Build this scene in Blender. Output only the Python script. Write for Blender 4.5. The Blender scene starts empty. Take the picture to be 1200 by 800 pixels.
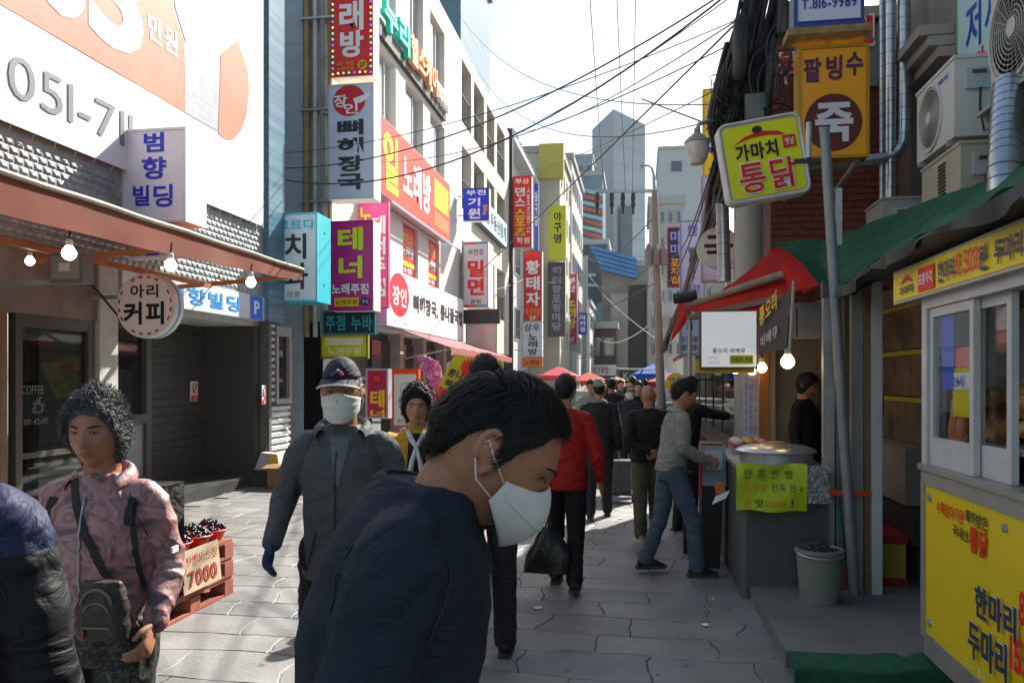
import bpy, math, random
import numpy as np
from mathutils import Vector, Matrix, noise as mnoise

# ------------------------------------------------------------------ camera, world, sun, exposure
scene = bpy.context.scene
COL = scene.collection
CAMH, FPX, HY = 1.6, 933.0, 445.0          # eye height, focal length in photo pixels, horizon row (photo 1200x800)
YAW = math.radians(9.13)                    # the camera looks a little left of the street's axis (+Y)
FW = Vector((-math.sin(YAW), math.cos(YAW), 0)); RT = Vector((math.cos(YAW), math.sin(YAW), 0))
cam_d = bpy.data.cameras.new('camera'); cam = bpy.data.objects.new('camera', cam_d); COL.objects.link(cam)
cam_d.sensor_width = 36.0; cam_d.lens = 36.0 * FPX / 1200.0
cam_d.shift_y = (HY - 400.0) / 1200.0
cam_d.clip_start = 0.05; cam_d.clip_end = 3000
cam.location = (0, 0, CAMH); cam.rotation_euler = (math.radians(90), 0, YAW)
scene.camera = cam

SUN_AZ, SUN_EL = math.radians(25.0), math.radians(39.0)   # azimuth from the street axis towards the right-hand side
wd = bpy.data.worlds.new('World'); scene.world = wd; wd.use_nodes = True
wn = wd.node_tree; wn.nodes.clear()
w_out = wn.nodes.new('ShaderNodeOutputWorld'); w_bg = wn.nodes.new('ShaderNodeBackground')
sky = wn.nodes.new('ShaderNodeTexSky'); sky.sky_type = 'NISHITA'; sky.sun_disc = False
sky.sun_elevation = SUN_EL; sky.sun_rotation = SUN_AZ
sky.air_density = 1.5; sky.dust_density = 1.7; sky.ozone_density = 1.0
w_bg.inputs['Strength'].default_value = 0.07
wn.links.new(sky.outputs['Color'], w_bg.inputs['Color']); wn.links.new(w_bg.outputs[0], w_out.inputs['Surface'])
sun_d = bpy.data.lights.new('sun', 'SUN'); sun = bpy.data.objects.new('sun', sun_d); COL.objects.link(sun)
sun_d.energy = 5.0; sun_d.angle = math.radians(0.53); sun_d.color = (1.0, 0.95, 0.86)
S = Vector((math.sin(SUN_AZ) * math.cos(SUN_EL), math.cos(SUN_AZ) * math.cos(SUN_EL), math.sin(SUN_EL)))
sun.rotation_euler = S.to_track_quat('Z', 'Y').to_euler()
vs = scene.view_settings
vs.view_transform = 'Standard'; vs.look = 'None'; vs.exposure = 1.33; vs.gamma = 1.0; vs.use_curve_mapping = False
scene.render.engine = 'CYCLES'
cy = scene.cycles
cy.use_denoising = True; cy.denoiser = 'OPENIMAGEDENOISE'
cy.max_bounces = 7; cy.diffuse_bounces = 3; cy.glossy_bounces = 3; cy.transmission_bounces = 5; cy.transparent_max_bounces = 10
cy.volume_bounces = 0; cy.caustics_reflective = False; cy.caustics_refractive = False; cy.sample_clamp_indirect = 6.0

# ------------------------------------------------------------------ helpers
random.seed(7)
def ray(px, py=HY):
    return FW + RT * ((px - 600.0) / FPX) + Vector((0, 0, (HY - py) / FPX))
CAM = Vector((0, 0, CAMH))
def at(px, py, t): return CAM + ray(px, py) * t                       # a point at depth t along a pixel's direction
def onX(px, py, X): r = ray(px, py); return CAM + r * (X / r.x)        # ... on a wall that runs along the street
def onY(px, py, Y): r = ray(px, py); return CAM + r * (Y / r.y)        # ... on a wall that faces down the street
def onZ(px, py, z=0.0): r = ray(px, py); return CAM + r * ((z - CAMH) / r.z)
def srgb(h):
    h = h.lstrip('#'); c = [int(h[i:i + 2], 16) / 255 for i in (0, 2, 4)]
    return tuple(x / 12.92 if x <= 0.04045 else ((x + 0.055) / 1.055) ** 2.4 for x in c)

MATS = {}
def mat(name, col=(.5, .5, .5), rough=.6, var=.12, scale=6.0, bump=0.0, bscale=40.0, metal=0.0, spec=.4, emit=0.0, col2=None,
        detail=5.0, transl=0.0, bdist=.02, stretch=None, alpha=None, dirt=0.0, dirtcol=(.06, .05, .04)):
    if name in MATS: return MATS[name]
    if isinstance(col, str): col = srgb(col)
    if isinstance(col2, str): col2 = srgb(col2)
    m = bpy.data.materials.new(name); m.use_nodes = True; nt = m.node_tree; N = nt.nodes; L = nt.links
    b = N['Principled BSDF']; b.inputs['Roughness'].default_value = rough; b.inputs['Metallic'].default_value = metal
    b.inputs['Specular IOR Level'].default_value = spec
    tc = N.new('ShaderNodeTexCoord'); co = tc.outputs['Object']
    if stretch:
        mp = N.new('ShaderNodeMapping'); mp.inputs['Scale'].default_value = stretch; L.new(co, mp.inputs['Vector']); co = mp.outputs[0]
    nz = N.new('ShaderNodeTexNoise'); nz.inputs['Scale'].default_value = scale; nz.inputs['Detail'].default_value = detail
    L.new(co, nz.inputs['Vector'])
    mx = N.new('ShaderNodeMix'); mx.data_type = 'RGBA'
    rp = N.new('ShaderNodeMapRange'); rp.inputs[1].default_value = .3; rp.inputs[2].default_value = .7
    L.new(nz.outputs['Fac'], rp.inputs[0]); L.new(rp.outputs[0], mx.inputs[0])
    c2 = col2 if col2 else tuple(min(1, c * (1 + var)) for c in col); c1 = col if col2 else tuple(c * (1 - var) for c in col)
    mx.inputs[6].default_value = (*c1, 1); mx.inputs[7].default_value = (*c2, 1)
    cout = mx.outputs[2]
    if dirt > 0:
        n2 = N.new('ShaderNodeTexNoise'); n2.inputs['Scale'].default_value = scale * .35; n2.inputs['Detail'].default_value = 9; n2.inputs['Roughness'].default_value = .7
        L.new(co, n2.inputs['Vector'])
        r2 = N.new('ShaderNodeMapRange'); r2.inputs[1].default_value = .52; r2.inputs[2].default_value = .72; r2.inputs[4].default_value = dirt
        L.new(n2.outputs['Fac'], r2.inputs[0])
        m2 = N.new('ShaderNodeMix'); m2.data_type = 'RGBA'; L.new(r2.outputs[0], m2.inputs[0]); L.new(cout, m2.inputs[6]); m2.inputs[7].default_value = (*dirtcol, 1)
        cout = m2.outputs[2]
    L.new(cout, b.inputs['Base Color'])
    if emit > 0:
        L.new(cout, b.inputs['Emission Color']); b.inputs['Emission Strength'].default_value = emit
    if bump > 0:
        n3 = N.new('ShaderNodeTexNoise'); n3.inputs['Scale'].default_value = bscale; n3.inputs['Detail'].default_value = 4; L.new(co, n3.inputs['Vector'])
        bp = N.new('ShaderNodeBump'); bp.inputs['Strength'].default_value = bump; bp.inputs['Distance'].default_value = bdist
        L.new(n3.outputs['Fac'], bp.inputs['Height']); L.new(bp.outputs[0], b.inputs['Normal'])
    if transl > 0:
        tr = N.new('ShaderNodeBsdfTranslucent'); L.new(cout, tr.inputs['Color'])
        ms = N.new('ShaderNodeMixShader'); ms.inputs[0].default_value = transl
        L.new(b.outputs[0], ms.inputs[1]); L.new(tr.outputs[0], ms.inputs[2]); L.new(ms.outputs[0], N['Material Output'].inputs[0])
    if alpha is not None: b.inputs['Alpha'].default_value = alpha
    MATS[name] = m; return m
def glass(name, tint=(.85, .9, .9), gloss=.12, ior=1.5):
    if name in MATS: return MATS[name]
    m = bpy.data.materials.new(name); m.use_nodes = True; nt = m.node_tree; N = nt.nodes; L = nt.links; N.remove(N['Principled BSDF'])
    t = N.new('ShaderNodeBsdfTransparent'); t.inputs[0].default_value = (*tint, 1)
    g = N.new('ShaderNodeBsdfGlossy'); g.inputs['Roughness'].default_value = .03
    f0 = N.new('ShaderNodeLayerWeight'); f0.inputs[0].default_value = .5; f1 = N.new('ShaderNodeMath'); f1.operation = 'POWER'; f1.inputs[1].default_value = 4.0; L.new(f0.outputs['Facing'], f1.inputs[0]); f = N.new('ShaderNodeMath'); f.operation = 'MULTIPLY'; f.inputs[1].default_value = .45; L.new(f1.outputs[0], f.inputs[0])
    ad = N.new('ShaderNodeMath'); ad.operation = 'ADD'; ad.inputs[1].default_value = gloss; ad.use_clamp = True; L.new(f.outputs[0], ad.inputs[0])
    ms = N.new('ShaderNodeMixShader'); L.new(ad.outputs[0], ms.inputs[0]); L.new(t.outputs[0], ms.inputs[1]); L.new(g.outputs[0], ms.inputs[2])
    L.new(ms.outputs[0], N['Material Output'].inputs[0]); MATS[name] = m; return m
def paint(hexcol, rough=.45, emit=0.0):                                 # flat printed colour
    c = srgb(hexcol); g = sum(c)/3; c = tuple(max(.004, min(.86, (g + (x-g)*1.12) * 1.35)) for x in c)
    return mat('print_' + hexcol + ('_lit%g' % emit if emit else ''), c, rough, var=.05, scale=3, emit=emit, dirt=.22, dirtcol=tuple(x*.55 + .02 for x in c))

class MB:
    """Collects faces; build() links them as one mesh object (coordinates are given in the world frame)."""
    def __init__(s): s.v = []; s.f = []; s.mi = []; s.cur = 0
    def add(s, vs, fs):
        o = len(s.v); s.v += [tuple(v) for v in vs]; s.f += [tuple(i + o for i in f) for f in fs]; s.mi += [s.cur] * len(fs); return s
    def box(s, a, b, M=None):
        x0, y0, z0 = a; x1, y1, z1 = b
        vs = [Vector(c) for c in ((x0,y0,z0),(x1,y0,z0),(x1,y1,z0),(x0,y1,z0),(x0,y0,z1),(x1,y0,z1),(x1,y1,z1),(x0,y1,z1))]
        if M is not None: vs = [M @ v for v in vs]
        return s.add(vs, [(0,3,2,1),(4,5,6,7),(0,1,5,4),(1,2,6,5),(2,3,7,6),(3,0,4,7)])
    def bar(s, p, q, w, h, up=(0, 0, 1)):                               # square bar between two points
        p, q = Vector(p), Vector(q); d = (q - p).normalized(); u = Vector(up)
        if abs(d.dot(u)) > .95: u = Vector((1, 0, 0))
        a = d.cross(u).normalized() * (w / 2); b = a.cross(d).normalized() * (h / 2)
        vs = [c + o for c in (p, q) for o in (-a - b, a - b, a + b, -a + b)]
        return s.add(vs, [(3,2,1,0),(4,5,6,7),(0,1,5,4),(1,2,6,5),(2,3,7,6),(3,0,4,7)])
    def tube(s, pts, r, n=8, cap=True):
        pts = [Vector(p) for p in pts]; k = len(pts); rs = r if isinstance(r, (list, tuple)) else [r] * k
        vs = []; prev = None
        for i, p in enumerate(pts):
            d = (pts[min(i + 1, k - 1)] - pts[max(i - 1, 0)]).normalized()
            if prev is None:
                u = Vector((0, 0, 1)) if abs(d.z) < .9 else Vector((1, 0, 0)); a = d.cross(u).normalized()
            else: a = (prev - d * prev.dot(d)).normalized()
            prev = a; b = d.cross(a)
            for j in range(n):
                th = 2 * math.pi * j / n; vs.append(p + (a * math.cos(th) + b * math.sin(th)) * rs[i])
        fs = [(i*n+j, i*n+(j+1)%n, (i+1)*n+(j+1)%n, (i+1)*n+j) for i in range(k-1) for j in range(n)]
        if cap: fs += [tuple(range(n))[::-1], tuple((k-1)*n + j for j in range(n))]
        return s.add(vs, fs)
    def lathe(s, prof, c, n=24, axis='z'):                              # prof: (radius, height)
        c = Vector(c); vs = []
        for r, h in prof:
            for j in range(n):
                th = 2 * math.pi * j / n; x, y = r * math.cos(th), r * math.sin(th)
                vs.append(c + (Vector((x, y, h)) if axis == 'z' else Vector((x, h, y)) if axis == 'y' else Vector((h, x, y))))
        k = len(prof)
        fs = [(i*n+j, i*n+(j+1)%n, (i+1)*n+(j+1)%n, (i+1)*n+j) for i in range(k-1) for j in range(n)]
        if prof[0][0] > 1e-5: fs.append(tuple(range(n))[::-1])
        if prof[-1][0] > 1e-5: fs.append(tuple((k-1)*n + j for j in range(n)))
        return s.add(vs, fs)
    def grid(s, fn, nu, nv):                                            # fn(u, v) in 0..1
        vs = [fn(i / nu, j / nv) for j in range(nv + 1) for i in range(nu + 1)]
        return s.add(vs, [(j*(nu+1)+i, j*(nu+1)+i+1, (j+1)*(nu+1)+i+1, (j+1)*(nu+1)+i) for j in range(nv) for i in range(nu)])
    def prism(s, poly, d):                                              # poly: 3-D outline, extruded by vector d
        d = Vector(d); poly = [Vector(p) for p in poly]; n = len(poly)
        return s.add(poly + [p + d for p in poly], [tuple(range(n))[::-1], tuple(range(n, 2*n))] + [(i, (i+1)%n, n+(i+1)%n, n+i) for i in range(n)])
    def blob(s, c, r, n=8, m=6, jit=0.0):
        c = Vector(c); r = Vector(r if isinstance(r, (list, tuple, Vector)) else (r, r, r)); vs = []
        for i in range(m + 1):
            ph = math.pi * i / m
            for j in range(n):
                th = 2 * math.pi * j / n; k = 1 + random.uniform(-jit, jit)
                vs.append(c + Vector((r.x * math.sin(ph) * math.cos(th), r.y * math.sin(ph) * math.sin(th), r.z * math.cos(ph))) * k)
        return s.add(vs, [(i*n+j, (i+1)*n+j, (i+1)*n+(j+1)%n, i*n+(j+1)%n) for i in range(m) for j in range(n)])
    def build(s, name, mats, parent=None, smooth=False, local=False):
        me = bpy.data.meshes.new(name); off = Vector((0, 0, 0)) if local else base_of(parent)
        me.from_pydata([(v[0]-off.x, v[1]-off.y, v[2]-off.z) for v in s.v], [], s.f)
        for m in (mats if isinstance(mats, (list, tuple)) else [mats]): me.materials.append(m)
        if max(s.mi, default=0): me.polygons.foreach_set('material_index', s.mi)
        if smooth:
            me.polygons.foreach_set('use_smooth', [True] * len(me.polygons))
            if smooth != 'all': me.set_sharp_from_angle(angle=math.radians(40))
        me.update()
        return link(name, me, parent)
def base_of(o):
    v = Vector((0, 0, 0))
    while o is not None: v += o.location; o = o.parent
    return v
def link(name, data, parent=None):
    o = bpy.data.objects.new(name, data); COL.objects.link(o)
    if parent is not None: o.parent = parent
    return o
def tag(o, label=None, cat=None, group=None, kind=None):
    if label: o['label'] = label
    if cat: o['category'] = cat
    if group: o['group'] = group
    if kind: o['kind'] = kind
    return o
def thing(name, loc, label, cat, group=None):
    o = bpy.data.objects.new(name, None); COL.objects.link(o); o.location = loc; o.empty_display_size = .1
    return tag(o, label, cat, group)
def copy_tree(o, parent=None):
    c = o.copy(); COL.objects.link(c); c.parent = parent
    for ch in o.children: copy_tree(ch, c)
    return c

# ---- lettering: outlines of characters from the built-in typeface, as meshes fitted into a box on a surface
_tc = {}
WORK = bpy.data.scenes.new('work')                                     # scratch scene for evaluating text and modifiers quickly
def evaluate(o):
    WORK.collection.objects.link(o); vl = WORK.view_layers[0]; vl.update()
    me = bpy.data.meshes.new_from_object(o.evaluated_get(vl.depsgraph)); WORK.collection.objects.unlink(o); return me
CHARS = ''.join(dict.fromkeys('☕ソㅎ가감개격경고곰과구국금기나날내너노누니다닭당댄도동두드딩떡래롱료루르리마만맛머면명무문물미밀바반받밥방뱅범법베변별본부빌빙빵뼈사산삼샤소손수스습시식아안야약어엄업연옛오옥용우웃원유은의이인일있자작장저전점주죽중즈지집찐차천체츠층치카캇커케코콩큐크탕태테통트특팥페포피하학한해향허헬화확황횟흥' + '0123456789-.,!8TPABCDEFGIKLMNOSUo'))
BOLDS = (0.0, .014, .024, .034)
def load_chars(b):
    if 'o' not in _tc:
        cu = bpy.data.curves.new('t', 'FONT'); cu.body = '\n'.join(CHARS); cu.size = 1; cu.resolution_u = 3; cu.space_line = 3.0
        _tc['o'] = bpy.data.objects.new('t', cu); WORK.collection.objects.link(_tc['o'])
    o = _tc['o']; o.data.offset = b; vl = WORK.view_layers[0]; vl.update(); me = bpy.data.meshes.new_from_object(o.evaluated_get(vl.depsgraph)); n = len(me.vertices)
    co = np.empty(n*3, np.float32); me.vertices.foreach_get('co', co); co = co.reshape(-1, 3)[:, :2]; ln = np.floor((1.7 - co[:, 1]) / 3.0).astype(int)
    fs = [tuple(p.vertices) for p in me.polygons]; by = {}
    for f in fs: by.setdefault(int(ln[f[0]]), []).append(f)
    for k, ch in enumerate(CHARS):
        idx = np.nonzero(ln == k)[0]; mp = {int(a): i for i, a in enumerate(idx)}
        _tc[(ch, b)] = (co[idx] + np.array((0, 3.0*k)), [tuple(mp[a] for a in f) for f in by.get(k, [])])
    bpy.data.meshes.remove(me)
[load_chars(b_) for b_ in BOLDS]
_t = _tc.pop('o'); _tcu = _t.data; bpy.data.objects.remove(_t); bpy.data.curves.remove(_tcu)
def glyphs(body, bold):
    b = min(BOLDS, key=lambda x: abs(x - bold)); k = (body, b)
    if ('A', b) not in _tc: load_chars(b)
    if k not in _tc or len(body) > 1:
        vs, fs, x, y, n = [], [], 0.0, 0.0, 0
        for ch in body:
            if ch == '\n': x, y = 0.0, y - 1.2; continue
            if ch == ' ': x += .38; continue
            v, f = _tc[(ch, b)]
            if not len(v): continue
            w0, w1 = v[:, 0].min(), v[:, 0].max(); wide = ord(ch) > 0x2000
            vs.append(v + np.array((x - (0 if wide else w0), y))); fs += [tuple(i + n for i in q) for q in f]; n += len(v); x += .98 if wide else (w1 - w0 + .10)
        _tc[k] = (np.concatenate(vs), fs)
    return _tc[k]
def lettering(body, o, u, v, col, parent, bold=.02, depth=0.0, name='lettering', m=None):
    """o: lower-left corner of the box, u and v: its full width and height as vectors."""
    gv, gf = glyphs(body, bold); o, u, v = Vector(o), Vector(u), Vector(v)
    mn, mx_ = gv.min(0), gv.max(0); sp = np.maximum(mx_ - mn, 1e-6)
    n = u.cross(v).normalized(); mb = MB()
    vs = [o + u * float((p[0]-mn[0])/sp[0]) + v * float((p[1]-mn[1])/sp[1]) + n * depth for p in gv]
    if depth > .012:
        k = len(vs); mb.add(vs, gf); edges = {}
        for f in gf:
            for a, b in zip(f, f[1:] + f[:1]): edges[(a, b)] = 1
        back = [p - n * depth for p in vs]
        mb.add(vs + back, [(b, a, a + k, b + k) for (a, b) in edges if (b, a) not in edges])
    else: mb.add(vs, gf)
    return mb.build(name, m or paint(col), parent)
class Face:
    """A flat sign face: o lower-left corner, u/v full width/height vectors; items placed in fractions, y down."""
    def __init__(s, parent, o, u, v, lift=.004):
        s.p = parent; s.u, s.v = Vector(u), Vector(v); s.n = s.u.cross(s.v).normalized(); s.o = Vector(o); s.k = 1; s.lift = lift
    def pt(s, x, y): return s.o + s.u * x + s.v * (1 - y) + s.n * (s.lift * s.k)
    def text(s, body, x0, y0, x1, y1, col, bold=.02, m=None):
        o = s.pt(x0, y1); r = lettering(body, o, s.u * (x1 - x0), s.v * (y1 - y0), col, s.p, bold, m=m); return r
    def vtext(s, body, x0, y0, x1, y1, col, bold=.02, gap=.12):           # one character under the other
        n = len(body); h = (y1 - y0) / n
        mb = MB()
        for i, ch in enumerate(body):
            gv, gf = glyphs(ch, bold); mn, mx_ = gv.min(0), gv.max(0); sp = np.maximum(mx_ - mn, 1e-6)
            o = s.pt(x0, y0 + (i + 1 - gap / 2) * h); u = s.u * (x1 - x0); v = s.v * (h * (1 - gap))
            mb.add([o + u * float((p[0]-mn[0])/sp[0]) + v * float((p[1]-mn[1])/sp[1]) for p in gv], gf)
        return mb.build('lettering', paint(col), s.p)
    def rect(s, x0, y0, x1, y1, col, name='printed_panel'):
        mb = MB(); mb.add([s.pt(x0, y1), s.pt(x1, y1), s.pt(x1, y0), s.pt(x0, y0)], [(0, 1, 2, 3)]); return mb.build(name, paint(col), s.p)
    def ell(s, cx, cy, rx, ry, col, name='printed_disc', a0=0, a1=360, n=28):
        mb = MB(); ps = [s.pt(cx + rx * math.cos(math.radians(a0 + (a1-a0) * i / n)), cy - ry * math.sin(math.radians(a0 + (a1-a0) * i / n))) for i in range(n)]
        mb.add(ps, [tuple(range(n))]); return mb.build(name, paint(col), s.p)
    def poly(s, pts, col, name='printed_shape'):
        mb = MB(); mb.add([s.pt(*p) for p in pts], [tuple(range(len(pts)))[::-1]]); return mb.build(name, paint(col), s.p)
    def up(s): s.k += 1; return s

def blade_sign(name, label, px0, py0, px1, py1, Y, face, depth=.22, side='#d8d8d4', frame=None, group=None, cat='sign', wall=None, lit=0.0):
    """A lightbox that faces down the street; corners from photo pixels on the plane Y."""
    a = onY(px0, max(py0, py1), Y); b = onY(px1, min(py0, py1), Y); z0, z1 = a.z, b.z; x0, x1 = a.x, b.x
    t = thing(name, ((x0+x1)/2, Y, z0), label, cat, group)
    MB().box((x0, Y, z0), (x1, Y + depth, z1)).build('cabinet', mat('sign_side_' + side, side, .45, .05), t)
    e = .012
    MB().add([(x0+e, Y-.004, z0+e), (x1-e, Y-.004, z0+e), (x1-e, Y-.004, z1-e), (x0+e, Y-.004, z1-e)], [(0,1,2,3)]).build('face', paint(face, .35, lit), t)
    fr = MB(); w = .025; y0 = Y - .015
    for c in (((x0-.004, y0, z0-.004), (x1+.004, Y+.02, z0+w)), ((x0-.004, y0, z1-w), (x1+.004, Y+.02, z1+.004)), ((x0-.004, y0, z0+w), (x0+w, Y+.02, z1-w)), ((x1-w, y0, z0+w), (x1+.004, Y+.02, z1-w))): fr.box(*c)
    fr.build('rim', mat('sign_rim_' + (frame or side), frame or side, .4, .05, metal=.2), t)
    if wall is not None:
        br = MB(); xe = x0 if wall < x0 else x1
        for z in (z0 + (z1-z0)*.2, z0 + (z1-z0)*.8): br.bar((wall, Y+depth/2, z), (xe, Y+depth/2, z), .04, .04)
        br.build('bracket', M_steel, t)
    return t, Face(t, (x0, Y-.006, z0), (x1-x0, 0, 0), (0, 0, z1-z0))
def wall_sign(name, label, X, px0, px1, z0, z1, face, depth=.18, side='#c9c9c9', s=1, group=None, lit=0.0):
    """A long sign on a wall that runs along the street. s=1: faces +X (left wall), s=-1: faces -X (right wall)."""
    ya, yb = sorted((onX(px0, HY, X).y, onX(px1, HY, X).y))
    t = thing(name, (X, (ya+yb)/2, z0), label, 'sign', group)
    MB().box((min(X, X - s*depth), ya, z0), (max(X, X - s*depth), yb, z1)).build('cabinet', mat('sign_side_' + side, side, .45, .05), t)
    e = .015; xf = X + s*.004; q = [(xf, ya+e, z0+e), (xf, yb-e, z0+e), (xf, yb-e, z1-e), (xf, ya+e, z1-e)]
    MB().add(q if s > 0 else q[::-1], [(0,1,2,3)]).build('face', paint(face, .4, lit), t)
    if s > 0: f = Face(t, (X+.006, ya, z0), (0, yb-ya, 0), (0, 0, z1-z0))
    else: f = Face(t, (X-.006, yb, z0), (0, ya-yb, 0), (0, 0, z1-z0))
    return t, f
M_steel = mat('galvanised_steel', (.42, .44, .45), .45, .15, 12, metal=.6)
M_dark = mat('dark_metal', (.035, .035, .038), .5, .2, 10)
M_black = mat('black_rubber', (.015, .016, .018), .45, .2, 20)
M_alu = mat('white_aluminium', (.62, .63, .63), .4, .06, 8, dirt=.25)
M_conc = mat('concrete', (.33, .32, .30), .85, .15, 4, bump=.25, bscale=60, dirt=.3)
M_wood = mat('raw_wood', (.36, .22, .11), .7, .3, 8, stretch=(1, 1, 12))

def facade(root, X, y0, y1, z0, z1, wins, m, s=1, th=.3, mull=1, frame='white_aluminium', pane='window_glass_blue', inset=.14, wall_name='wall', deep=None):
    """A wall along the street with real openings; each opening gets frame and pane."""
    ys = sorted({y0, y1, *[w[0] for w in wins], *[w[1] for w in wins]}); zs = sorted({z0, z1, *[w[2] for w in wins], *[w[3] for w in wins]})
    mb = MB()
    for a, b in zip(ys, ys[1:]):
        run = None
        for c, d in list(zip(zs, zs[1:])) + [(None, None)]:
            hole = c is None or any(w[0] <= (a+b)/2 <= w[1] and w[2] <= (c+d)/2 <= w[3] for w in wins)
            if not hole: run = [run[0] if run else c, d]
            elif run: mb.box((min(X, X-s*th), a, run[0]), (max(X, X-s*th), b, run[1])); run = None
    mb.build(wall_name, m, root)
    for w in wins:
        a, b, c, d = w[:4]
        if deep: 
            k = MB(); xb = X - s*deep; k.box((min(xb, xb-s*.1), a-.1, c-.1), (max(xb, xb-s*.1), b+.1, d+.1)); k.build('recess_back', mat('recess_wall', (.3, .29, .27), .8), root)
            k = MB(); rl = MB(); 
            rl.box((X-s*.06-.02, a, c+.95), (X-s*.06+.02, b, c+1.0)); n = max(2, int((b-a)/.22))
            for i in range(n): rl.box((X-s*.06-.01, a+(b-a)*(i+.5)/n-.01, c), (X-s*.06+.01, a+(b-a)*(i+.5)/n+.01, c+.95))
            rl.build('balcony_railing', M_dark, root); continue
        xf = X - s*inset; fr = MB(); fw = .055
        lo, hi = min(xf, xf - s*.06), max(xf, xf - s*.06)
        fr.box((lo, a, c), (hi, b, c+fw)); fr.box((lo, a, d-fw), (hi, b, d)); fr.box((lo, a, c+fw), (hi, a+fw, d-fw)); fr.box((lo, b-fw, c+fw), (hi, b, d-fw))
        for i in range(mull):
            ym = a + (b-a)*(i+1)/(mull+1); fr.box((lo, ym-fw/2, c+fw), (hi, ym+fw/2, d-fw))
        fo = fr.build('window', MATS[frame], root)
        xp = xf - s*.03; q = [(xp, a+fw, c+fw), (xp, b-fw, c+fw), (xp, b-fw, d-fw), (xp, a+fw, d-fw)]
        MB().prism(q, (-s*.01, 0, 0)).build('pane', MATS[pane], fo)
    return mb
mat('window_glass_blue', (.05, .075, .09), .06, .5, .7, spec=.9)
mat('window_glass_pale', (.30, .33, .36), .1, .35, .8, spec=.8)
# ------------------------------------------------------------------ ground
M_joint = mat('paving_joint', (.08, .08, .078), .95, .2, 1.3, col2=(.25, .24, .23), bump=.4, bscale=90)
M_stone = [mat('flagstone_%d' % i, tuple(x*.92 for x in c), .52, .20, 2.2, bump=.22, bscale=38, dirt=.6, dirtcol=tuple(x*.92 for x in d), spec=.4) for i, (c, d) in enumerate((((.235, .235, .228), (.12, .12, .115)), ((.26, .257, .245), (.16, .155, .145)), ((.21, .214, .214), (.11, .11, .11)), ((.245, .24, .232), (.33, .325, .31))))]
for m_ in M_stone:                                                     # trodden gum and oil spots
    N = m_.node_tree.nodes; L = m_.node_tree.links; b_ = N['Principled BSDF']; src = b_.inputs['Base Color'].links[0].from_socket; tc_ = N.new('ShaderNodeTexCoord')
    vo_ = N.new('ShaderNodeTexVoronoi'); vo_.inputs['Scale'].default_value = 3.4; L.new(tc_.outputs['Object'], vo_.inputs['Vector']); mr_ = N.new('ShaderNodeMapRange'); mr_.inputs[1].default_value = .05; mr_.inputs[2].default_value = .10; mr_.inputs[3].default_value = .65; mr_.inputs[4].default_value = 0.0; L.new(vo_.outputs['Distance'], mr_.inputs[0])
    mx_ = N.new('ShaderNodeMix'); mx_.data_type = 'RGBA'; L.new(mr_.outputs[0], mx_.inputs[0]); L.new(src, mx_.inputs[6]); mx_.inputs[7].default_value = (.05, .05, .05, 1); L.new(mx_.outputs[2], b_.inputs['Base Color'])
g = MB(); g.add([(-700, -60, -.03), (700, -60, -.03), (700, 1500, -.03), (-700, 1500, -.03)], [(0, 1, 2, 3)])
ground = tag(g.build('ground', mat('asphalt_ground', (.12, .12, .12), .9, .2, .5)), kind='structure')
g = MB(); g.add([(-8.5, -3, -.012), (9, -3, -.012), (9, 120, -.012), (-8.5, 120, -.012)], [(0, 1, 2, 3)])
street = tag(g.build('street_paving', M_joint), kind='structure')
def nz1(x, y, s=0.0): return mnoise.noise(Vector((x, y, s)))
RH, CW = .36, .58
def rowy(j, x): return j * RH + .10 * nz1(x * 1.1, j * 7.7, 3.1) + .03 * nz1(x * 6, j * 5.1, 9.0)
def colx(j, i, y): return i * CW + (.29 if j % 2 else 0) + .30 * nz1(i * 3.7, j * 2.9, .5) + .12 * nz1(y * 3, i * 8.3 + j, 4) + .016 * nz1(y * 14, i * 3.3 + j, 6)
far_stones = [MB() for _ in M_stone]; count = 0
for j in range(-4, 112):
    for i in range(-12, 4):
        yc, xc = (j + .5) * RH, (i + .5) * CW
        if xc < -6.0 or xc > 1.55: continue
        G = .0032; n = 5 if j < 42 else 2
        def P(u, v):
            y = j * RH + v * RH; xa, xb = colx(j, i, y) + G, colx(j, i + 1, y) - G; x = xa + (xb - xa) * u
            ya, yb = rowy(j, x) + G, rowy(j + 1, x) - G; return Vector((x, ya + (yb - ya) * v, 0))
        ring = [P(k / n, 0) for k in range(n)] + [P(1, k / n) for k in range(n)] + [P(1 - k / n, 1) for k in range(n)] + [P(0, 1 - k / n) for k in range(n)]
        dz = random.uniform(-.0012, .0012); tx, ty = random.uniform(-.003, .003), random.uniform(-.003, .003)
        top = [Vector((p.x, p.y, dz + tx * (p.x - xc) + ty * (p.y - yc))) for p in ring]
        k = len(ring); c = Vector((xc, yc, 0)); ins = [t + (c - t) * .02 for t in top]
        low = [Vector((p.x, p.y, -.02)) for p in ring]; edge = [Vector((p.x, p.y, p.z - .004)) for p in top]
        fs = [tuple(range(k))] + [(q, k + q, k + (q + 1) % k, (q + 1) % k) for q in range(k)] + [(k + q, 2*k + q, 2*k + (q + 1) % k, k + (q + 1) % k) for q in range(k)]
        mi = random.choice((0, 0, 1, 1, 2, 3))
        t_ = xc * FW.x + yc * FW.y; sx = (xc * RT.x + yc * RT.y) / max(t_, .1)
        near = 3.4 < t_ < 11.0 and -.68 < sx < .5 and xc < 1.0 and count < 300
        if near:
            count += 1; mb = MB(); mb.add(ins + edge + low, fs); mb.build('flagstone', M_stone[mi], street)
        else: far_stones[mi].add(ins + edge + low, fs)
for q, mb in enumerate(far_stones): tag(mb.build('flagstones_beyond', M_stone[q], street), kind='stuff')

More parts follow.
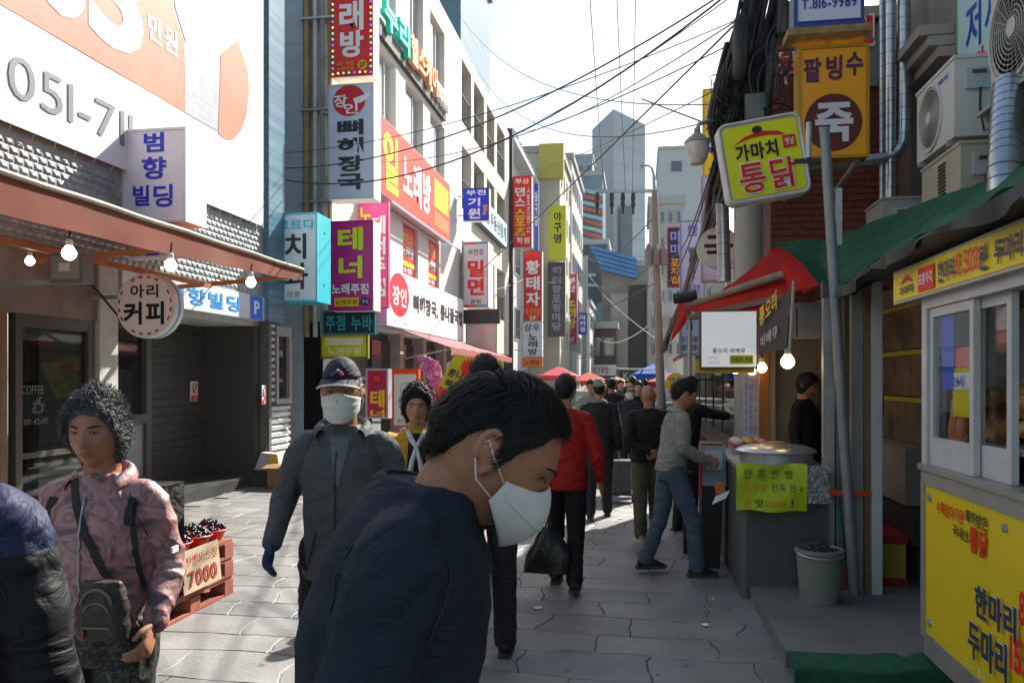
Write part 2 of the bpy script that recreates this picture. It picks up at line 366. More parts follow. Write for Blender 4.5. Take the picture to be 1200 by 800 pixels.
# the stall platform on the right, with the green mat over its front edge
plat = MB(); plat.box((.80, 4.62, -.02), (4.0, 30.0, .095)); tag(plat.build('stall_pavement', mat('pavement_concrete', (.17, .17, .168), .85, .15, 3, bump=.3, bscale=50, dirt=.4)), kind='structure')
def mat_fn(u, v):
    a = onZ(922, 770, .09); x = .80 + u * .80; yf = 4.36 + .10 * u
    if v < .45: y, z = yf + .02 * math.sin(u * 9), .005 + v / .45 * .075
    else: y, z = yf + (v - .45) / .55 * .26, .08 + .016 * math.sin((v - .45) / .55 * math.pi * .75)
    return Vector((x, y, z + .008 * nz1(u * 5, v * 3)))
m_ = MB(); m_.grid(mat_fn, 24, 12)
tag(m_.build('floor_mat', mat('green_mat', (.012, .11, .06), .85, .25, 14, bump=.5, bscale=160, dirt=.35), smooth='all'), 'green mat folded over the low pavement edge by the yellow kiosk', 'mat')
# scraps of litter
def litter(px, py, w, h, a, label):
    p = onZ(px, py, .006); c, s_ = math.cos(a), math.sin(a); mb = MB()
    pts = [(-w, -h), (w * .2, -h * 1.2), (w, -h * .4), (w * .8, h), (-w * .5, h * .9)]
    mb.prism([(p.x + x * c - y * s_, p.y + x * s_ + y * c, p.z + .004 * abs(x) / w) for x, y in pts], (0, 0, .003))
    tag(mb.build('paper_scrap', mat('white_litter', (.75, .75, .73), .8)), label, 'litter', 'paper scraps on the paving')
litter(630, 712, .035, .028, .2, 'round white scrap on the paving behind the bowing man')
litter(826, 732, .03, .022, .7, 'white paper scrap lying alone on the shaded paving before the stall counter')
litter(727, 607, .035, .02, .1, 'small pale scrap on the paving near the olive trousers')
litter(835, 702, .010, .012, .4, 'tiny white crumb of litter on shaded paving beside the grey counter')
# ------------------------------------------------------------------ coffee shop building on the left wall line
WX = -5.7
B1Y0, B1Y1 = 1.5, 11.95
b1 = thing('corner_building', (WX, 7, 0), 'building with a huge white banner above a coffee shop and dark recessed entrance', 'building')
M_tilewall = mat('grey_cladding', (.30, .32, .33), .6, .1, 3, dirt=.3)
MB().box((WX - 5, B1Y0, 2.86), (WX, B1Y1, 9.6)).build('upper_wall', M_tilewall, b1)
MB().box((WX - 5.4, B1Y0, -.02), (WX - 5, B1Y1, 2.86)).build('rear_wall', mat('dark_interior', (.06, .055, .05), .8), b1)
MB().box((WX - 5, B1Y0 - .3, -.02), (WX, B1Y0, 9.6)).build('side_wall', M_tilewall, b1)
# pressed screen blocks under the banner
sc = MB()
for r in range(12):
    for i in range(84):
        y = 1.6 + i * .12 + (.06 if r % 2 else 0); z = 2.93 + r * .078
        if y > 11.4: continue
        a = .052; h = .034
        sc.add([(WX, y-a, z-h), (WX, y+a, z-h), (WX, y+a, z+h), (WX, y-a, z+h), (WX+.016, y-a*.5, z-h*.4), (WX+.016, y+a*.5, z-h*.4), (WX+.012, y+a*.4, z+h*.5), (WX+.012, y-a*.4, z+h*.5)],
               [(0,1,5,4), (1,2,6,5), (2,3,7,6), (3,0,4,7), (4,5,6,7)])
tag(sc.build('screen_blocks', mat('pressed_blocks', (.28, .31, .32), .45, .3, 5, metal=.3), b1), kind='stuff')
# blue mosaic corner strip
mz = bpy.data.materials.new('blue_mosaic'); mz.use_nodes = True; N = mz.node_tree.nodes; L = mz.node_tree.links
bt = N.new('ShaderNodeTexBrick'); bt.inputs['Scale'].default_value = 22; bt.offset = 0; bt.inputs['Color1'].default_value = (.05, .14, .22, 1); bt.inputs['Color2'].default_value = (.12, .25, .33, 1)
bt.inputs['Mortar'].default_value = (.24, .28, .30, 1); bt.inputs['Mortar Size'].default_value = .03; bt.inputs['Brick Width'].default_value = .8; bt.inputs['Row Height'].default_value = .8
tcn = N.new('ShaderNodeTexCoord'); mpn = N.new('ShaderNodeMapping'); mpn.inputs['Rotation'].default_value = (math.radians(90), 0, math.radians(90))
L.new(tcn.outputs['Object'], mpn.inputs['Vector']); L.new(mpn.outputs[0], bt.inputs['Vector']); L.new(bt.outputs[0], N['Principled BSDF'].inputs['Base Color']); N['Principled BSDF'].inputs['Roughness'].default_value = .3
MATS['blue_mosaic'] = mz
MB().box((WX - .4, 11.45, 2.5), (WX + .09, B1Y1 + .04, 9.6)).build('mosaic_corner', mz, b1)
# fascia over the entrance recess
fz0, fz1 = 2.5, 2.86
MB().box((WX - .12, 8.05, fz0), (WX + .02, 11.9, fz1)).build('fascia', mat('fascia_pale', (.62, .66, .72), .4, .06), b1)
F = Face(b1, (WX + .024, 8.05, fz0), (0, 3.85, 0), (0, 0, fz1 - fz0))
F.text('범향빌딩', .22, .2, .68, .8, '#1f7fd0', .012); F.rect(.765, .02, .86, .98, '#1464c8'); F.up(); F.text('P', .79, .22, .835, .78, '#f4f6fa', .03)
MB().box((WX - 1.8, 7.9, 2.42), (WX - .12, 11.9, 2.5)).build('soffit', mat('soffit_white', (.55, .55, .53), .7), b1)
# recess: plinth, rear wall of horizontal dark panels, door
MB().box((WX - 1.9, 8.0, -.02), (WX - .1, 11.9, .14)).build('plinth', mat('dark_granite', (.045, .045, .045), .5, .2, 8), b1)
rx = WX - .95
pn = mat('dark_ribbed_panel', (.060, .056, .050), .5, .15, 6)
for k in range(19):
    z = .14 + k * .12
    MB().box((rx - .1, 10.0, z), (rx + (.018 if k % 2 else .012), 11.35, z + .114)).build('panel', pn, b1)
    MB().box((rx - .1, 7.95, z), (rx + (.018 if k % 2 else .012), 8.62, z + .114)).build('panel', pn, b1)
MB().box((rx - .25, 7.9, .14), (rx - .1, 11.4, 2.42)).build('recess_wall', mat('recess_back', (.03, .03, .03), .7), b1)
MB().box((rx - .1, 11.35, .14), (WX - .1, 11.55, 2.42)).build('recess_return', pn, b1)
d = MB(); dz0, dz1 = .14, 2.38
for c in (((rx-.1, 8.62, dz0), (rx+.04, 8.74, dz1)), ((rx-.1, 9.88, dz0), (rx+.04, 10.0, dz1)), ((rx-.1, 8.74, dz1-.1), (rx+.04, 9.88, dz1)), ((rx-.1, 8.74, 1.02), (rx+.04, 9.88, 1.14)), ((rx-.1, 8.74, dz0), (rx+.04, 9.88, .3))): d.box(*c)
do = d.build('door', mat('door_bronze', (.11, .105, .10), .45, .1), b1)
MB().box((rx-.06, 8.74, .3), (rx-.01, 9.88, 1.02)).build('door_panel', mat('door_panel_grey', (.34, .35, .37), .5), do)
MB().box((rx-.06, 8.74, 1.14), (rx-.03, 9.88, dz1-.1)).build('pane', mat('dark_glass', (.012, .014, .015), .05, spec=.8), do)
# bright roller shutter in the last bay, slat by slat
sh = mat('shutter_silver', (.55, .57, .58), .35, .1, 6, metal=.7)
sy0, sy1 = 11.62, 12.35
for k in range(10):
    z = .16 + k * .105
    MB().prism([(WX-.02, sy0, z), (WX+.03, sy0, z+.03), (WX+.03, sy0, z+.07), (WX-.02, sy0, z+.098)], (0, sy1 - sy0, 0)).build('shutter_slat', sh, b1)
for k in range(12):
    z = 1.24 + k * .105
    MB().prism([(WX-.02, sy0, z), (WX+.03, sy0, z+.03), (WX+.03, sy0, z+.07), (WX-.02, sy0, z+.098)], (0, .16, 0)).build('shutter_slat', sh, b1)
wf = MB(); 
for c in (((WX-.05, sy0+.2, 1.22), (WX+.04, sy0+.28, 2.45)), ((WX-.05, sy1-.06, 1.22), (WX+.04, sy1+.02, 2.45)), ((WX-.05, sy0+.28, 2.3), (WX+.04, sy1-.06, 2.45)), ((WX-.05, sy0+.28, 1.22), (WX+.04, sy1-.06, 1.3))): wf.box(*c)
wo = wf.build('window', mat('grey_frame', (.30, .29, .27), .5), b1)
MB().box((WX-.04, sy0+.28, 1.3), (WX-.02, sy1-.06, 2.3)).build('pane', MATS['dark_glass'], wo)
MB().box((WX-.3, sy0-.08, -.02), (WX+.05, sy0, 2.5)).build('pillar', mat('granite_pillar', (.12, .115, .105), .6, .25, 30), b1)
MB().box((WX-.6, sy0, -.02), (WX+.06, 12.5, .16)).build('shutter_step', mat('step_stone', (.13, .13, .125), .8), b1)
for (y, z, w) in ((11.05, 1.28, .2), (11.45, 1.22, .13)):
    xs = rx + .03 if y < 11.3 else WX - .0
    t = thing('no_smoking_notice', (xs, y, z), 'small white no smoking notice with red strip on the dark wall' if w > .15 else 'narrower white smoking notice beside the silver shutter', 'notice')
    yy = y
    MB().box((xs, yy - w/2, z), (xs + .012, yy + w/2, z + .3)).build('plate', paint('#e8e6e2'), t)
    f = Face(t, (xs + .014, yy - w/2, z), (0, w, 0), (0, 0, .3)); f.rect(.04, .72, .96, .97, '#c8362a'); f.ell(.5, .36, .33, .26, '#c8362a'); f.up(); f.ell(.5, .36, .24, .19, '#e8e6e2'); f.up(); f.poly([(.2, .5), (.3, .55), (.8, .22), (.7, .17)], '#c8362a')
    f.text('금연', .25, .77, .75, .92, '#f0f0f0', .01)

# coffee shop front (glass, frames, interior)
M_frame = mat('brown_frame', (.20, .11, .055), .5, .2, 8)
M_gl = glass('shop_glass', (.55, .60, .58), .06)
shop = MB()
shop.box((WX-.08, 7.62, -.02), (WX+.06, 7.92, 2.86)); shop.build('pillar', mat('pillar_alu', (.45, .45, .44), .45, .12, 8, dirt=.3), b1)
for (ya, yb) in ((5.05, 6.42), (6.52, 7.58)):
    fr = MB()
    for c in (((WX-.06, ya, 0), (WX+.02, ya+.08, 2.22)), ((WX-.06, yb-.08, 0), (WX+.02, yb, 2.22)), ((WX-.06, ya+.08, 2.1), (WX+.02, yb-.08, 2.22)), ((WX-.06, ya+.08, 0), (WX+.02, yb-.08, .14)), ((WX-.06, ya+.08, .86), (WX+.02, yb-.08, .91))): fr.box(*c)
    fo = fr.build('window', M_frame if ya < 6 else mat('dark_bronze_frame', (.07, .06, .05), .45), b1)
    MB().box((WX-.03, ya+.08, .91), (WX-.02, yb-.08, 2.1)).build('pane', M_gl, fo)
    MB().box((WX-.03, ya+.08, .14), (WX-.02, yb-.08, .86)).build('pane', M_gl, fo)
    MB().box((WX+.02, yb-.18, .9), (WX+.06, yb-.15, 1.35)).build('handle', M_steel, fo)
MB().box((WX-.1, 1.5, 2.22), (WX+.03, 7.62, 2.88)).build('lintel', mat('stained_lintel', (.20, .165, .14), .75, .3, 2.5, dirt=.5, dirtcol=(.22, .07, .05)), b1)
MB().box((WX-.12, 1.5, -.02), (WX+.03, 5.05, 2.22)).build('front_wall', mat('front_wall_brown', (.12, .08, .05), .7), b1)
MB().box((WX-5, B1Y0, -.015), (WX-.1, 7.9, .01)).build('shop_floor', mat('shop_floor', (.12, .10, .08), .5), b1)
MB().box((WX-2.6, 3, .01), (WX-2.2, 7.6, 1.05)).build('coffee_counter', mat('counter_green', (.06, .16, .13), .5), b1)
MB().box((WX-1.9, 7.2, 1.45), (WX-1.86, 7.55, 1.9)).build('menu_board', paint('#8c8a10'), b1)
MB().box((WX-4.9, 4.5, .9), (WX-4.8, 7.5, 2.1)).build('menu_wall', mat('interior_olive', (.18, .17, .05), .6), b1)
F = Face(b1, (WX-.012, 6.60, 1.15), (0, .5, 0), (0, 0, .45)); F.text('COFFEE', .05, .12, .6, .3, '#59645e', .0); F.text('☕', .3, .35, .62, .7, '#66706a', .0); F.text('010-42-03', .1, .82, .7, .95, '#59645e', .0)
F = Face(b1, (WX-.012, 5.5, 1.05), (0, .8, 0), (0, 0, 1)); F.rect(.55, .42, .72, .54, '#d0cfb4'); F.rect(.0, .2, .12, .45, '#c8582a')

# banner with printed artwork
bx = WX + .07
ban = thing('banner', (bx, 7, 3.92), 'huge white banner with salmon shape and phone number on the building front', 'banner')
y1b = onX(308, 200, bx).y
def bn(u, v): return Vector((bx + .002 * nz1(u * 9, v * 5, 2) * (1 - abs(2*v-1)**6), 1.7 + (y1b - 1.7) * u, 3.92 + 5.0 * v))
gb = MB(); gb.grid(bn, 60, 36); gb.build('sheet', mat('banner_vinyl', (.80, .80, .81), .5, .03, 2), ban, smooth='all')
rope = MB()
for i in range(34):
    y = 1.9 + i * (y1b - 2.0) / 33; rope.tube([(bx+.01, y, 3.925), (bx - .02, y, 3.85)], .006, 4)
rope.tube([(bx-.01, y1b+.02, 3.9), (bx-.01, y1b+.02, 8.9)], .014, 6); rope.build('lacing', mat('rope', (.5, .5, .48), .8), ban)
def bpoly(pts, col, k, name='printed_shape'):
    mb = MB(); mb.add([onX(px, py, bx + .005 + .002 * k) for px, py in pts], [tuple(range(len(pts)))]); return mb.build(name, col, ban)
salmon = mat('print_salmon', (.66, .13, .065), .5, .06, 1.2, col2=(.72, .19, .11))
bpoly([(-60, -30), (-30, -13), (0, 5), (60, 40), (130, 81), (217, 132), (216, 90), (216, 50), (206, 18), (196, -30)], salmon, 0)
bpoly([(256, 157), (266, 164), (273, 164), (283, 153), (289, 135), (292, 110), (291, 85), (284, 62), (278, 48), (268, 56), (259, 64)], salmon, 0)
bpoly([(217, 132), (255, 154), (256, 130), (258, 66), (245, 50), (236, 35), (216, 50)], mat('print_grey_figure', (.36, .38, .42), .5, .2, 6, stretch=(1, 1, 4)), 0)
bpoly([(258, 64), (277, 46), (293, 14), (296, -30), (200, -30), (206, 10), (218, 50), (236, 60)], mat('print_white_figure', (.60, .61, .65), .5, .06, 2), 1)
def btext(body, px0, py0, px1, z0, z1, col, bold):
    a = onX(px0, 200, bx + .0095); b = onX(px1, 200, bx + .0095)
    return lettering(body, (bx + .0095, a.y, z0), (0, b.y - a.y, 0), (0, 0, z1 - z0), col, ban, bold)
zb = lambda px, py: onX(px, py, bx).z
btext('051-711', 10, 0, 156, zb(25, 118), zb(25, 68), '#66676c', .0)
zz = zb(150, 68); btext('3', 104, 0, 168, zz, zz + 1.25, '#f2efec', .05); btext('8', 40, 0, 101, zz, zz + 1.25, '#f2efec', .05)
zz = zb(190, 56); btext('만원', 174, 0, 208, zz, zz + .30, '#f2e6e0', .02)

# building name lightbox
t, F = blade_sign('building_sign', 'white vertical building sign with blue hand-lettered characters in front of the banner', 143, 262, 218, 149, 8.07, '#c6c6d4', .42, '#e4e4e2', '#cfcfd6', wall=WX)
F.text('범', .35, .04, .66, .25, '#2a2fa8', .02); F.text('향', .32, .30, .70, .54, '#2a2fa8', .02); F.text('빌', .18, .60, .44, .82, '#2a2fa8', .02); F.text('딩', .50, .60, .80, .84, '#2a2fa8', .02)
lf = lettering('범향', (WX + .774, 8.10, 3.75), (0, .26, 0), (0, 0, .5), '#8f8f92', t, .02)

# awning of the coffee shop
AX = -4.1
aw = thing('awning', (WX, 6, 3.0), 'faded maroon awning with stained valance hung over the coffee shop front', 'awning')
ay0, ay1 = 1.6, onX(354, 320, AX).y
def awf(u, v):
    y = ay0 + (ay1 - ay0) * u; x = WX + .1 + (AX - WX - .1) * v
    return Vector((x, y, 3.42 - .48 * v - .05 * math.sin(v * math.pi) + .004 * math.sin(u * 40) * v))
mA = mat('awning_cloth', (.26, .06, .045), .85, .3, 1.2, col2=(.30, .13, .09), transl=.35, dirt=.55, dirtcol=(.22, .19, .12), bump=.15, bscale=80)
a_ = MB(); a_.grid(awf, 40, 10); a_.build('canopy', mA, aw, smooth='all')
def avf(u, v):
    p = awf(u, 1.0); h = .27 - .15 * u ** 3; return Vector((p.x + .008 * math.sin(u * 45) * v, p.y, p.z - h * v))
a_ = MB(); a_.grid(avf, 90, 4); a_.build('valance', mA, aw, smooth='all')
a_ = MB(); a_.tube([awf(u / 30, 1.0) + Vector((.01, 0, .012)) for u in range(31)], .022, 8); a_.build('front_bar', mat('awning_bar', (.36, .33, .24), .6, .25, 9), aw, smooth=True)
ar = mat('awning_arm', (.42, .17, .05), .55, .2, 8)
for y in (2.6, 4.7, 6.7, 8.9):
    MB().bar((WX + .05, y, 2.72), (AX - .14, y + .3, 2.86), .04, .05).build('arm', ar, aw)
    MB().bar((WX + .05, y, 3.3), (AX - .12, y, 2.92), .035, .035).build('arm', ar, aw)
MB().bar((WX + .55, ay0, 2.74), (WX + .55, ay1 - .3, 2.74), .05, .05).build('cross_bar', ar, aw)
mbulb = mat('bulb_glow', (1.0, .98, .95), .3, 0, emit=3.5)
def bulb(px, py, t_, r, label, warm=False, cap=.09):
    p = at(px, py, t_); o = thing('light_bulb', p, label, 'light bulb', 'lit bulbs hanging under awnings')
    m = MB(); m.lathe([(.001, -r), (r*.5, -r*.86), (r*.87, -r*.45), (r, 0), (r*.9, r*.4), (r*.6, r*.85), (r*.45, r*1.1)], p, 18); m.build('globe', mat('bulb_warm', (1, .66, .28), .3, 0, emit=5.0) if warm else mbulb, o, smooth=True)
    m = MB(); m.lathe([(r*.47, r*1.05), (r*.5, r*1.9), (r*.3, r*2.1)], p, 14); m.build('socket', mat('bulb_socket', (.55, .54, .52), .5), o, smooth=True)
    m = MB(); m.tube([p + Vector((0, 0, r*2)), p + Vector((.01, 0, r*2 + cap))], .008, 6); m.build('cord', M_black, o)
bulb(81, 297, 5.9, .052, 'round lit white bulb beside the grey floodlight under the maroon awning')
bulb(35, 306, 7.0, .040, 'smaller lit white bulb hanging deep under the maroon awning')
bulb(200, 311, 6.7, .050, 'lit white bulb below the blue tube under the maroon awning, over the round sign')
bulb(294, 331, 8.2, .052, 'lit white bulb at the end of the maroon awning near the parking sign')
# floodlight, tube box
p = at(83, 315, 6.9); o = thing('floodlight', p, 'grey square floodlight on a bracket above the coffee shop window', 'floodlight')
MB().box((p.x-.16, p.y-.06, p.z-.13), (p.x+.16, p.y+.08, p.z+.13)).build('housing', mat('flood_grey', (.16, .17, .18), .5), o)
MB().box((p.x-.13, p.y-.075, p.z-.1), (p.x+.13, p.y-.055, p.z+.1)).build('lens', mat('flood_lens', (.28, .29, .3), .2), o)
MB().box((p.x-.05, p.y-.085, p.z-.03), (p.x+.05, p.y-.074, p.z+.04)).build('diode_panel', mat('diode', (.6, .62, .62), .3), o)
MB().bar((p.x-.2, p.y+.1, p.z-.1), (WX, p.y+.1, p.z-.1), .04, .04).build('bracket', M_steel, o)
p = at(186, 300, 7.6); o = thing('light_tube', p, 'blue and white tube light fixed under the maroon awning', 'tube light')
MB().box((p.x-.3, p.y-.03, p.z-.03), (p.x+.3, p.y+.03, p.z+.0)).build('tube', mat('tube_white', (.7, .72, .74), .4), o)
MB().box((p.x-.3, p.y-.032, p.z+.002), (p.x-.02, p.y+.032, p.z+.05)).build('casing', paint('#1a3fb0'), o)
MB().box((p.x-.17, p.y-.036, p.z+.006), (p.x-.12, p.y+.036, p.z+.046)).build('tag', paint('#e8c81e'), o)
# round coffee sign
cR = .325; c = onY(171, 358, 7.45); o = thing('round_sign', c, 'round white coffee sign with black lettering and a red dashed rim', 'sign')
M = MB(); M.lathe([(cR, -.01), (cR+.008, .0), (cR+.008, .15), (cR, .16)], c, 48, 'y'); M.build('drum', mat('drum_white', (.72, .72, .70), .4), o, smooth=True)
M = MB(); M.lathe([(cR+.012, .06), (cR+.012, .085)], c, 48, 'y'); M.build('drum_band', paint('#2d86b8'), o, smooth=True)
F = Face(o, c + Vector((-cR, -.012, -cR)), (2*cR, 0, 0), (0, 0, 2*cR)); F.ell(.5, .5, .485, .485, '#efeeea', 'face', n=48); F.up()
for k in range(20):
    if k % 5 == 2: continue
    a = math.radians(k * 18 + 4); b = a + math.radians(9); mp = lambda an, r: (.5 + r*math.cos(an), .5 + r*math.sin(an))
    F.poly([mp(a, .465), mp(b, .465), mp(b, .435), mp(a, .435)], '#a8321e' if k % 2 else '#7a2a1a', 'rim_dash')
F.text('아리', .25, .17, .73, .38, '#121212', .025); F.text('커피', .13, .44, .83, .80, '#121212', .04)
MB().bar((WX, c.y+.08, c.z+.1), (c.x-cR, c.y+.08, c.z+.1), .04, .04).build('bracket', M_steel, o)
MB().tube([(c.x-cR-.02, c.y+.05, c.z-.1), (c.x-cR-.1, c.y+.03, c.z+.0), (c.x-cR-.22, c.y, c.z+.16), (WX, c.y, c.z+.3)], .012, 6).build('cable', M_black, o)

# dental sign at the corner
t, F = blade_sign('dental_sign', 'white dental clinic sign with cyan edge at the end of the banner building', 323, 354, 372, 249, 12.0, '#b9cbe2', .55, '#0fb2c2', '#58b8cf', wall=WX+.05)
F.text('고르다', .05, .07, .94, .19, '#22a6c8', .02); F.text('치', .22, .23, .74, .52, '#22242c', .02); F.text('과', .2, .56, .78, .86, '#22242c', .02); F.text('의원', .28, .88, .58, .955, '#3a3f4c', .0)
# ------------------------------------------------------------------ the long white block further along the left wall line
Yw = lambda px, X=WX: onX(px, HY, X).y
M_white = mat('white_render', (.66, .65, .61), .8, .06, 1.2, bump=.1, bscale=30, dirt=.22, dirtcol=(.40, .38, .34))
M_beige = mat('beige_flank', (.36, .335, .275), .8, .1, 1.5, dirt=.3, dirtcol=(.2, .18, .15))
b2 = thing('karaoke_building', (WX, 19, 0), 'four storey white building with karaoke signs and tall windows in the street', 'building')
y20, y21 = 14.2, 25.2
wins = []
for (a, b) in ((435, 457), (472, 490), (502, 515)):
    wins.append((Yw(a), Yw(b), 4.2, 5.5))
for (a, b) in ((443, 464), (475, 496), (504, 521)):
    wins.append((Yw(a), Yw(b), 7.3, 9.0)); wins.append((Yw(a), Yw(b), 10.15, 11.8))
facade(b2, WX, y20, y21, 2.7, 12.5, wins, M_white, mull=2, pane='window_glass_pale')
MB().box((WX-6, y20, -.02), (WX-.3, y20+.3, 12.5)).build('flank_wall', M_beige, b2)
for k in range(7):
    z = 1.2 + k * 1.75
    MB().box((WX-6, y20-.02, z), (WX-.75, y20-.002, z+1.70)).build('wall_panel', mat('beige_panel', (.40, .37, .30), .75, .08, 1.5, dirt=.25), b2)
MB().box((WX-1.05, y20-.06, 0), (WX-.55, y20-.02, 12.4)).build('pale_strip', mat('pale_blue_strip', (.42, .47, .52), .6, .1, 2, stretch=(1, 1, 6)), b2)
for k, (xo, r, cmat) in enumerate(((-.45, .05, 'pipe_ochre'), (-.28, .045, 'pipe_white'), (-.12, .06, 'pipe_grey'), (.0, .03, 'pipe_ochre'))):
    mp = mat(cmat, {'pipe_ochre': (.36, .25, .10), 'pipe_white': (.6, .59, .55), 'pipe_grey': (.3, .3, .3)}[cmat], .5, .2, 4)
    MB().tube([(WX+xo, y20-.12, 2.4), (WX+xo, y20-.12, 12.3)], r, 10).build('downpipe', mp, b2, smooth=True)
for k in range(5): MB().box((WX-.55, y20-.2, 3.2+k*1.7), (WX+.08, y20-.02, 3.24+k*1.7)).build('pipe_clamp', M_steel, b2)
MB().box((WX-6, y20+.3, 12.3), (WX-.3, y21, 12.5)).build('roof', mat('roof_slab', (.35, .35, .34), .8), b2)
MB().box((WX-.6, y20, -.02), (WX-.3, y21, 2.7)).build('ground_floor_wall', mat('shop_dark', (.05, .045, .04), .7), b2)
for px in (470, 497, 521):
    y = Yw(px)
    MB().box((WX-.3, y-.15, -.02), (WX+.02, y+.15, 2.7)).build('pillar', M_conc, b2)
for (a, b) in ((447, 468), (474, 494), (500, 519)):
    MB().box((WX-.28, Yw(a), .1), (WX-.22, Yw(b), 2.5)).build('shop_window', MATS['dark_glass'], b2)
# red posters in the windows of the second floor
for i, (a, b) in enumerate(((436, 458), (472, 490), (502, 515))):
    ya, yb = Yw(a) + .05, Yw(b) - .05
    t = thing('window_poster', (WX-.1, (ya+yb)/2, 4.25), ['tall red karaoke poster in the window next to the magenta tenor sign', 'red karaoke poster in the middle window under the long red sign', 'red karaoke poster in the last window under the long red sign'][i], 'poster')
    MB().box((WX-.10, ya, 4.25), (WX-.08, yb, 5.45)).build('sheet', paint('#c41a24'), t)
    F = Face(t, (WX-.076, ya, 4.25), (0, yb-ya, 0), (0, 0, 1.2)); F.text('코인드', .1, .16, .9, .34, '#d8961e', .03); F.text('노래방', .08, .42, .92, .64, '#f0e4e0', .03); F.rect(.0, .74, 1, .84, '#e8b41e'); F.text('2층', .2, .87, .8, .97, '#f0e4e0', .02)
t, F = wall_sign('karaoke_sign', 'long red karaoke sign with white lettering across the white building', WX+.3, 443, 527, 5.55, 7.2, '#dd3e34', .25, '#c8a8a0')
F.text('일', .05, .12, .22, .9, '#d8d41e', .05); F.text('노래방', .28, .2, .66, .82, '#f6f1ec', .04); F.rect(.72, .14, .97, .60, '#f0a41e'); F.rect(.72, .66, .97, .9, '#e8704a'); F.up(); F.text('코인', .75, .2, .94, .52, '#e8e23a', .03)
led = MB()
for i in range(60):
    y = Yw(443) + (Yw(527)-Yw(443)) * i / 59; led.box((WX+.3, y-.03, 5.48), (WX+.34, y+.03, 5.54))
tag(led.build('led_strip', mat('led_pale', (.5, .6, .75), .3), t), kind='stuff')
t, F = wall_sign('soup_sign', 'long white soup restaurant sign with red round emblem above the pink awning', WX+.28, 453, 543, 2.78, 4.08, '#d9d7ea', .25, '#a89cc4')
F.ell(.12, .42, .10, .38, '#c2273a'); F.up(); F.text('장인', .05, .28, .19, .62, '#f2ecec', .02); F.text('뼈해장국, 콩나물국밥', .27, .30, .98, .66, '#26242c', .03); F.text('장인의손맛', .06, .86, .24, .93, '#8c8aa0', 0)
# channel letters of the health care sign on a dark rail
rl = thing('channel_letter_sign', (WX+.1, 19, 9.1), 'row of raised mint and orange health care letters on a dark rail', 'sign')
ya, yb = Yw(440), Yw(519); MB().box((WX, ya, 9.15), (WX+.1, yb, 9.45)).build('rail', M_dark, rl)
for body, f0, f1, col in (('누리', .0, .32, '#3fb8a8'), ('헬스케어', .34, .76, '#d89a78'), ('의기수산', .79, .99, '#e8e8ec')):
    s_ = .72 if f0 < .7 else .42
    lettering(body, (WX+.1, ya+(yb-ya)*f0, 9.35), (0, (yb-ya)*(f1-f0), 0), (0, 0, s_), col, rl, .03, depth=.12)
# posters in the upper windows
for i, (a, b, z, col) in enumerate(((476, 486, 7.4, '#d8b8c0'), (504, 511, 10.2, '#d8a0c0'), (505, 513, 7.4, '#c8c0e0'))):
    t = tag(MB().box((WX-.115, Yw(a)+.1, z), (WX-.10, Yw(b), z+1.4)).build('window_film', mat('film%d' % i, col, .4, .25, 1.2)), 'pale %s advertising film on an upper window of the white building' % ('pink', 'magenta', 'lilac')[i], 'window film')
# blue mosaic block seen over the roof
bm = thing('mosaic_tower', (WX-6, 31, 0), 'blue mosaic tiled block rising behind the white building roof', 'building')
MB().box((WX-9, 27.5, 12.4), (onY(540, 20, 27.5).x, 33, 17.5)).build('wall', mz, bm)
MB().box((WX-9.1, 27.4, 17.5), (onY(541, 20, 27.5).x + .1, 33.1, 17.8)).build('parapet', M_conc, bm)

b2b = thing('balcony_building', (WX, 30, 0), 'cream block with deep balcony openings beyond the karaoke building', 'building')
y22 = Yw(597)
wins = []
for (a, b) in ((541, 553), (556, 568), (571, 580), (583, 592)):
    for z in (4.1, 7.2, 10.0): wins.append((Yw(a), Yw(b), z, z + 2.05))
facade(b2b, WX-.02, y21+.02, y22, 2.7, 12.5, wins, mat('cream_render', (.58, .55, .48), .8, .08, 1, dirt=.3, dirtcol=(.3, .27, .22)), deep=1.3)
MB().box((WX-6, y21+.02, 12.3), (WX-.32, y22, 12.5)).build('roof', MATS['roof_slab'], b2b)
MB().box((WX-.5, y21+.02, -.02), (WX-.32, y22, 2.7)).build('ground_floor_wall', MATS['shop_dark'], b2b)
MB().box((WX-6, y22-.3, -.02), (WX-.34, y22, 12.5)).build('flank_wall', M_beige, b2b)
MB().box((WX-6, y21+.05, 2.7), (WX-1.5, y22-.35, 12.3)).build('inner_core', MATS['recess_wall'], b2b)
t, F = wall_sign('balcony_sign', 'long pale sign with dark blue letters on the balcony building', WX+.2, 563, 594, 7.1, 8.1, '#a9bcc2', .2, '#41606c'); F.text('부전부동산중개', .05, .2, .95, .8, '#1c3a56', .03)

# ---- projecting signs along the left side, near to far
t, F = blade_sign('karaoke_blade_sign', 'red karaoke blade sign framed by coloured bulbs, topmost over the pipes', 388, 91, 437, -70, 13.9, '#c01420', .35, '#e6e0d2', '#b41a22', wall=WX-.1)
F.text('노', .2, .18, .78, .36, '#d8d4dc', .04); F.text('래', .2, .44, .78, .66, '#d8d4dc', .04); F.text('방', .22, .66, .78, .86, '#d8d4dc', .04); F.text('2층 개업\n노래무료', .14, .89, .55, .955, '#d8a03a', .0); F.ell(.75, .92, .115, .035, '#e8a01e'); F.up(); F.text('2F', .68, .9, .82, .94, '#3a1414', .03)
lb = MB(); f0 = F.k; F.k = 2
cols = ['#5ad8d0', '#7a6ae0', '#e8e2a0', '#8ae0a0']
lm = [MB() for _ in cols]
pts = [(.045, .02 + .96*i/22) for i in range(23)] + [(.955, .02 + .96*i/22) for i in range(23)] + [(.045 + .91*i/7, .975) for i in range(1, 7)]
for i, q in enumerate(pts): lm[i % 4].blob(F.pt(*q), .022, 6, 4)
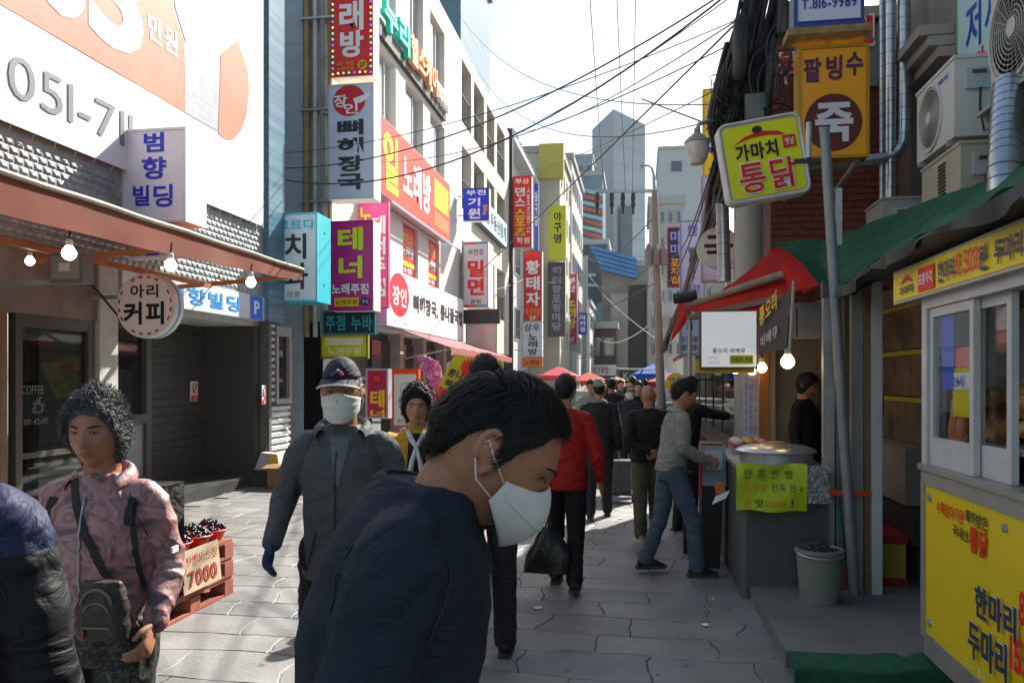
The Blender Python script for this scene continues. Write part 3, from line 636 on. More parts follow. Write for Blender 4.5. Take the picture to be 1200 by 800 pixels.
for i, m in enumerate(lm): tag(m.build('bulb_row', mat('bulb_dot%d' % i, cols[i], .3, 0, emit=.5), t), kind='stuff')
t, F = blade_sign('hangover_soup_sign', 'grey white soup sign with round red emblem below the red karaoke sign', 385, 234, 438, 97, 13.8, '#b4bccb', .4, '#e2e2dc', '#c2c6cc', wall=WX-.1)
F.ell(.46, .145, .36, .135, '#b01c34'); F.up(); F.text('장', .12, .09, .42, .2, '#ece6e8', .02); F.text('인', .34, .17, .66, .26, '#ece6e8', .02); F.poly([(.55, .13), (.95, .08), (.9, .13), (.72, .17), (.58, .17)], '#cfd3dc'); F.vtext('뼈해장국', .2, .30, .78, .93, '#1c2430', .045)
t, F = blade_sign('tenor_sign', 'magenta bar sign with two big yellow characters by the soup restaurant', 386, 364, 437, 258, 13.6, '#a80f72', .42, '#dcd8d0', '#9c1a70', wall=WX-.1)
F.text('테', .2, .07, .78, .33, '#c8c414', .06); F.text('너', .22, .39, .76, .64, '#c8c414', .06); F.text('노래주점', .06, .70, .9, .82, '#ded2dc', .03); F.rect(.12, .855, .68, .955, '#e0a41e'); F.ell(.83, .905, .11, .045, '#1a1a3a'); F.up(); F.text('노래무료', .15, .88, .65, .935, '#40260c', .01); F.text('무료', .76, .885, .9, .925, '#d0d0e0', .0)
t, F = blade_sign('pink_bar_sign', 'pink bar sign standing behind the magenta one', 393, 362, 455, 236, 15.6, '#d8588e', .12, '#d2608e', '#b03a70', wall=WX-.1)
F.vtext('테너주점', .7, .12, .95, .9, '#f0e8f0', .04); F.text('노', .45, .05, .7, .2, '#d8c41e', .03)
t, F = blade_sign('led_board', 'dark sign with outlined blue green letters under the magenta bar sign', 378, 392, 440, 363, 14.0, '#0b1a2c', .15, '#16242c', '#2a8a8a'); F.text('주점 누바', .06, .2, .94, .85, '#2f8f9a', .02)
t, F = blade_sign('yellow_board', 'yellow menu board low at the corner entrance behind the man with the cap', 376, 420, 431, 391, 14.1, '#b8b41a', .1, '#8a8a20', '#6a6a1a'); F.rect(.1, .15, .9, .45, '#d8d8b0'); F.text('노래주점', .15, .55, .85, .85, '#d8d4b8', .02)
t, F = blade_sign('go_club_sign', 'small blue baduk club sign marked 3F on the balcony building', 543, 259, 573, 220, 24.6, '#2430b4', .3, '#d4d4d6', '#2a36a8', wall=WX)
F.text('부전', .12, .05, .88, .22, '#e8e8f0', .02); F.text('기', .18, .30, .66, .56, '#f0f0f4', .04); F.text('원', .18, .62, .66, .94, '#f0f0f4', .04); F.text('3F', .76, .52, .94, .84, '#c08a2a', .03)
t, F = blade_sign('noodle_sign', 'white noodle restaurant sign with big red characters below the blue baduk sign', 543, 360, 572, 283, 24.8, '#bfc0c2', .9, '#d8d8da', '#9aa0a8', wall=WX)
F.rect(0, 0, .5, .035, '#c8322e'); F.rect(.5, 0, 1, .035, '#2a8ac0'); F.rect(0, .965, .5, 1, '#c8322e'); F.rect(.5, .965, 1, 1, '#2a8ac0'); F.text('부전집', .2, .11, .8, .2, '#3a3a3c', .01); F.text('밀', .18, .28, .84, .54, '#c81e1e', .05); F.text('면', .18, .56, .84, .82, '#c81e1e', .05); F.text('본점', .3, .88, .7, .95, '#3a3a3c', .01)
t, F = blade_sign('dance_sport_sign', 'tall red dance school sign with white and yellow characters on a dark post', 601, 290, 623, 206, 35.0, '#c22a1e', .5, '#d8d4cc', '#a8241c', wall=WX)
F.text('부산', .14, .03, .86, .11, '#f0e8e0', .02); F.vtext('댄스', .12, .15, .66, .43, '#f0e8e0', .05); F.vtext('스포츠', .12, .45, .66, .84, '#e8b41e', .05); F.text('학원', .2, .86, .9, .95, '#f0e8e0', .02); F.vtext('스포츠댄스', .74, .16, .92, .8, '#f0d8c8', .01)
t, F = blade_sign('prince_sign', 'tall red sign with three white characters above a white karaoke sign', 614, 376, 635, 294, 36.2, '#b41e1e', .5, '#e2dcd6', '#8c1a1a', wall=WX)
F.vtext('황태자', .12, .12, .88, .80, '#f0e8e4', .05); F.text('포장전문', .08, .82, .92, .91, '#e07a2a', .02); F.text('2F', .3, .93, .7, .985, '#f0d0c0', .02)
t, F = blade_sign('white_karaoke_sign', 'white karaoke sign with dark script hanging under the red prince sign', 612, 418, 635, 377, 36.0, '#b4bcc6', .5, '#d8d8da', '#98a0aa', wall=WX)
F.text('삼우', .1, .05, .9, .27, '#3a3a40', .02); F.vtext('노래방', .3, .32, .78, .96, '#3a3a40', .03)
t, F = blade_sign('orange_strip_sign', 'small orange sign at the foot of the white karaoke sign', 612, 430, 635, 419, 36.0, '#c8701e', .4, '#a85a1a'); F.text('노래방', .1, .2, .9, .8, '#7a2a10', .03)
t, F = blade_sign('baseball_sign', 'tall lime green sign with dark script on the cream building flank', 643, 305, 663, 241, 46.0, '#bfc02a', .4, '#d8d8b8', '#b4b42a'); F.vtext('야구명', .3, .1, .75, .7, '#2a2c20', .03)
t, F = blade_sign('food_stall_sign', 'tall charcoal food stall sign under the lime green sign', 642, 394, 662, 307, 46.2, '#3c3a3e', .4, '#56525a', '#2e2c30'); F.vtext('해리향포장마당', .25, .05, .78, .93, '#8d8a92', .03)
t, F = blade_sign('magenta_karaoke_sign', 'narrow magenta and yellow karaoke sign in the row past the charcoal sign', 663, 403, 676, 321, 55.0, '#a01458', .5, '#c8c0c4', '#c81e6e')
F.vtext('부산', .12, .04, .88, .26, '#f0e0ea', .05); F.rect(0, .30, 1, .80, '#8a0f4a'); F.up(); F.vtext('노래방', .1, .31, .9, .79, '#d8b81e', .06); F.text('2F', .3, .9, .75, .97, '#e8d8e0', .02)
t, F = blade_sign('small_blue_sign', 'small blue vertical sign on the far grey pole', 678, 392, 688, 366, 60.0, '#2a3aa0', .3, '#7a86c0'); F.vtext('마카롱', .15, .08, .85, .92, '#e0e4f0', .03)
t, F = blade_sign('knit_cafe_sign', 'white and violet vertical sign behind the dance school sign', 588, 262, 600, 190, 37.5, '#c8ccd8', .2, '#8a90c0'); F.vtext('니트카페', .2, .1, .8, .9, '#5a6078', .02)
t, F = blade_sign('billiard_sign', 'narrow blue sign between the red dance and prince signs', 626, 300, 631, 215, 38.5, '#38489c', .2, '#7a86c0'); F.vtext('당구장', .15, .1, .85, .6, '#d8dcec', .03)
# dark post that carries the dance sign
p = onY(598, 430, 35.2); t = thing('sign_post', (p.x, 35.2, 0), 'tall dark square post beside the red dance school sign', 'post')
MB().box((p.x-.28, 35.0, 0), (p.x+.12, 35.3, onY(598, 152, 35.2).z)).build('shaft', M_dark, t); MB().box((p.x-.33, 34.95, 0), (p.x+.17, 35.35, .3)).build('base', M_conc, t)

# ---- farther buildings on the left side of the street
def simple_block(name, label, x0, x1, y0, y1, z1, m, rows=4, colsx=3, colsy=4, side=1, roof=True, wm='window_glass_blue', z0=3.0, wh=.5, ww=.6):
    t = thing(name, ((x0+x1)/2, (y0+y1)/2, 0), label, 'building')
    MB().box((x0, y0, -.02), (x1, y1, z1)).build('wall', m, t)
    MB().box((x0-.15, y0-.15, z1+.002), (x1+.15, y1+.15, z1+.4)).build('parapet', M_conc, t)
    xf = x1 if side > 0 else x0; H = (z1 - z0) / rows
    for r in range(rows):
        za = z0 + r*H + H*.2; zb_ = za + H*wh
        for i in range(colsy):
            w = (y1-y0)/colsy; ya = y0 + i*w + w*(1-ww)/2
            fo = MB().box((min(xf, xf+side*.05), ya, za), (max(xf, xf+side*.05), ya+w*ww, zb_)).build('window', M_alu, t)
            MB().box((min(xf, xf+side*.07), ya+.08, za+.08), (max(xf, xf+side*.07), ya+w*ww-.08, zb_-.08)).build('pane', MATS[wm], fo)
        for i in range(colsx):
            w = (x1-x0)/colsx; xa = x0 + i*w + w*(1-ww)/2
            fo = MB().box((xa, y0-.05, za), (xa+w*ww, y0, zb_)).build('window', M_alu, t)
            MB().box((xa+.08, y0-.07, za+.08), (xa+w*ww-.08, y0, zb_-.08)).build('pane', MATS[wm], fo)
    return t
Xs = -6.4
t = simple_block('glass_roof_building', 'grey building with a slanted glass canopy roof beyond the balconies', Xs-5, Xs, 37.2, 45.6, 13.2, mat('grey_white_render', (.5, .5, .5), .75, .08, .8), rows=3, colsx=2, colsy=3)
k = MB(); zr = onY(600, 150, 37).z
k.prism([(Xs-5, 36.6, zr-1.2), (Xs+.6, 36.6, zr-.6), (Xs+.6, 36.6, zr-.35), (Xs-5, 36.6, zr+.6)], (0, 9.5, 0)); k.build('canopy_roof', mat('canopy_pale', (.55, .58, .60), .4, .1, 1), t)
for i in range(9): MB().bar((Xs+.5, 36.8+i, 13.3), (Xs+.62, 36.8+i, zr-.3), .12, .12).build('canopy_fin', M_alu, t)
# cream building whose flank faces down the street
xa, xb = onY(617, 300, 47.0).x, onY(656, 300, 47.0).x; zc = onY(640, 179, 47.0).z
t = simple_block('cream_building', 'plain cream building flank with a yellow cornice behind the lime sign', xa-3, xb, 47.0, 54.0, zc, mat('cream_flank', (.50, .48, .38), .8, .06, .8), rows=5, colsx=1, colsy=4, ww=.12)
MB().box((xb-1.2, 46.7, zc-1.6), (xb+.25, 47.2, zc+.45)).build('cornice_corner', mat('cornice_yellow', (.5, .42, .08), .7), t)
simple_block('slim_building', 'slim pale building with windows past the cream flank', xb-4, -4.7, 55.5, 66, 17.0, mat('slim_pale', (.48, .47, .46), .8, .06, .8), rows=5, colsx=2, colsy=5)
simple_block('end_shops', 'low white shops under the far signs on the left side', -9, -4.2, 67.5, 78, 8.0, mat('pale_shop', (.52, .52, .52), .8), rows=2, colsx=3, colsy=4)
# ------------------------------------------------------------------ buildings that close the view
def pxbox(name, label, px0, px1, pytop, Y, depth, m, rows=0, cols=0, wm='window_glass_blue', cap=True, ww=.7, wh=.5):
    a, b = onY(px0, pytop, Y), onY(px1, pytop, Y); z1 = a.z
    t = thing(name, ((a.x+b.x)/2, Y+depth/2, 0), label, 'building')
    MB().box((a.x, Y, -.02), (b.x, Y+depth, z1)).build('wall', m, t)
    if cap: MB().box((a.x-.2, Y-.2, z1+.002), (b.x+.2, Y+depth+.2, z1+.6)).build('parapet', mat('parapet_grey', (.4, .4, .4), .8), t)
    W, H = (b.x-a.x), z1
    for r in range(rows):
        for c in range(cols):
            w = W/cols; h = (H-3)/rows; xa = a.x + c*w + w*(1-ww)/2; za = 3 + r*h + h*.25
            fo = MB().box((xa, Y-.06, za), (xa+w*ww, Y, za+h*wh)).build('window', mat('far_frame', (.35, .36, .37), .6), t)
            MB().box((xa+.12, Y-.09, za+.12), (xa+w*ww-.12, Y-.01, za+h*wh-.12)).build('pane', MATS[wm], fo)
    return t, a.x, b.x, z1
M_tower = mat('tower_panels', (.33, .40, .45), .7, .05, .05)
# tall blank tower with a pointed gable line (its corner edge faces the street)
Yt = 185.0; a = onY(694, 152, Yt); b = onY(719, 128, Yt-6); c = onY(756, 146, Yt+3)
t = thing('tall_tower', (b.x, Yt, 0), 'tall blank blue grey tower closing the street', 'building')
back = [Vector((a.x, Yt+26, a.z)), Vector((c.x, Yt+26, c.z))]
k = MB(); base = lambda p: Vector((p.x, p.y, -.02))
tops = [a, b, c, back[1], back[0]]; k.add([base(p) for p in tops] + tops, [(0,1,6,5), (1,2,7,6), (2,3,8,7), (3,4,9,8), (4,0,5,9), (5,6,7,8,9)])
k.build('wall', M_tower, t)
for i in range(13):
    z = 6 + i*4.0
    if z > a.z - 1.0: break
    k = MB(); 
    for p, q in ((a, b), (b, c)):
        d = (q-p); nn = Vector((d.y, -d.x, 0)).normalized() * .06
        if nn.y > 0: nn = -nn
        z2 = min(z+.12, a.z); k.add([Vector((p.x, p.y, z))+nn, Vector((q.x, q.y, z))+nn, Vector((q.x, q.y, z2))+nn, Vector((p.x, p.y, z2))+nn], [(0,1,2,3)])
    k.build('panel_joint', mat('joint_dark', (.2, .26, .3), .8), t)
k = MB(); p = onY(733, 250, Yt-3); k.box((p.x-1.0, Yt-5.5, 3), (p.x+1.6, Yt+1, onY(733, 247, Yt).z)); k.build('dark_slot', mat('slot_dark', (.12, .16, .19), .6), t)
pxbox('pale_slab_tower', 'pale blank concrete tower with one small square opening', 772, 842, 176, 150, 22, mat('pale_tower', (.50, .54, .55), .75, .05, .05))[0]
p = onY(793, 195, 150); tagp = bpy.data.objects['pale_slab_tower']
MB().box((p.x-1.0, 149.7, p.z-.9), (p.x+.9, 150.0, p.z+.9)).build('square_opening', mat('opening_blue', (.04, .06, .12), .4), tagp)
pxbox('blue_low_tower', 'blue grey block next to the foot of the tall tower', 668, 694, 185, 160, 16, mat('blue_block', (.25, .35, .40), .7), rows=7, cols=3)
# glass building with red and white sun fins
t, x0, x1, z1 = pxbox('striped_building', 'teal glass building with slanted red sun fins', 674, 706, 207, 105, 10, mat('teal_glass', (.10, .22, .28), .15, .2, .3, spec=.7))
for i in range(11):
    za = onY(690, 222 + i*7.2, 104.6).z; fin = MB(); fin.prism([(x0-.1, 104.4, za), (x1+.1, 104.4, za-1.0), (x1+.1, 104.4, za-.55), (x0-.1, 104.4, za+.45)], (0, .6, 0)); fin.build('sun_fin', mat('fin_red', (.50, .10, .06), .6) if i % 2 else mat('fin_pale', (.35, .5, .58), .6), t)
t, x0, x1, z1 = pxbox('dark_teal_building', 'dark teal windowless building beside the stone wing', 672, 712, 287, 95, 12, mat('dark_teal', (.03, .065, .085), .5))
k = MB(); q = [onY(700, 355, 94.8), onY(715, 355, 94.8), onY(715, 392, 94.8), onY(700, 392, 94.8)]; k.prism(q, (0, .3, 0)); k.build('teal_window_wall', mat('teal_window', (.10, .32, .32), .3), t)  # window wall as a paler teal block on the dark front
# blue corrugated roof on the stone building
t, x0, x1, z1 = pxbox('stone_building', 'stained grey stone building with a deep corner opening and blue metal roof', 705, 762, 313, 82, 20, mat('stone_stained', (.27, .245, .22), .85, .25, .25, bump=.3, bscale=2, dirt=.5, dirtcol=(.1, .09, .08)))
ra, rb = onY(690, 286, 81), onY(742, 300, 78)
for i in range(5):
    k = MB(); z = onY(700, 290 + i*6, 80).z
    k.prism([onY(691 + i*3, 287 + i*6, 80.5), onY(746, 302 + i*5, 80.5), onY(746, 306 + i*5, 80.5), onY(693 + i*3, 291.5 + i*6, 80.5)], (0, 3.2, 0)); k.build('roof_sheet', mat('blue_metal_roof', (.035, .20, .50), .4, .15, .8), t)
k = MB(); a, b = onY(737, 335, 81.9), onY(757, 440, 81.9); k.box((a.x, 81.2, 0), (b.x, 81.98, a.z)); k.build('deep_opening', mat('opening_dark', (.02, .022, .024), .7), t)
k = MB(); a, b = onY(716, 345, 81.5), onY(736, 440, 81.5); k.box((a.x, 80.6, 0), (b.x, 81.98, a.z)); k.build('stone_pier', mat('stone_pier', (.33, .30, .27), .85, .2, .4, dirt=.4), t)
k = MB(); a, b = onY(758, 330, 81.5), onY(770, 440, 81.5); k.box((a.x, 80.4, 0), (b.x, 81.98, a.z)); k.build('stone_pier', mat('stone_pier2', (.25, .24, .23), .85, .2, .4), t)
t, x0, x1, z1 = pxbox('dark_brick_shop', 'low dark brick shop with white sign before the stone building', 672, 722, 385, 74, 5, mat('dark_shop_brick', (.07, .045, .04), .8, .3, 1.5), rows=1, cols=3)
pxbox('grey_right_block', 'pale grey building with a cluttered front past the leaning cables', 762, 800, 240, 62, 10, mat('grey_clutter', (.42, .42, .41), .8, .2, .5), rows=6, cols=4)
t, F = blade_sign('white_shop_sign', 'wide white shop sign with red script at the end of the street', 686, 440, 722, 427, 72.0, '#b9bcc0', .4, '#9a9ca0'); F.text('미가횟집', .25, .2, .75, .8, '#a03038', .03)
t, F = blade_sign('dark_shop_sign', 'dark shop sign with pale latin letters at the end of the street', 725, 446, 762, 434, 70.0, '#1c2426', .4, '#20282a'); F.text('Ko IIIL', .15, .2, .9, .8, '#9ab0b0', .02)
def canopy_tent(name, label, pxc, pytop, pyb, t_, w, col, pole_h=None):
    c = at(pxc, pytop, t_); zb_ = at(pxc, pyb, t_).z; o = thing(name, (c.x, c.y, 0), label, 'canopy')
    n = 4; k = MB(); rim = [Vector((c.x + w*sx, c.y + w*sy, zb_)) for sx, sy in ((-1,-1), (1,-1), (1,1), (-1,1))]
    top = Vector((c.x, c.y, c.z)); lowr = [p - Vector((0, 0, .18)) for p in rim]
    k.add([top] + rim + lowr, [(0, i+1, (i+1) % 4 + 1) for i in range(4)] + [(i+1, i+5, (i+1) % 4 + 5, (i+1) % 4 + 1) for i in range(4)]); k.build('cover', mat('tent_' + col, col, .7, .1, 1, transl=.25), o)
    for p in rim: MB().tube([(p.x, p.y, 0), p], .025, 6).build('pole', M_steel, o)
canopy_tent('market_tent', 'salmon peaked market tent at the end of the street', 722, 441, 453, 40, 1.5, '#c88a78')
canopy_tent('blue_parasol', 'bright blue canopy over a stall beside the far pole', 765, 426, 438, 30, .75, '#1560c8')
canopy_tent('red_parasol', 'pink red parasol over the shops past the black haired man', 655, 429, 440, 30, .7, '#d0505a')
canopy_tent('white_parasol', 'white and yellow canopy behind the camouflage cap', 697, 446, 458, 30, .8, '#b8bcae')
canopy_tent('red_parasol', 'coral red parasol over a stall before the white shop sign', 690, 436, 446, 36, .9, '#c84038')
canopy_tent('red_parasol', 'dark red canopy over the stalls past the blue canopy', 785, 436, 447, 24, .7, '#a02a22')
# hills of roofs on the right far side
simple_block('right_far_row', 'low pale shop row on the far right side of the street', 3.2, 8, 36, 60, 6.5, mat('right_row', (.42, .40, .38), .8, .1, .7), rows=2, colsx=2, colsy=7, side=-1)
# ------------------------------------------------------------------ right side: fried chicken kiosk
KX = 1.52                                   # plane of the kiosk front
M_ks = mat('kiosk_steel', (.36, .355, .33), .45, .12, 6, metal=.3, dirt=.3)
M_yel = mat('kiosk_yellow', (.80, .60, .008), .42, .05, 2, dirt=.12, dirtcol=(.55, .40, .02))
ks = thing('chicken_kiosk', (KX, 3.6, 0), 'steel kiosk with sliding windows and a yellow price panel below', 'kiosk')
ky0, ky1 = 1.4, 4.62
zs_, zp0 = 1.14, .22                         # sill, bottom of the yellow panel
MB().box((KX, ky0, .12), (KX+.05, ky1, zp0)).build('skirt', M_ks, ks)
MB().box((KX+.004, ky0, zp0), (KX+.05, ky1, zs_-.08)).build('front_board', M_ks, ks)
pnl = MB().box((KX-.006, ky0, zp0+.03), (KX+.003, ky1-.05, zs_-.10)).build('yellow_panel', M_yel, ks)
for c in (((KX-.016, ky1-.05, zp0), (KX+.05, ky1, zs_-.08)), ((KX-.012, ky0, zp0), (KX+.004, ky1-.05, zp0+.03)), ((KX-.014, ky0, zs_-.10), (KX+.05, ky1, zs_-.02)), ((KX-.03, ky0, zs_-.02), (KX+.12, ky1+.01, zs_+.01))):
    MB().box(*c).build('trim', M_ks, ks)
for (y, z) in ((4.50, .98), (3.62, .98), (4.50, .32)): 
    b_ = MB(); b_.lathe([(.02, 0), (.018, -.012), (.001, -.016)], (KX-.006, y, z), 10, 'x'); b_.build('bolt', M_steel, ks)
MB().box((KX+.05, ky1-.04, .1), (KX+1.6, ky1, zs_)).build('side_wall', M_ks, ks)
MB().box((KX+1.5, ky0, .1), (KX+1.55, ky1, 2.4)).build('rear_wall', mat('kiosk_inside', (.10, .095, .085), .6), ks)
MB().box((KX+.1, ky0, .78), (KX+1.5, ky1-.05, .82)).build('worktop', M_steel, ks)
# window frames: jambs and sliding sashes
M_w = mat('window_alu', (.55, .57, .58), .4, .06, 6, dirt=.15)
def yk(px): return onX(px, HY, KX).y
zt = 1.98
jb = MB(); jb.box((KX-.01, ky1-.07, zs_+.01), (KX+.09, ky1, zt+.06)); jb.box((KX-.01, ky0, zt), (KX+.09, ky1-.07, zt+.06)); jb.build('window_frame', M_w, ks)
M_kg = glass('kiosk_glass', (.92, .95, .95), .0, 1.22)
def sash(ya, yb, xo, nm='sliding_window'):
    f = MB(); w = .045; x0, x1 = KX+xo, KX+xo+.03
    f.box((x0, ya, zs_+.012), (x1, yb, zs_+.16)); f.box((x0, ya, zt-.05), (x1, yb, zt-.002)); f.box((x0, ya, zs_+.16), (x1, ya+w, zt-.05)); f.box((x0, yb-w, zs_+.16), (x1, yb, zt-.05))
    o = f.build(nm, M_w, ks); MB().box((x0+.012, ya+w, zs_+.16), (x0+.017, yb-w, zt-.05)).build('pane', M_kg, o)
sash(3.98, 4.54, .005); sash(3.68, 4.06, .04); sash(2.6, 3.40, .005)
MB().box((KX-.01, 3.36, zs_+.01), (KX+.08, 3.42, zt)).build('mullion', M_w, ks)
MB().box((KX+.05, ky1-.04, zs_+.01), (KX+1.5, ky1, zt)).build('side_panel', mat('kiosk_side_dull', (.33, .33, .32), .6), ks)
# sign fascia
MB().box((KX-.02, ky0, zt+.06), (KX+.12, ky1+.05, 2.22)).build('header', M_ks, ks)
t, F = wall_sign('kiosk_sign', 'yellow price sign with navy and red lettering above the kiosk windows', KX-.06, 1047, 1300, 2.035, 2.225, '#dcba00', .04, '#b8b8ae', s=-1)
yl0 = onX(1047, HY, KX-.06).y; Lk = yl0 - onX(1300, HY, KX-.06).y
fx = lambda px: (yl0 - onX(px, HY, KX-.06).y) / Lk
F.text('가마치', fx(1056), .55, fx(1072), .80, '#201a1a', .03); F.poly([(fx(1056), .5), (fx(1064), .22), (fx(1072), .5), (fx(1064), .4)], '#b01c1c'); F.rect(fx(1078), .22, fx(1097), .86, '#c8201c'); F.up(); F.text('포장가격', fx(1079.5), .38, fx(1095.5), .70, '#f0e4d8', .02)
F.text('한마리', fx(1102), .24, fx(1122), .80, '#252c4c', .03); F.text('8,500', fx(1124), .20, fx(1150), .84, '#c8203c', .014); F.text('원', fx(1151), .24, fx(1160), .82, '#252c4c', .03); F.text('두마리', fx(1169), .24, fx(1203), .80, '#252c4c', .03); F.text('16,000원', fx(1208), .2, fx(1270), .84, '#c8203c', .04)
# writing on the yellow panel
FP = Face(ks, (KX-.009, ky1-.05, zp0), (0, -2.4, 0), (0, 0, zs_-zp0))
def fk(px, py): q = onX(px, py, KX-.009); return ((ky1-.05 - q.y) / 2.4, 1 - (q.z - zp0) / (zs_-zp0))
def ktext(body, pxa, pxb, pym_top, pym_bot, col, bold):       # heights measured at the left end of the words
    xa, ya = fk(pxa, pym_top); xb, _ = fk(pxb, pym_top); _, yb = fk(pxa, pym_bot); return FP.text(body, xa, ya, xb, yb, col, bold)
ktext('수확엄마가문', 1098, 1130, 585, 601, '#c2341c', .02); ktext('특허받은', 1132, 1158, 596, 612, '#2c2416', .02); ktext('국내산', 1117, 1136, 613, 627, '#2c2416', .02); ktext('통닭', 1137, 1158, 615, 646, '#c2301c', .03)
FP.up(); FP.up()
ktext('한마리', 1146, 1196, 682, 722, '#f1ecd6', .075); ktext('두마리', 1138, 1185, 722, 768, '#f1ecd6', .075); FP.up()
ktext('한마리', 1146.5, 1195.5, 683, 721, '#2a3440', .03); ktext('두마리', 1138.5, 1184.5, 723, 767, '#2a3440', .03)
ktext('8,500', 1199, 1240, 690, 738, '#c8203c', .05); ktext('15,000', 1188, 1250, 742, 790, '#c8203c', .05); ktext('소스 별도', 1136, 1160, 768, 778, '#e8dca8', .0)
# chicken behind the glass
M_ch = mat('fried_chicken', (.45, .15, .03), .45, .3, 25, col2=(.62, .30, .07), bump=.6, bscale=60)
M_rch = mat('raw_chicken', (.50, .13, .06), .4, .25, 12, col2=(.62, .26, .14))
tr = thing('chicken_tray', (KX+.35, 3.55, 1.4), 'heaped tray of golden fried chicken behind the kiosk window', 'food')
MB().box((KX+.10, 3.72, 1.27), (KX+.5, 4.5, 1.30)).build('tray', M_steel, tr)
for i in range(46):
    y = random.uniform(3.78, 4.46); x = KX + .15 + random.uniform(0, .28); z = 1.33 + random.random() * .26 * (1 - abs(x-KX-.3)/.5)
    b_ = MB(); b_.blob((x, y, z), (random.uniform(.05, .075), random.uniform(.06, .1), random.uniform(.04, .055)), 8, 6, .14); b_.build('chicken_piece', M_ch, tr, smooth='all')
MB().box((KX+.12, 3.74, .83), (KX+.16, 4.5, 1.268)).build('stand', mat('stand_dark', (.02, .021, .022), .4), tr)
hb = thing('hanging_chicken', (KX+.2, 4.2, 1.35), 'red glazed chickens hanging behind the small kiosk pane', 'food')
for i in range(7):
    y = 4.26 + .055 * (i % 4) + random.uniform(-.01, .01); z = 1.30 + .10 * (i // 4) + random.uniform(-.03, .03); x = KX + .065 + .01 * (i % 2)
    b_ = MB(); b_.tube([(x, y, z-.13), (x, y, z-.06), (x+.01, y, z+.02), (x, y+.01, z+.1)], [.012, .032, .027, .010], 9); b_.build('chicken', M_rch, hb, smooth='all')
b_ = MB(); b_.grid(lambda u, v: Vector((KX+.1+.1*v, 4.0+.5*u, 1.19+.07*math.sin(v*3)+.03*nz1(u*9, v*7))), 14, 8); tag(b_.build('crumpled_plastic', mat('cloudy_plastic', (.5, .52, .52), .3), smooth='all'), 'crumpled clear plastic on the kiosk sill inside the glass', 'plastic sheet')
for i, (ya, yb, za, zb_, col, lab) in enumerate(((4.28, 4.44, 1.55, 1.95, '#1c50b8', 'blue sticker on the small sliding pane of the kiosk'), (4.03, 4.30, 1.42, 1.66, '#c8b41a', 'yellow handbill on the small sliding pane of the kiosk'), (4.05, 4.42, 1.62, 1.76, '#c05a5a', 'pink sticker band across the small sliding pane of the kiosk'))):
    t = thing('window_sticker', (KX+.03, (ya+yb)/2, za), lab, 'sticker'); MB().box((KX+.028 + .004*i, ya, za), (KX+.031 + .004*i, yb, zb_)).build('sheet', paint(col), t)
    if i == 1: f = Face(t, (KX+.034, yb, za), (0, ya-yb, 0), (0, 0, zb_-za), .008); f.rect(.1, .1, .95, .45, '#e0e4f0'); f.up(); f.text('24시', .15, .15, .6, .4, '#2a38a8', .02)
# posters behind the entrance gap beside the kiosk
gp = thing('entrance_recess', (2.1, 6.6, 0), 'dim entrance between kiosk and stall with food photo panels', 'entrance')
MB().box((2.06, 5.95, .0), (2.12, 8.0, 2.35)).build('back_wall', mat('recess_beige', (.14, .13, .11), .7), gp)
for i, (za, zb_) in enumerate(((1.84, 2.15), (1.48, 1.79), (1.13, 1.43))):
    MB().box((2.03, 6.0, za), (2.058, 7.5, zb_)).build('food_photo', mat('food_photo%d' % i, (.04, .035, .03), .35, .5, 5, col2=(.22, .16, .10)), gp)
    MB().box((2.025, 6.0, zb_+.002), (2.056, 7.5, zb_+.035)).build('yellow_strip', paint('#8a8a12'), gp)
MB().box((1.90, 6.15, .69), (2.056, 7.4, 1.10)).build('cabinet', mat('cabinet_drab', (.20, .185, .15), .6), gp)
MB().box((1.94, 6.15, .4), (2.056, 7.4, .68)).build('gap_shade', mat('gap_shade_dark', (.05, .04, .035), .7), gp)  # solid block, coloured dark for the shade of the gap under the cabinet
bxs = thing('yellow_carton', (1.9, 6.5, .095), 'yellow and red oil carton on the floor of the dim entrance', 'carton')
MB().box((1.72, 6.2, .15), (1.92, 6.9, .40)).build('carton_body', mat('carton_yellow', (.42, .33, .04), .6, .1, 6), bxs); MB().box((1.71, 6.19, .1), (1.93, 6.91, .148)).build('carton_base', mat('carton_red', (.35, .02, .02), .6), bxs); MB().box((1.71, 6.19, .402), (1.93, 6.91, .46)).build('carton_lid', MATS['carton_red'], bxs)
F = Face(bxs, (1.718, 6.88, .17), (0, -.65, 0), (0, 0, .22)); F.text('식용유 18L', .15, .55, .85, .7, '#4a3c1c', .01)
# ---- posts between kiosk and stall
fp = thing('door_frame', (1.64, 5.92, .095), 'white aluminium door frame post beside the dim entrance', 'door frame')
x0 = onY(1015, 400, 5.92).x; x1 = onY(1034, 400, 5.92).x
MB().box((x0+.04, 5.92, .095), (x1, 6.0, 2.35)).build('post', M_w, fp); MB().box((x0, 5.95, .095), (x0+.037, 6.03, 2.35)).build('brown_jamb', mat('jamb_brown', (.19, .11, .06), .6, .2, 5), fp)
MB().box((x0-.08, 5.98, .095), (x0-.004, 6.05, 2.3)).build('jamb', mat('jamb_grey', (.28, .27, .25), .6), fp)
MB().box((x1+.002, 5.93, 1.35), (x1+.012, 5.96, 1.5)).build('latch', M_dark, fp)
fp2 = thing('steel_frame', (1.4, 6.05, .095), 'galvanised steel stall frame with two uprights behind the leaning pole', 'frame')
for px0, px1, cl in ((965, 978, (.36, .37, .37)), (980, 990, (.24, .235, .225)), (1002, 1010, (.22, .15, .09))):
    a, b = onY(px0, 400, 6.1).x, onY(px1, 400, 6.1).x; MB().box((a, 6.1, .095), (b, 6.16, 2.32)).build('upright', mat('upright%d' % px0, cl, .5, .15, 6, metal=.3, dirt=.3), fp2)
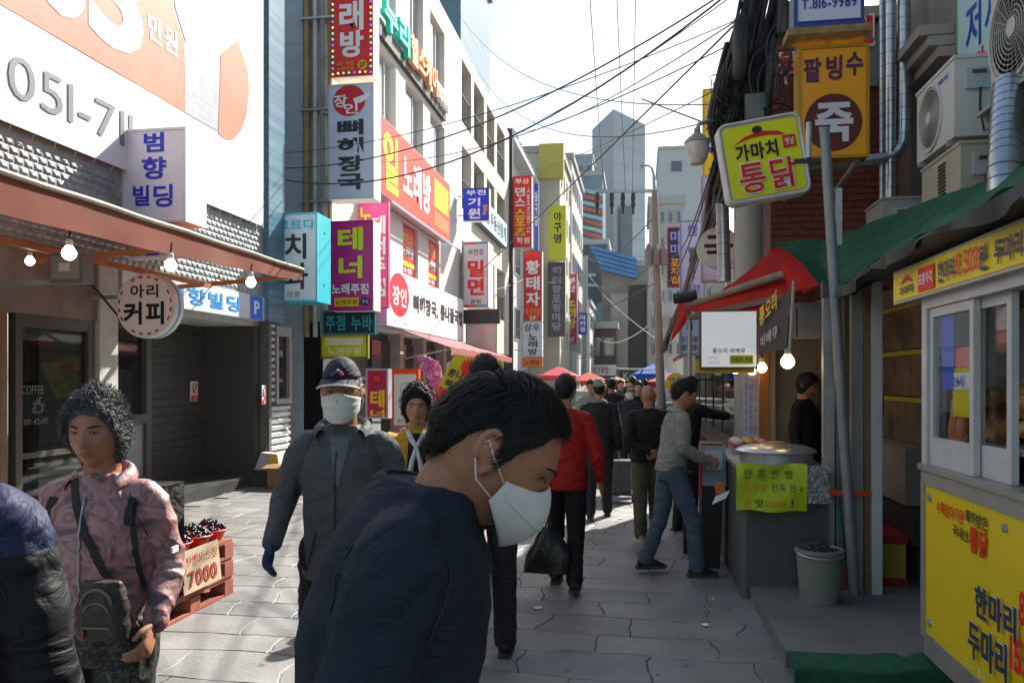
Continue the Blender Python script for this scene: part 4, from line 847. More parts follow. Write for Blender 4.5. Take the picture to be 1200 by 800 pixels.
MB().box((onY(964, 400, 6.1).x, 6.09, 2.2), (onY(1034, 400, 6.1).x, 6.17, 2.32)).build('header_beam', mat('header_dark', (.10, .095, .09), .7), fp2)
lp = thing('leaning_pole', (1.3, 5.7, .095), 'tall grey steel pole leaning through the green tarp', 'pole')
pa, pb = at(1001, 690, 5.62), at(966, 150, 5.62); pa.z = .095
MB().tube([pa, pb], .035, 14).build('tube', mat('pole_grey', (.26, .28, .29), .5, .12, 5, metal=.3, dirt=.25), lp, smooth=True)
MB().tube([pb + Vector((-.10, .02, -.2)), pb + Vector((-.10, .02, .05))], .02, 8).build('stub_pipe', M_steel, lp)
MB().bar(pb + Vector((-.2, .03, -.22)), pb + Vector((.06, .03, -.22)), .03, .03).build('clamp', M_dark, lp)
MB().box((pb.x+.08, pb.y, 2.55), (pb.x+.12, pb.y+.04, 2.95)).build('conduit', M_steel, lp)
# broom behind bucket
br = thing('broom', (1.42, 6.0, .1), 'broom with teal handle leaning on the stall frame', 'broom'); q = at(990, 660, 5.75); MB().tube([(q.x, q.y, .22), (q.x-.06, q.y+.1, 1.2)], .013, 8).build('handle', mat('teal_handle', (.05, .16, .15), .5), br); MB().prism([(q.x-.03, q.y-.02, .26), (q.x+.03, q.y-.02, .26), (q.x+.09, q.y-.03, .1), (q.x-.07, q.y-.03, .1)], (0, .05, 0)).build('bristles', mat('bristle', (.16, .08, .05), .8), br)

# ---- green netting tarp over the kiosk
low = [(1.30, 1.4, 2.30), (1.33, 2.6, 2.30), (1.35, 3.6, 2.29), (1.36, 4.6, 2.30), (1.36, 5.2, 2.27), (1.33, 5.75, 2.19)]
upp = [(2.45, 1.4, 3.0), (2.45, 3.2, 3.0), (2.45, 4.9, 2.98), (2.42, 6.2, 3.02), (2.3, 7.2, 3.04), (1.75, 8.4, 2.98)]
def interp(tbl, u):
    k = u * (len(tbl) - 1); i = min(int(k), len(tbl) - 2); f = k - i; return Vector(tbl[i]).lerp(Vector(tbl[i+1]), f)
def tarp(u, v):
    p = interp(low, u).lerp(interp(upp, u), v); p.z += -.10 * math.sin(v * math.pi) * (.6 + .4*math.sin(u*9)) + .045 * nz1(u*11, v*5) + .02 * nz1(u*26, v*13, 2) + .014 * math.sin(v*16 + u*38 + 3*nz1(u*6, v*3)) * (1-v)
    return p
M_tarp = mat('green_tarp', (.012, .085, .042), .85, .3, 5, col2=(.03, .17, .09), bump=.5, bscale=140, dirt=.5, dirtcol=(.07, .09, .06), transl=.2)
tp = thing('green_tarp', (1.9, 4, 2.3), 'dark green netting tarp draped as a roof over the kiosk', 'tarp')
k = MB(); k.grid(tarp, 70, 26); k.build('sheet', M_tarp, tp, smooth='all')
k = MB(); k.grid(lambda u, v: interp(low, u) + Vector((-.01 + .02*math.sin(u*60)*v, 0, -(.05 + .03*math.sin(u*23))*v)), 80, 3); k.build('hem', mat('tarp_hem', (.06, .065, .06), .9, .3, 8), tp, smooth='all')
k = MB(); k.grid(lambda u, v: Vector((1.36 + u*.9, 1.4 + v*4.3, 2.25 + u*.05)), 4, 4); k.build('roof_board', mat('roof_underside', (.09, .085, .08), .8), tp)
lo2 = [at(1040, 322, 5.1), at(1000, 345, 5.5), at(965, 340, 6.0), at(945, 325, 6.3), at(912, 296, 6.9)]
up2 = [Vector((2.42, 6.2, 3.02)), Vector((2.35, 7.0, 3.08)), Vector((2.1, 7.9, 3.05)), Vector((1.85, 8.3, 3.0)), at(905, 284, 8.0)]
k = MB(); k.grid(lambda u, v: interp(lo2, u).lerp(interp(up2, u), v) + Vector((0, 0, -.16*math.sin(v*math.pi)*math.sin(u*math.pi) + .02*nz1(u*9, v*9, 5))), 36, 20); k.build('lower_fold', M_tarp, tp, smooth='all')

# ---- red tarp awning over the stall
rt = thing('red_tarp', (.9, 7.4, 2.2), 'red tarp awning on crossed poles over the bun stall', 'awning')
M_red = mat('red_tarp', (.72, .016, .012), .6, .2, 3, transl=.6, bump=.15, bscale=30)
A, B = at(908, 291, 6.9), at(958, 336, 6.15); C_, D_ = at(799, 362, 8.9), at(838, 372, 7.6)
def red(u, v):
    p = A.lerp(B, u).lerp(C_.lerp(D_, u), v); p.z += -.07*math.sin(v*math.pi) - .05*math.sin(u*math.pi)*(1-v) + .015*nz1(u*6, v*12); return p
k = MB(); k.grid(red, 16, 34); k.build('sheet', M_red, rt, smooth='all')
fl = [at(797, 352, 9.0), at(808, 345, 8.8), at(804, 378, 8.7), at(785, 402, 8.9)]
k = MB(); k.grid(lambda u, v: fl[0].lerp(fl[1], u).lerp(fl[3].lerp(fl[2], u), v) + Vector((0, .06*math.sin(v*5+u*2), 0)), 8, 14); k.build('front_flap', M_red, rt, smooth='all')
fr = [at(900, 292, 6.9), at(914, 290, 6.85), at(960, 335, 6.0), at(925, 342, 6.2)]
k = MB(); k.grid(lambda u, v: fr[0].lerp(fr[1], u).lerp(fr[3].lerp(fr[2], u), v) + Vector((0, -.04*math.sin(v*3.1), .03*math.sin(v*3.1))), 8, 16); k.build('side_flap', M_red, rt, smooth='all')
MB().tube([at(928, 318, 6.4), at(806, 358, 8.8)], .035, 10).build('pole', mat('pole_drab', (.20, .16, .12), .7, .2, 6), rt, smooth=True)
MB().bar(at(935, 345, 6.3), at(808, 372, 8.6), .07, .05).build('beam', mat('beam_brown', (.12, .08, .06), .7, .2, 6), rt)
MB().tube([at(808, 352, 8.75), Vector((at(808, 352, 8.75).x, at(808, 352, 8.75).y, .095))], .022, 8).build('pole', M_steel, rt)
MB().tube([at(790, 350, 8.7), at(816, 346, 8.6)], .06, 10).build('rolled_end', M_black, rt)

# ---- bun stall: counter, steamer, notes, machine
ct = thing('stall_counter', (1.0, 6.6, .0), 'dark grey stall counter with a lime handwritten sheet over its front', 'counter')
cx0, cx1, cyf = .735, 1.34, 6.03
M_ctr = mat('counter_grey', (.085, .092, .095), .55, .12, 5, dirt=.25)
MB().box((cx0, cyf, .0), (cx1, 7.6, .93)).build('body', M_ctr, ct); MB().box((cx0-.02, cyf-.02, .932), (cx1+.02, 7.62, .965)).build('top', M_steel, ct)
MB().box((cx0-.005, cyf-.006, .0), (cx0+.035, cyf, .93)).build('corner_strip', mat('strip_grey', (.14, .145, .15), .5), ct)
MB().bar((cx0-.03, cyf-.07, .80), (cx1+.30, cyf-.07, .80), .06, .035).build('front_rail', mat('orange_rail', (.55, .07, .02), .5), ct)
a, b = onY(863, 543, cyf-.12), onY(946, 600, cyf-.12)
def lime(u, v): return Vector((a.x + (b.x-a.x)*u, cyf-.115 - .012*math.sin(v*5+u*6) - .01*nz1(u*6, v*4), a.z + (b.z-a.z)*v - .012*u*0 + .008*math.sin(u*9)))
sg = thing('lime_sheet', (1.0, cyf-.12, .6), 'lime yellow sheet with handwritten steamed bun notice on the counter front', 'notice')
k = MB(); k.grid(lime, 24, 12); k.build('sheet', mat('lime_paper', (.50, .62, .015), .55, .06, 4), sg, smooth='all')
F = Face(sg, (a.x, cyf-.135, b.z), (b.x-a.x, 0, 0), (0, 0, a.z-b.z)); F.text('안 흥 찐 빵', .1, .10, .80, .30, '#23262a', .0); F.text('국 산 팥', .1, .42, .44, .57, '#d8641e', .005); F.text('반죽 안 o', .5, .40, .94, .58, '#23262a', .0); F.text('손', .1, .76, .2, .92, '#d8641e', .005); F.text('맛', .26, .74, .38, .92, '#23262a', .01); F.text('있습니다', .40, .76, .70, .90, '#d8641e', .005); F.text('!', .77, .74, .80, .90, '#23262a', .02)
pl = thing('plastic_wrap', (1.3, cyf-.1, .8), 'clear crinkled plastic wrap hanging beside the lime sheet', 'plastic sheet'); c, d = onY(946, 546, cyf-.1), onY(974, 590, cyf-.1)
k = MB(); k.grid(lambda u, v: Vector((c.x + (d.x-c.x)*u*(.8+.2*v), cyf-.11 + .02*nz1(u*12, v*12, 2) , c.z + (d.z-c.z)*v)), 18, 18); k.build('wrap', mat('crinkle_plastic', (.30, .31, .31), .15, .4, 20, spec=.9), pl)
sm = thing('steamer', (1.02, 6.5, .965), 'wide round metal steamer with a domed silver lid on the counter', 'steamer'); sc_ = Vector((onY(909, 540, 6.42).x, 6.42, .965))
k = MB(); k.lathe([(.27, 0), (.27, .075), (.265, .08)], sc_, 36); k.build('pot', M_steel, sm, smooth=True)
k = MB(); k.lathe([(.30, .082), (.305, .092), (.29, .105), (.22, .128), (.1, .142), (.001, .146)], sc_, 36); k.build('lid', mat('lid_silver', (.62, .62, .61), .28, .08, 6, metal=.8), sm, smooth=True)
k = MB(); k.lathe([(.075, .144), (.07, .156), (.001, .158)], sc_, 20); k.build('lid_plate', mat('lid_ochre', (.45, .25, .10), .5), sm, smooth=True)
ta = thing('trays', (1.0, 7.2, .965), 'low red rimmed tray with wrapped buns behind the steamer', 'tray'); MB().box((.80, 7.0, .966), (1.1, 7.5, 1.02)).build('tray', M_steel, ta); MB().box((.79, 6.99, 1.021), (1.11, 7.51, 1.04)).build('red_rim', mat('tray_red', (.45, .03, .03), .5), ta)
for i in range(9): b_ = MB(); b_.blob((.84 + .1*(i % 3), 7.08 + .15*(i//3), 1.06), (.05, .06, .035), 8, 5, .08); b_.build('wrapped_bun', mat('bun_%d' % (i % 3), ((.55, .5, .45), (.5, .3, .08), (.5, .2, .18))[i % 3], .6), ta, smooth='all')
# standing machine at the stall end
mc = thing('vending_stand', (.55, 6.9, 0), 'black stand with a pale screen housing beside the grey sweater', 'stand'); mx0, mx1 = onY(822, 560, 6.95).x, onY(848, 560, 6.95).x
MB().prism([(mx0+.01, 6.95, 0.0), (mx1-.03, 6.95, 0.0), (mx1, 6.95, .70), (mx0, 6.95, .70)], (0, .3, 0)).build('pedestal', mat('pedestal_black', (.012, .012, .013), .4), mc)
MB().prism([(mx0, 6.93, .702), (mx1+.02, 6.93, .702), (mx1+.02, 7.0, 1.04), (mx0, 7.0, 1.04)], (0, .28, 0)).build('housing', mat('housing_grey', (.33, .35, .36), .45), mc)
MB().prism([(mx0+.03, 6.925, .84), (mx1-.01, 6.925, .84), (mx1-.01, 6.985, 1.0), (mx0+.03, 6.985, 1.0)], (0, .02, 0)).build('screen', mat('screen_pale', (.40, .48, .52), .15), mc)
MB().box((mx0-.02, 6.90, .60), (mx0, 6.96, .98)).build('pink_tag', mat('pink_tag', (.70, .02, .16), .5), mc)
MB().box((mx0+.0, 7.0, 1.042), (mx1, 7.25, 1.055)).build('red_top', mat('top_red', (.22, .04, .03), .5), mc)
MB().box((mx0-.12, 7.5, 0), (mx0-.04, 7.6, .75)).build('side_post', MATS['pedestal_black'], mc)
q = onY(846, 583, 5.9); nt_ = thing('price_slip', q, 'small white slip held by an orange clip at the counter corner', 'slip'); MB().prism([q + Vector((-.07, 0, -.05)), q + Vector((.03, 0, .0)), q + Vector((.055, 0, .055)), q + Vector((-.045, 0, .01))], (0, .004, 0)).build('slip', paint('#cfcfcf'), nt_); MB().prism([q + Vector((-.04, .004, .02)), q + Vector((.03, .004, .05)), q + Vector((.0, .004, .11)), q + Vector((-.05, .004, .09))], (0, .02, 0)).build('clip', mat('clip_orange', (.55, .12, .03), .5), nt_)
# bucket
bk = onZ(960, 704, .095); bo = thing('bucket', bk, 'grey green plastic bucket full of scraps in front of the counter', 'bucket')
k = MB(); k.lathe([(.118, 0), (.125, .02), (.148, .33), (.158, .335), (.158, .36), (.148, .362), (.14, .33), (.13, .3), (.001, .3)], bk, 28); k.build('pail', mat('bucket_plastic', (.22, .24, .21), .5, .1, 4), bo, smooth=True)
k = MB()
for i in range(70): a_ = random.uniform(0, 6.28); r_ = random.uniform(0, .125); k.blob(bk + Vector((r_*math.cos(a_), r_*math.sin(a_), .335 + .05*(1-r_/.13)+random.uniform(-.01, .02))), (random.uniform(.01, .03), random.uniform(.01, .03), .012), 6, 4, .2)
tag(k.build('scraps', mat('scraps', (.05, .045, .04), .8, .5, 30), bo), kind='stuff')
k = MB(); k.tube([bk + Vector((.155*math.cos(th), .155*math.sin(th)-.02, .34 - .10*math.sin(th*1.0)*0 + .02*math.sin(th))) for th in np.linspace(3.3, 6.1, 12)], .005, 5); k.build('handle', M_steel, bo)
# stall rear: walls, menu sheet, posts, bulbs
st = thing('stall_booth', (1.6, 8.0, .095), 'open bun stall booth with beige back wall and orange post', 'stall')
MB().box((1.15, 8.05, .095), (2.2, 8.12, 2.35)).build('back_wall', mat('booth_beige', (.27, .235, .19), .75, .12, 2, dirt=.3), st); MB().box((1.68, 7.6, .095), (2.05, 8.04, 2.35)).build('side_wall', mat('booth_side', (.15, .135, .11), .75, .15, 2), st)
a, b = onY(890, 400, 7.9).x, onY(901, 400, 7.9).x; MB().box((a, 7.9, .095), (b, 8.0, 2.2)).build('post', mat('post_orange', (.42, .16, .025), .5, .12, 4), st)
a, b = onY(901, 400, 7.9).x, onY(909, 400, 7.9).x; MB().box((a, 7.92, .095), (b, 8.0, 2.2)).build('post', mat('post_beige', (.38, .32, .24), .6), st)
a, b = onY(871, 433, 7.85), onY(889, 512, 7.85); ms = thing('menu_sheet', (a.x, 7.85, b.z), 'pale blue menu sheet with columns of small writing hanging in the bun stall', 'menu')
MB().box((a.x, 7.85, b.z), (b.x, 7.855, a.z)).build('sheet', paint('#9fa8bc'), ms); F = Face(ms, (a.x, 7.848, b.z), (b.x-a.x, 0, 0), (0, 0, a.z-b.z))
for i, (x0_, c_, s_) in enumerate(((.08, '#4a5a9a', '찐빵만두옥수수'), (.38, '#3a3a48', '이천원삼천원'), (.68, '#b04a5a', '감자떡국화빵'))): F.vtext(s_, x0_, .06, x0_+.22, .95, c_, .0)
sgx = thing('duck_lightbox', at(853, 432, 6.6), 'lit white barbecue lightbox with yellow back frame under the red tarp', 'sign')
a, b = onY(820, 432, 6.75), onY(888, 363, 6.75)
MB().box((a.x-.03, 6.80, a.z-.035), (b.x-.02, 6.86, b.z-.4)).build('back_frame', mat('frame_ochre', (.55, .36, .03), .5), sgx); MB().box((a.x, 6.75, a.z), (b.x, 6.80, b.z)).build('cabinet', mat('lb_brown', (.10, .06, .05), .5), sgx)
MB().box((a.x+.015, 6.742, a.z+.015), (b.x-.012, 6.749, b.z-.012)).build('face', paint('#dfeeea', .4, .12), sgx)
F = Face(sgx, (a.x, 6.738, a.z), (b.x-a.x, 0, 0), (0, 0, b.z-a.z)); F.text('통오리 바베큐', .22, .645, .78, .735, '#3c3c34', .015); F.text('한마리 포장', .15, .79, .3, .83, '#b05058', .0); F.text('두마리 포장', .15, .87, .34, .91, '#b05058', .0); F.rect(.52, .77, .92, .92, '#9a9c0e'); F.up(); F.text('사이즈 변경', .55, .80, .89, .89, '#1c1c10', .01)
dk = thing('dark_banner', at(908, 415, 6.2), 'charcoal hanging banner with yellow and white lettering beside the lightbox', 'banner'); q4 = [at(888, 373, 6.5), at(927, 337, 5.9), at(922, 408, 5.95), at(889, 416, 6.5)]
bil = lambda u, v: q4[0].lerp(q4[1], u).lerp(q4[3].lerp(q4[2], u), v)
k = MB(); k.grid(lambda u, v: bil(u, v) + Vector((0, .012*math.sin(u*7), 0)), 12, 8); k.build('cloth', mat('banner_charcoal', (.065, .05, .045), .7), dk, smooth='all')
uu = q4[2] - q4[3]; vv = q4[0] - q4[3]; nn = uu.cross(vv).normalized()
lettering('통오리', q4[3] + uu*.15 + vv*.62 + nn*.02 + Vector((0, 0, .03)), uu*.62 + Vector((0, 0, .10)), vv*.5, '#b89410', dk, .05); lettering('바베큐', q4[3] + uu*.18 + vv*.16 + nn*.02, uu*.6 + Vector((0, 0, .05)), vv*.32, '#a8a49c', dk, .01)
MB().tube([q4[1] + Vector((.02, 0, .05)), q4[2] + Vector((.02, 0, -.02))], .012, 8).build('rod', mat('rod_beige', (.4, .38, .33), .5), dk)
for i, (px, py, t_, r, lb_) in enumerate(((862, 432, 7.0, .045, 'warm lit bulb just under the corner of the white lightbox'), (893, 431, 6.9, .043, 'warm lit bulb by the orange post'), (881, 435, 7.6, .04, 'small warm lit bulb between two others under the lightbox'), (923, 424, 6.3, .055, 'larger warm lit bulb hanging alone before the beige stall wall'))): bulb(px, py, t_, r, lb_, True, .25)
bxg = thing('meter_box', at(950, 375, 6.3), 'grey plastic meter boxes under the green tarp by the stall', 'meter box'); q = at(952, 376, 6.4)
MB().box((q.x-.11, q.y, q.z-.14), (q.x+.12, q.y+.14, q.z+.15)).build('box', mat('meter_grey', (.23, .25, .27), .5, .1, 4), bxg); MB().box((q.x-.3, q.y+.02, q.z-.13), (q.x-.12, q.y+.14, q.z+.12)).build('box', MATS['meter_grey'], bxg)
# ------------------------------------------------------------------ right side: upper walls, brick house, air conditioners, ducts
RX = 2.78
b3 = thing('plaster_building', (RX, 5, 0), 'grey plastered building behind the kiosk carrying air conditioners', 'building')
ax = lambda px: onX(px, HY, RX).y
M_pl = mat('grey_plaster', (.25, .23, .21), .8, .12, 1.5, bump=.2, bscale=40, dirt=.4, dirtcol=(.12, .10, .09))
facade(b3, RX, 1.0, 8.9, -.02, 8.6, [(ax(1121)-.02, ax(1092), 3.55, 4.5)], M_pl, s=-1, mull=0, frame='brown_frame', pane='window_glass_blue')
MB().box((RX+.3, 1.0, 8.45), (RX+4, 8.9, 8.6)).build('roof', MATS['roof_slab'], b3)
for i, (dx, dz) in enumerate(((.14, 0), (.22, .10), (.30, .2))): MB().box((RX-dx, ax(1119), 4.5+dz), (RX-.002*i-.001, 8.85, 4.59+dz)).build('cornice', mat('cornice_stone', (.34, .31, .28), .75, .1, 2, dirt=.25), b3)
MB().box((RX-.1, 8.5, 0), (RX+.0, 8.92, 4.5)).build('pilaster', mat('pilaster_brown', (.16, .12, .10), .7, .15, 2), b3)
t, F = wall_sign('clinic_sign', 'pale green clinic sign with blue letters behind the upper air conditioner', RX-.05, 1122, 1300, 3.6, 5.1, '#8fb4b4', .04, '#5a8a8a', s=-1)
y_l = onX(1122, HY, RX-.05).y; w_l = y_l - onX(1300, HY, RX-.05).y; fq = lambda px: (y_l - onX(px, HY, RX-.05).y) / w_l
F.text('저체중', fq(1133), .24, fq(1205), .52, '#22308c', .014); F.text('마사지', fq(1142), .54, fq(1190), .66, '#c81e1e', .024)
MB().box((RX+.08, ax(1119), 3.6), (RX+.1, ax(1108), 4.2)).build('window_film', paint('#22346a'), b3)
# bricks of the flank that faces down the street
BY = 9.0; hx0, hx1 = onY(903, 200, BY).x, 2.72; HB = 5.45
b4 = thing('brick_house', (2.2, 10, 0), 'red brick house flank between the ducts and the cable pole', 'building')
MB().box((hx0+.01, BY+.02, -.02), (6, 12.5, HB-.02)).build('mortar_core', mat('mortar', (.16, .09, .075), .9, .15, 8), b4)
M_bk = mat('red_brick', (.17, .045, .030), .8, .35, 14, col2=(.26, .075, .05), bump=.3, bscale=120)
bk_ = MB(); bw, bh, gp_ = .205, .062, .010; nrow = int((HB - 2.3) / (bh+gp_))
for r in range(nrow):
    x = hx0 - (.5*bw if r % 2 else 0); z = 2.3 + r*(bh+gp_)
    while x < hx1:
        xa, xb = max(x, hx0), min(x+bw, hx1)
        if xb - xa > .03: bk_.box((xa, BY+random.uniform(0, .004), z), (xb, BY+.03, z+bh))
        x += bw + gp_
tag(bk_.build('bricks', M_bk, b4), kind='stuff')
MB().box((hx0-.05, BY-.05, HB), (6, 12.6, HB+.12)).build('coping', M_conc, b4)
MB().box((onY(930, 90, BY).x, BY-.06, onY(900, 110, BY).z), (hx1, BY-.02, onY(900, 40, BY).z)).build('metal_band', mat('green_grey_metal', (.20, .22, .20), .6, .15, 3), b4)
for i, (px, py, s_) in enumerate(((1010, 36, '원'), (985, 44, '리'), (922, 80, '부'))):
    q = onY(px, py, BY-.1); w = .26 if i != 2 else .2
    lettering(s_, (q.x-w/2, BY-.08, q.z-.17), (w, 0, 0), (0, 0, .34), '#e8e2e0', b4, .10, depth=.03, name='letter_outline'); lettering(s_, (q.x-w/2+.02, BY-.115, q.z-.15), (w-.04, 0, 0), (0, 0, .30), '#c01e2a', b4, .03, name='letter')
# spiral ducts
def duct(name, label, pts, r, seams=.12):
    o = thing(name, pts[0], label, 'duct'); k = MB(); k.tube(pts, r, 18); k.build('pipe', mat('duct_tin', (.46, .50, .53), .28, .12, 5, metal=.85, dirt=.2), o, smooth=True)
    k = MB()
    for a, b in zip(pts, pts[1:]):
        a, b = Vector(a), Vector(b); n = max(1, int((b-a).length / seams))
        for i in range(n): p = a.lerp(b, (i+.5)/n); d = (b-a).normalized(); k.tube([p - d*.003, p + d*.003], r+.0015, 18)
    tag(k.build('seams', mat('duct_seam', (.16, .17, .18), .5, metal=.6), o), kind='stuff'); return o
yd = 8.3
A = lambda px, py: onY(px, py, yd)
duct('spiral_duct', 'thinner tin spiral duct standing against the pilaster', [A(1043, 300), A(1043, -60)], .058)
duct('bent_duct', 'tin duct that turns sideways below the porridge sign', [A(1059, -60), A(1059, 150), A(1058, 166), A(1053, 177), A(1044, 184), A(1030, 187), A(940, 197)], .062)
duct('wall_pipe', 'slim upright tin pipe beside the spiral duct', [A(1033, 290), A(1033, -60)], .022)
duct('wide_duct', 'short wide tin duct rising from the green tarp by the air conditioners', [onX(1176, 250, 2.12), onX(1178, 190, 2.16), onX(1182, 100, 2.35)], .095, .07)
duct('round_vent_pipe', 'bent white grey vent pipe standing in front of the round red sign', [onY(849, 330, 9.5), onY(846, 230, 9.5), onY(847, 215, 9.4), onY(852, 207, 9.3)], .075)
# air conditioners
def ac(name, label, X, y0, y1, z0, z1, dp=.32, colr=(.58, .585, .57), brand=False, fan=True):
    o = thing(name, (X, (y0+y1)/2, z0), label, 'air conditioner'); m = mat('ac_shell_%.2f' % colr[0], colr, .45, .05, 3, dirt=.15)
    MB().box((X, y0, z0), (X+dp, y1, z1)).build('shell', m, o); MB().box((X-.01, y0-.01, z1+.001), (X+dp+.01, y1+.01, z1+.025)).build('lid', m, o)
    cy_, cz = (y0+y1)/2 + (y1-y0)*.1, (z0+z1)/2; R = min((z1-z0)*.44, (y1-y0)*.42)
    if fan:
        k = MB(); k.lathe([(R+.012, -.001), (R+.012, -.018), (R-.01, -.018), (R-.01, -.004)], (X, cy_, cz), 36, 'x'); k.build('fan_ring', m, o, smooth=True)
        k = MB(); k.lathe([(R-.012, -.003), (.001, -.003)], (X, cy_, cz), 36, 'x'); k.build('fan_recess', mat('fan_dark', (.09, .09, .085), .6), o)
        k = MB()
        for i in range(9): k.lathe([(R*(i+1.2)/10.5+.004, -.012), (R*(i+1.2)/10.5, -.016), (R*(i+1.2)/10.5-.004, -.012)], (X, cy_, cz), 28, 'x')
        for i in range(24): a = 2*math.pi*i/24; k.bar((X-.012, cy_+.03*math.cos(a), cz+.03*math.sin(a)), (X-.012, cy_+R*math.cos(a), cz+R*math.sin(a)), .004, .004)
        k.build('grille', mat('grille_grey', (.42, .42, .40), .5), o); k = MB(); k.lathe([(R*.19, -.02), (R*.17, -.026), (.001, -.026)], (X, cy_, cz), 20, 'x'); k.build('hub', m, o)
    MB().box((X+.08, y0-.025, z1-.24), (X+dp-.06, y0-.001, z1-.08)).build('service_cover', mat('ac_cover', (.40, .45, .50), .5), o); MB().box((X+.12, y0-.03, z1-.13), (X+.22, y0-.024, z1-.10)).build('label_plate', mat('plate_dark', (.09, .06, .06), .5), o)
    MB().tube([(X+dp*.55, y0-.03, z1-.24), (X+dp*.5, y0-.06, z0+.2), (X+dp*.6, y0-.05, z0+.02), (X+dp*.9, y0-.02, z0+.06)], .009, 6).build('hose', M_black, o)
    for y in (y0+.08, y1-.12): MB().box((X-.02, y, z0-.045), (X+dp+.1, y+.04, z0-.002)).build('mount_bracket', M_steel, o)
    if brand: lettering('SAMSUNG', (X-.004, y0+.36, z1-.10), (0, -.24, 0), (0, 0, .04), '#3a4a9c', o, .01)
    return o
ac('air_conditioner', 'white air conditioner unit with blue maker lettering and wired cover on its side', 2.40, 6.62, 7.46, 3.48, 4.08, brand=True)
ac('air_conditioner', 'air conditioner with its big fan grille beside the clinic sign', 2.42, 5.15, 6.02, 3.52, 4.30, .3, (.50, .49, .46))
o = ac('old_air_conditioner', 'old beige slotted air conditioner half hidden by the tarp below the white unit', 2.42, 6.55, 7.40, 2.75, 3.40, .3, (.44, .42, .33), fan=False)
for i in range(18): MB().box((2.408, 6.85, 2.82+i*.03), (2.419, 7.0, 2.834+i*.03)).build('vent_slot', M_dark, o)
k = thing('unit_shelf', (2.5, 5.6, 3.46), 'steel shelf under the air conditioner with the big fan', 'shelf'); MB().box((2.35, 5.0, 3.455), (2.78, 6.1, 3.475)).build('plate', M_steel, k); MB().bar((2.38, 5.1, 3.43), (2.77, 5.1, 3.1), .03, .03).build('brace', M_steel, k); MB().bar((2.38, 6.0, 3.43), (2.77, 6.0, 3.1), .03, .03).build('brace', M_steel, k)
o = ac('grey_unit', 'open sided grey unit resting on the tarp beyond the beige air conditioner', 2.2, 7.75, 8.3, 2.85, 3.25, .38, (.33, .33, .30), fan=False); MB().tube([(2.25, 7.73, 3.12), (2.5, 7.7, 2.98)], .022, 8).build('chrome_tube', M_steel, o)

# ---- signs on poles at the right
t, F = blade_sign('phone_number_sign', 'white blue bordered sign with a phone number over the porridge sign', 931, 33, 1012, -45, 7.6, '#b7bcca', .25, '#8a93a4', '#3a4a8c'); F.rect(0, .91, 1, 1, '#20307c'); F.text('T.816-9989', .1, .54, .90, .72, '#2a3a84', .02); F.text('부전약국', .1, .1, .9, .42, '#2a3a84', .03)
MB().box((t.location.x-.36, 7.58, t.location.z-.07), (t.location.x+.36, 7.86, t.location.z-.006)).build('rusty_base', mat('rusty', (.30, .20, .08), .7, .4, 12), t)
t, F = blade_sign('porridge_sign', 'ochre porridge sign with a brown disc and white character', 935, 187, 1018, 51, 7.7, '#c98a0c', .2, '#a87a1a', '#b8820e')
F.text('팥', .08, .1, .33, .32, '#4a1f3c', .03); F.text('빙', .40, .09, .63, .31, '#4a1f3c', .03); F.text('수', .68, .07, .92, .28, '#4a1f3c', .03); F.ell(.50, .685, .405, .255, '#4e1a12', n=36); F.up(); F.text('죽', .24, .51, .78, .86, '#b8b6bc', .06)
for xo in (-.2, .25): MB().bar((t.location.x+xo, 7.8, t.location.z), (t.location.x+xo, 9.0, t.location.z-.1), .04, .04).build('bracket', M_steel, t)
# tilted chicken sign with rounded white frame
cs = at(895, 186, 6.3); o = thing('tilted_chicken_sign', cs, 'tilted lime yellow chicken sign with rounded white frame and red lettering', 'sign')
Rz = Matrix.Translation(cs) @ Matrix.Rotation(math.radians(4), 4, 'Z') @ Matrix.Rotation(math.radians(-9), 4, 'Y')
def rrect(w, h, r, n=5): return [(sx*(w-r) + r*math.cos(math.radians(a0 + 90*i/n)), sy*(h-r) + r*math.sin(math.radians(a0+90*i/n))) for sx, sy, a0 in ((1,1,0), (-1,1,90), (-1,-1,180), (1,-1,270)) for i in range(n+1)]
W2, H2 = .325, .325
k = MB(); k.prism([Rz @ Vector((x, 0, z)) for x, z in rrect(W2, H2, .07)], Rz.to_3x3() @ Vector((0, .13, 0))); k.build('cabinet', mat('cab_white', (.58, .58, .56), .5, .08, 6, dirt=.25), o)
k = MB(); k.add([Rz @ Vector((x, -.006, z)) for x, z in rrect(W2-.035, H2-.04, .03)], [tuple(range(24))[::-1]]); k.build('face', paint('#c9c814'), o)
rim = MB(); rr = rrect(W2-.012, H2-.014, .06); rim.tube([Rz @ Vector((x, -.008, z)) for x, z in rr + rr[:1]], .012, 6); rim.build('rim', mat('rim_white', (.62, .62, .6), .4, dirt=.2), o)
ux, uz = Rz.to_3x3() @ Vector((1, 0, 0)), Rz.to_3x3() @ Vector((0, 0, 1))
F = Face(o, Rz @ Vector((-W2, -.008, -H2)), ux*2*W2, uz*2*H2); F.poly([(.15, .30), (.3, .21), (.5, .16), (.72, .20), (.8, .26), (.6, .225), (.4, .225), (.25, .26)], '#b81c14'); F.ell(.47, .14, .06, .045, '#1c1c18'); F.up(); F.text('가마치', .17, .29, .68, .50, '#1c1c1c', .035); F.rect(.75, .27, .9, .42, '#c03020'); F.up(); F.text('옛날', .77, .3, .88, .39, '#e8e0c0', .01); F.text('통닭', .155, .51, .865, .91, '#f0ead8', .048); F.up(); F.text('통닭', .17, .525, .85, .895, '#c01c18', .018)
MB().bar(cs + Vector((.0, .14, .2)), Vector((1.15, 8.3, cs.z+.3)), .05, .05).build('bracket', M_steel, o)
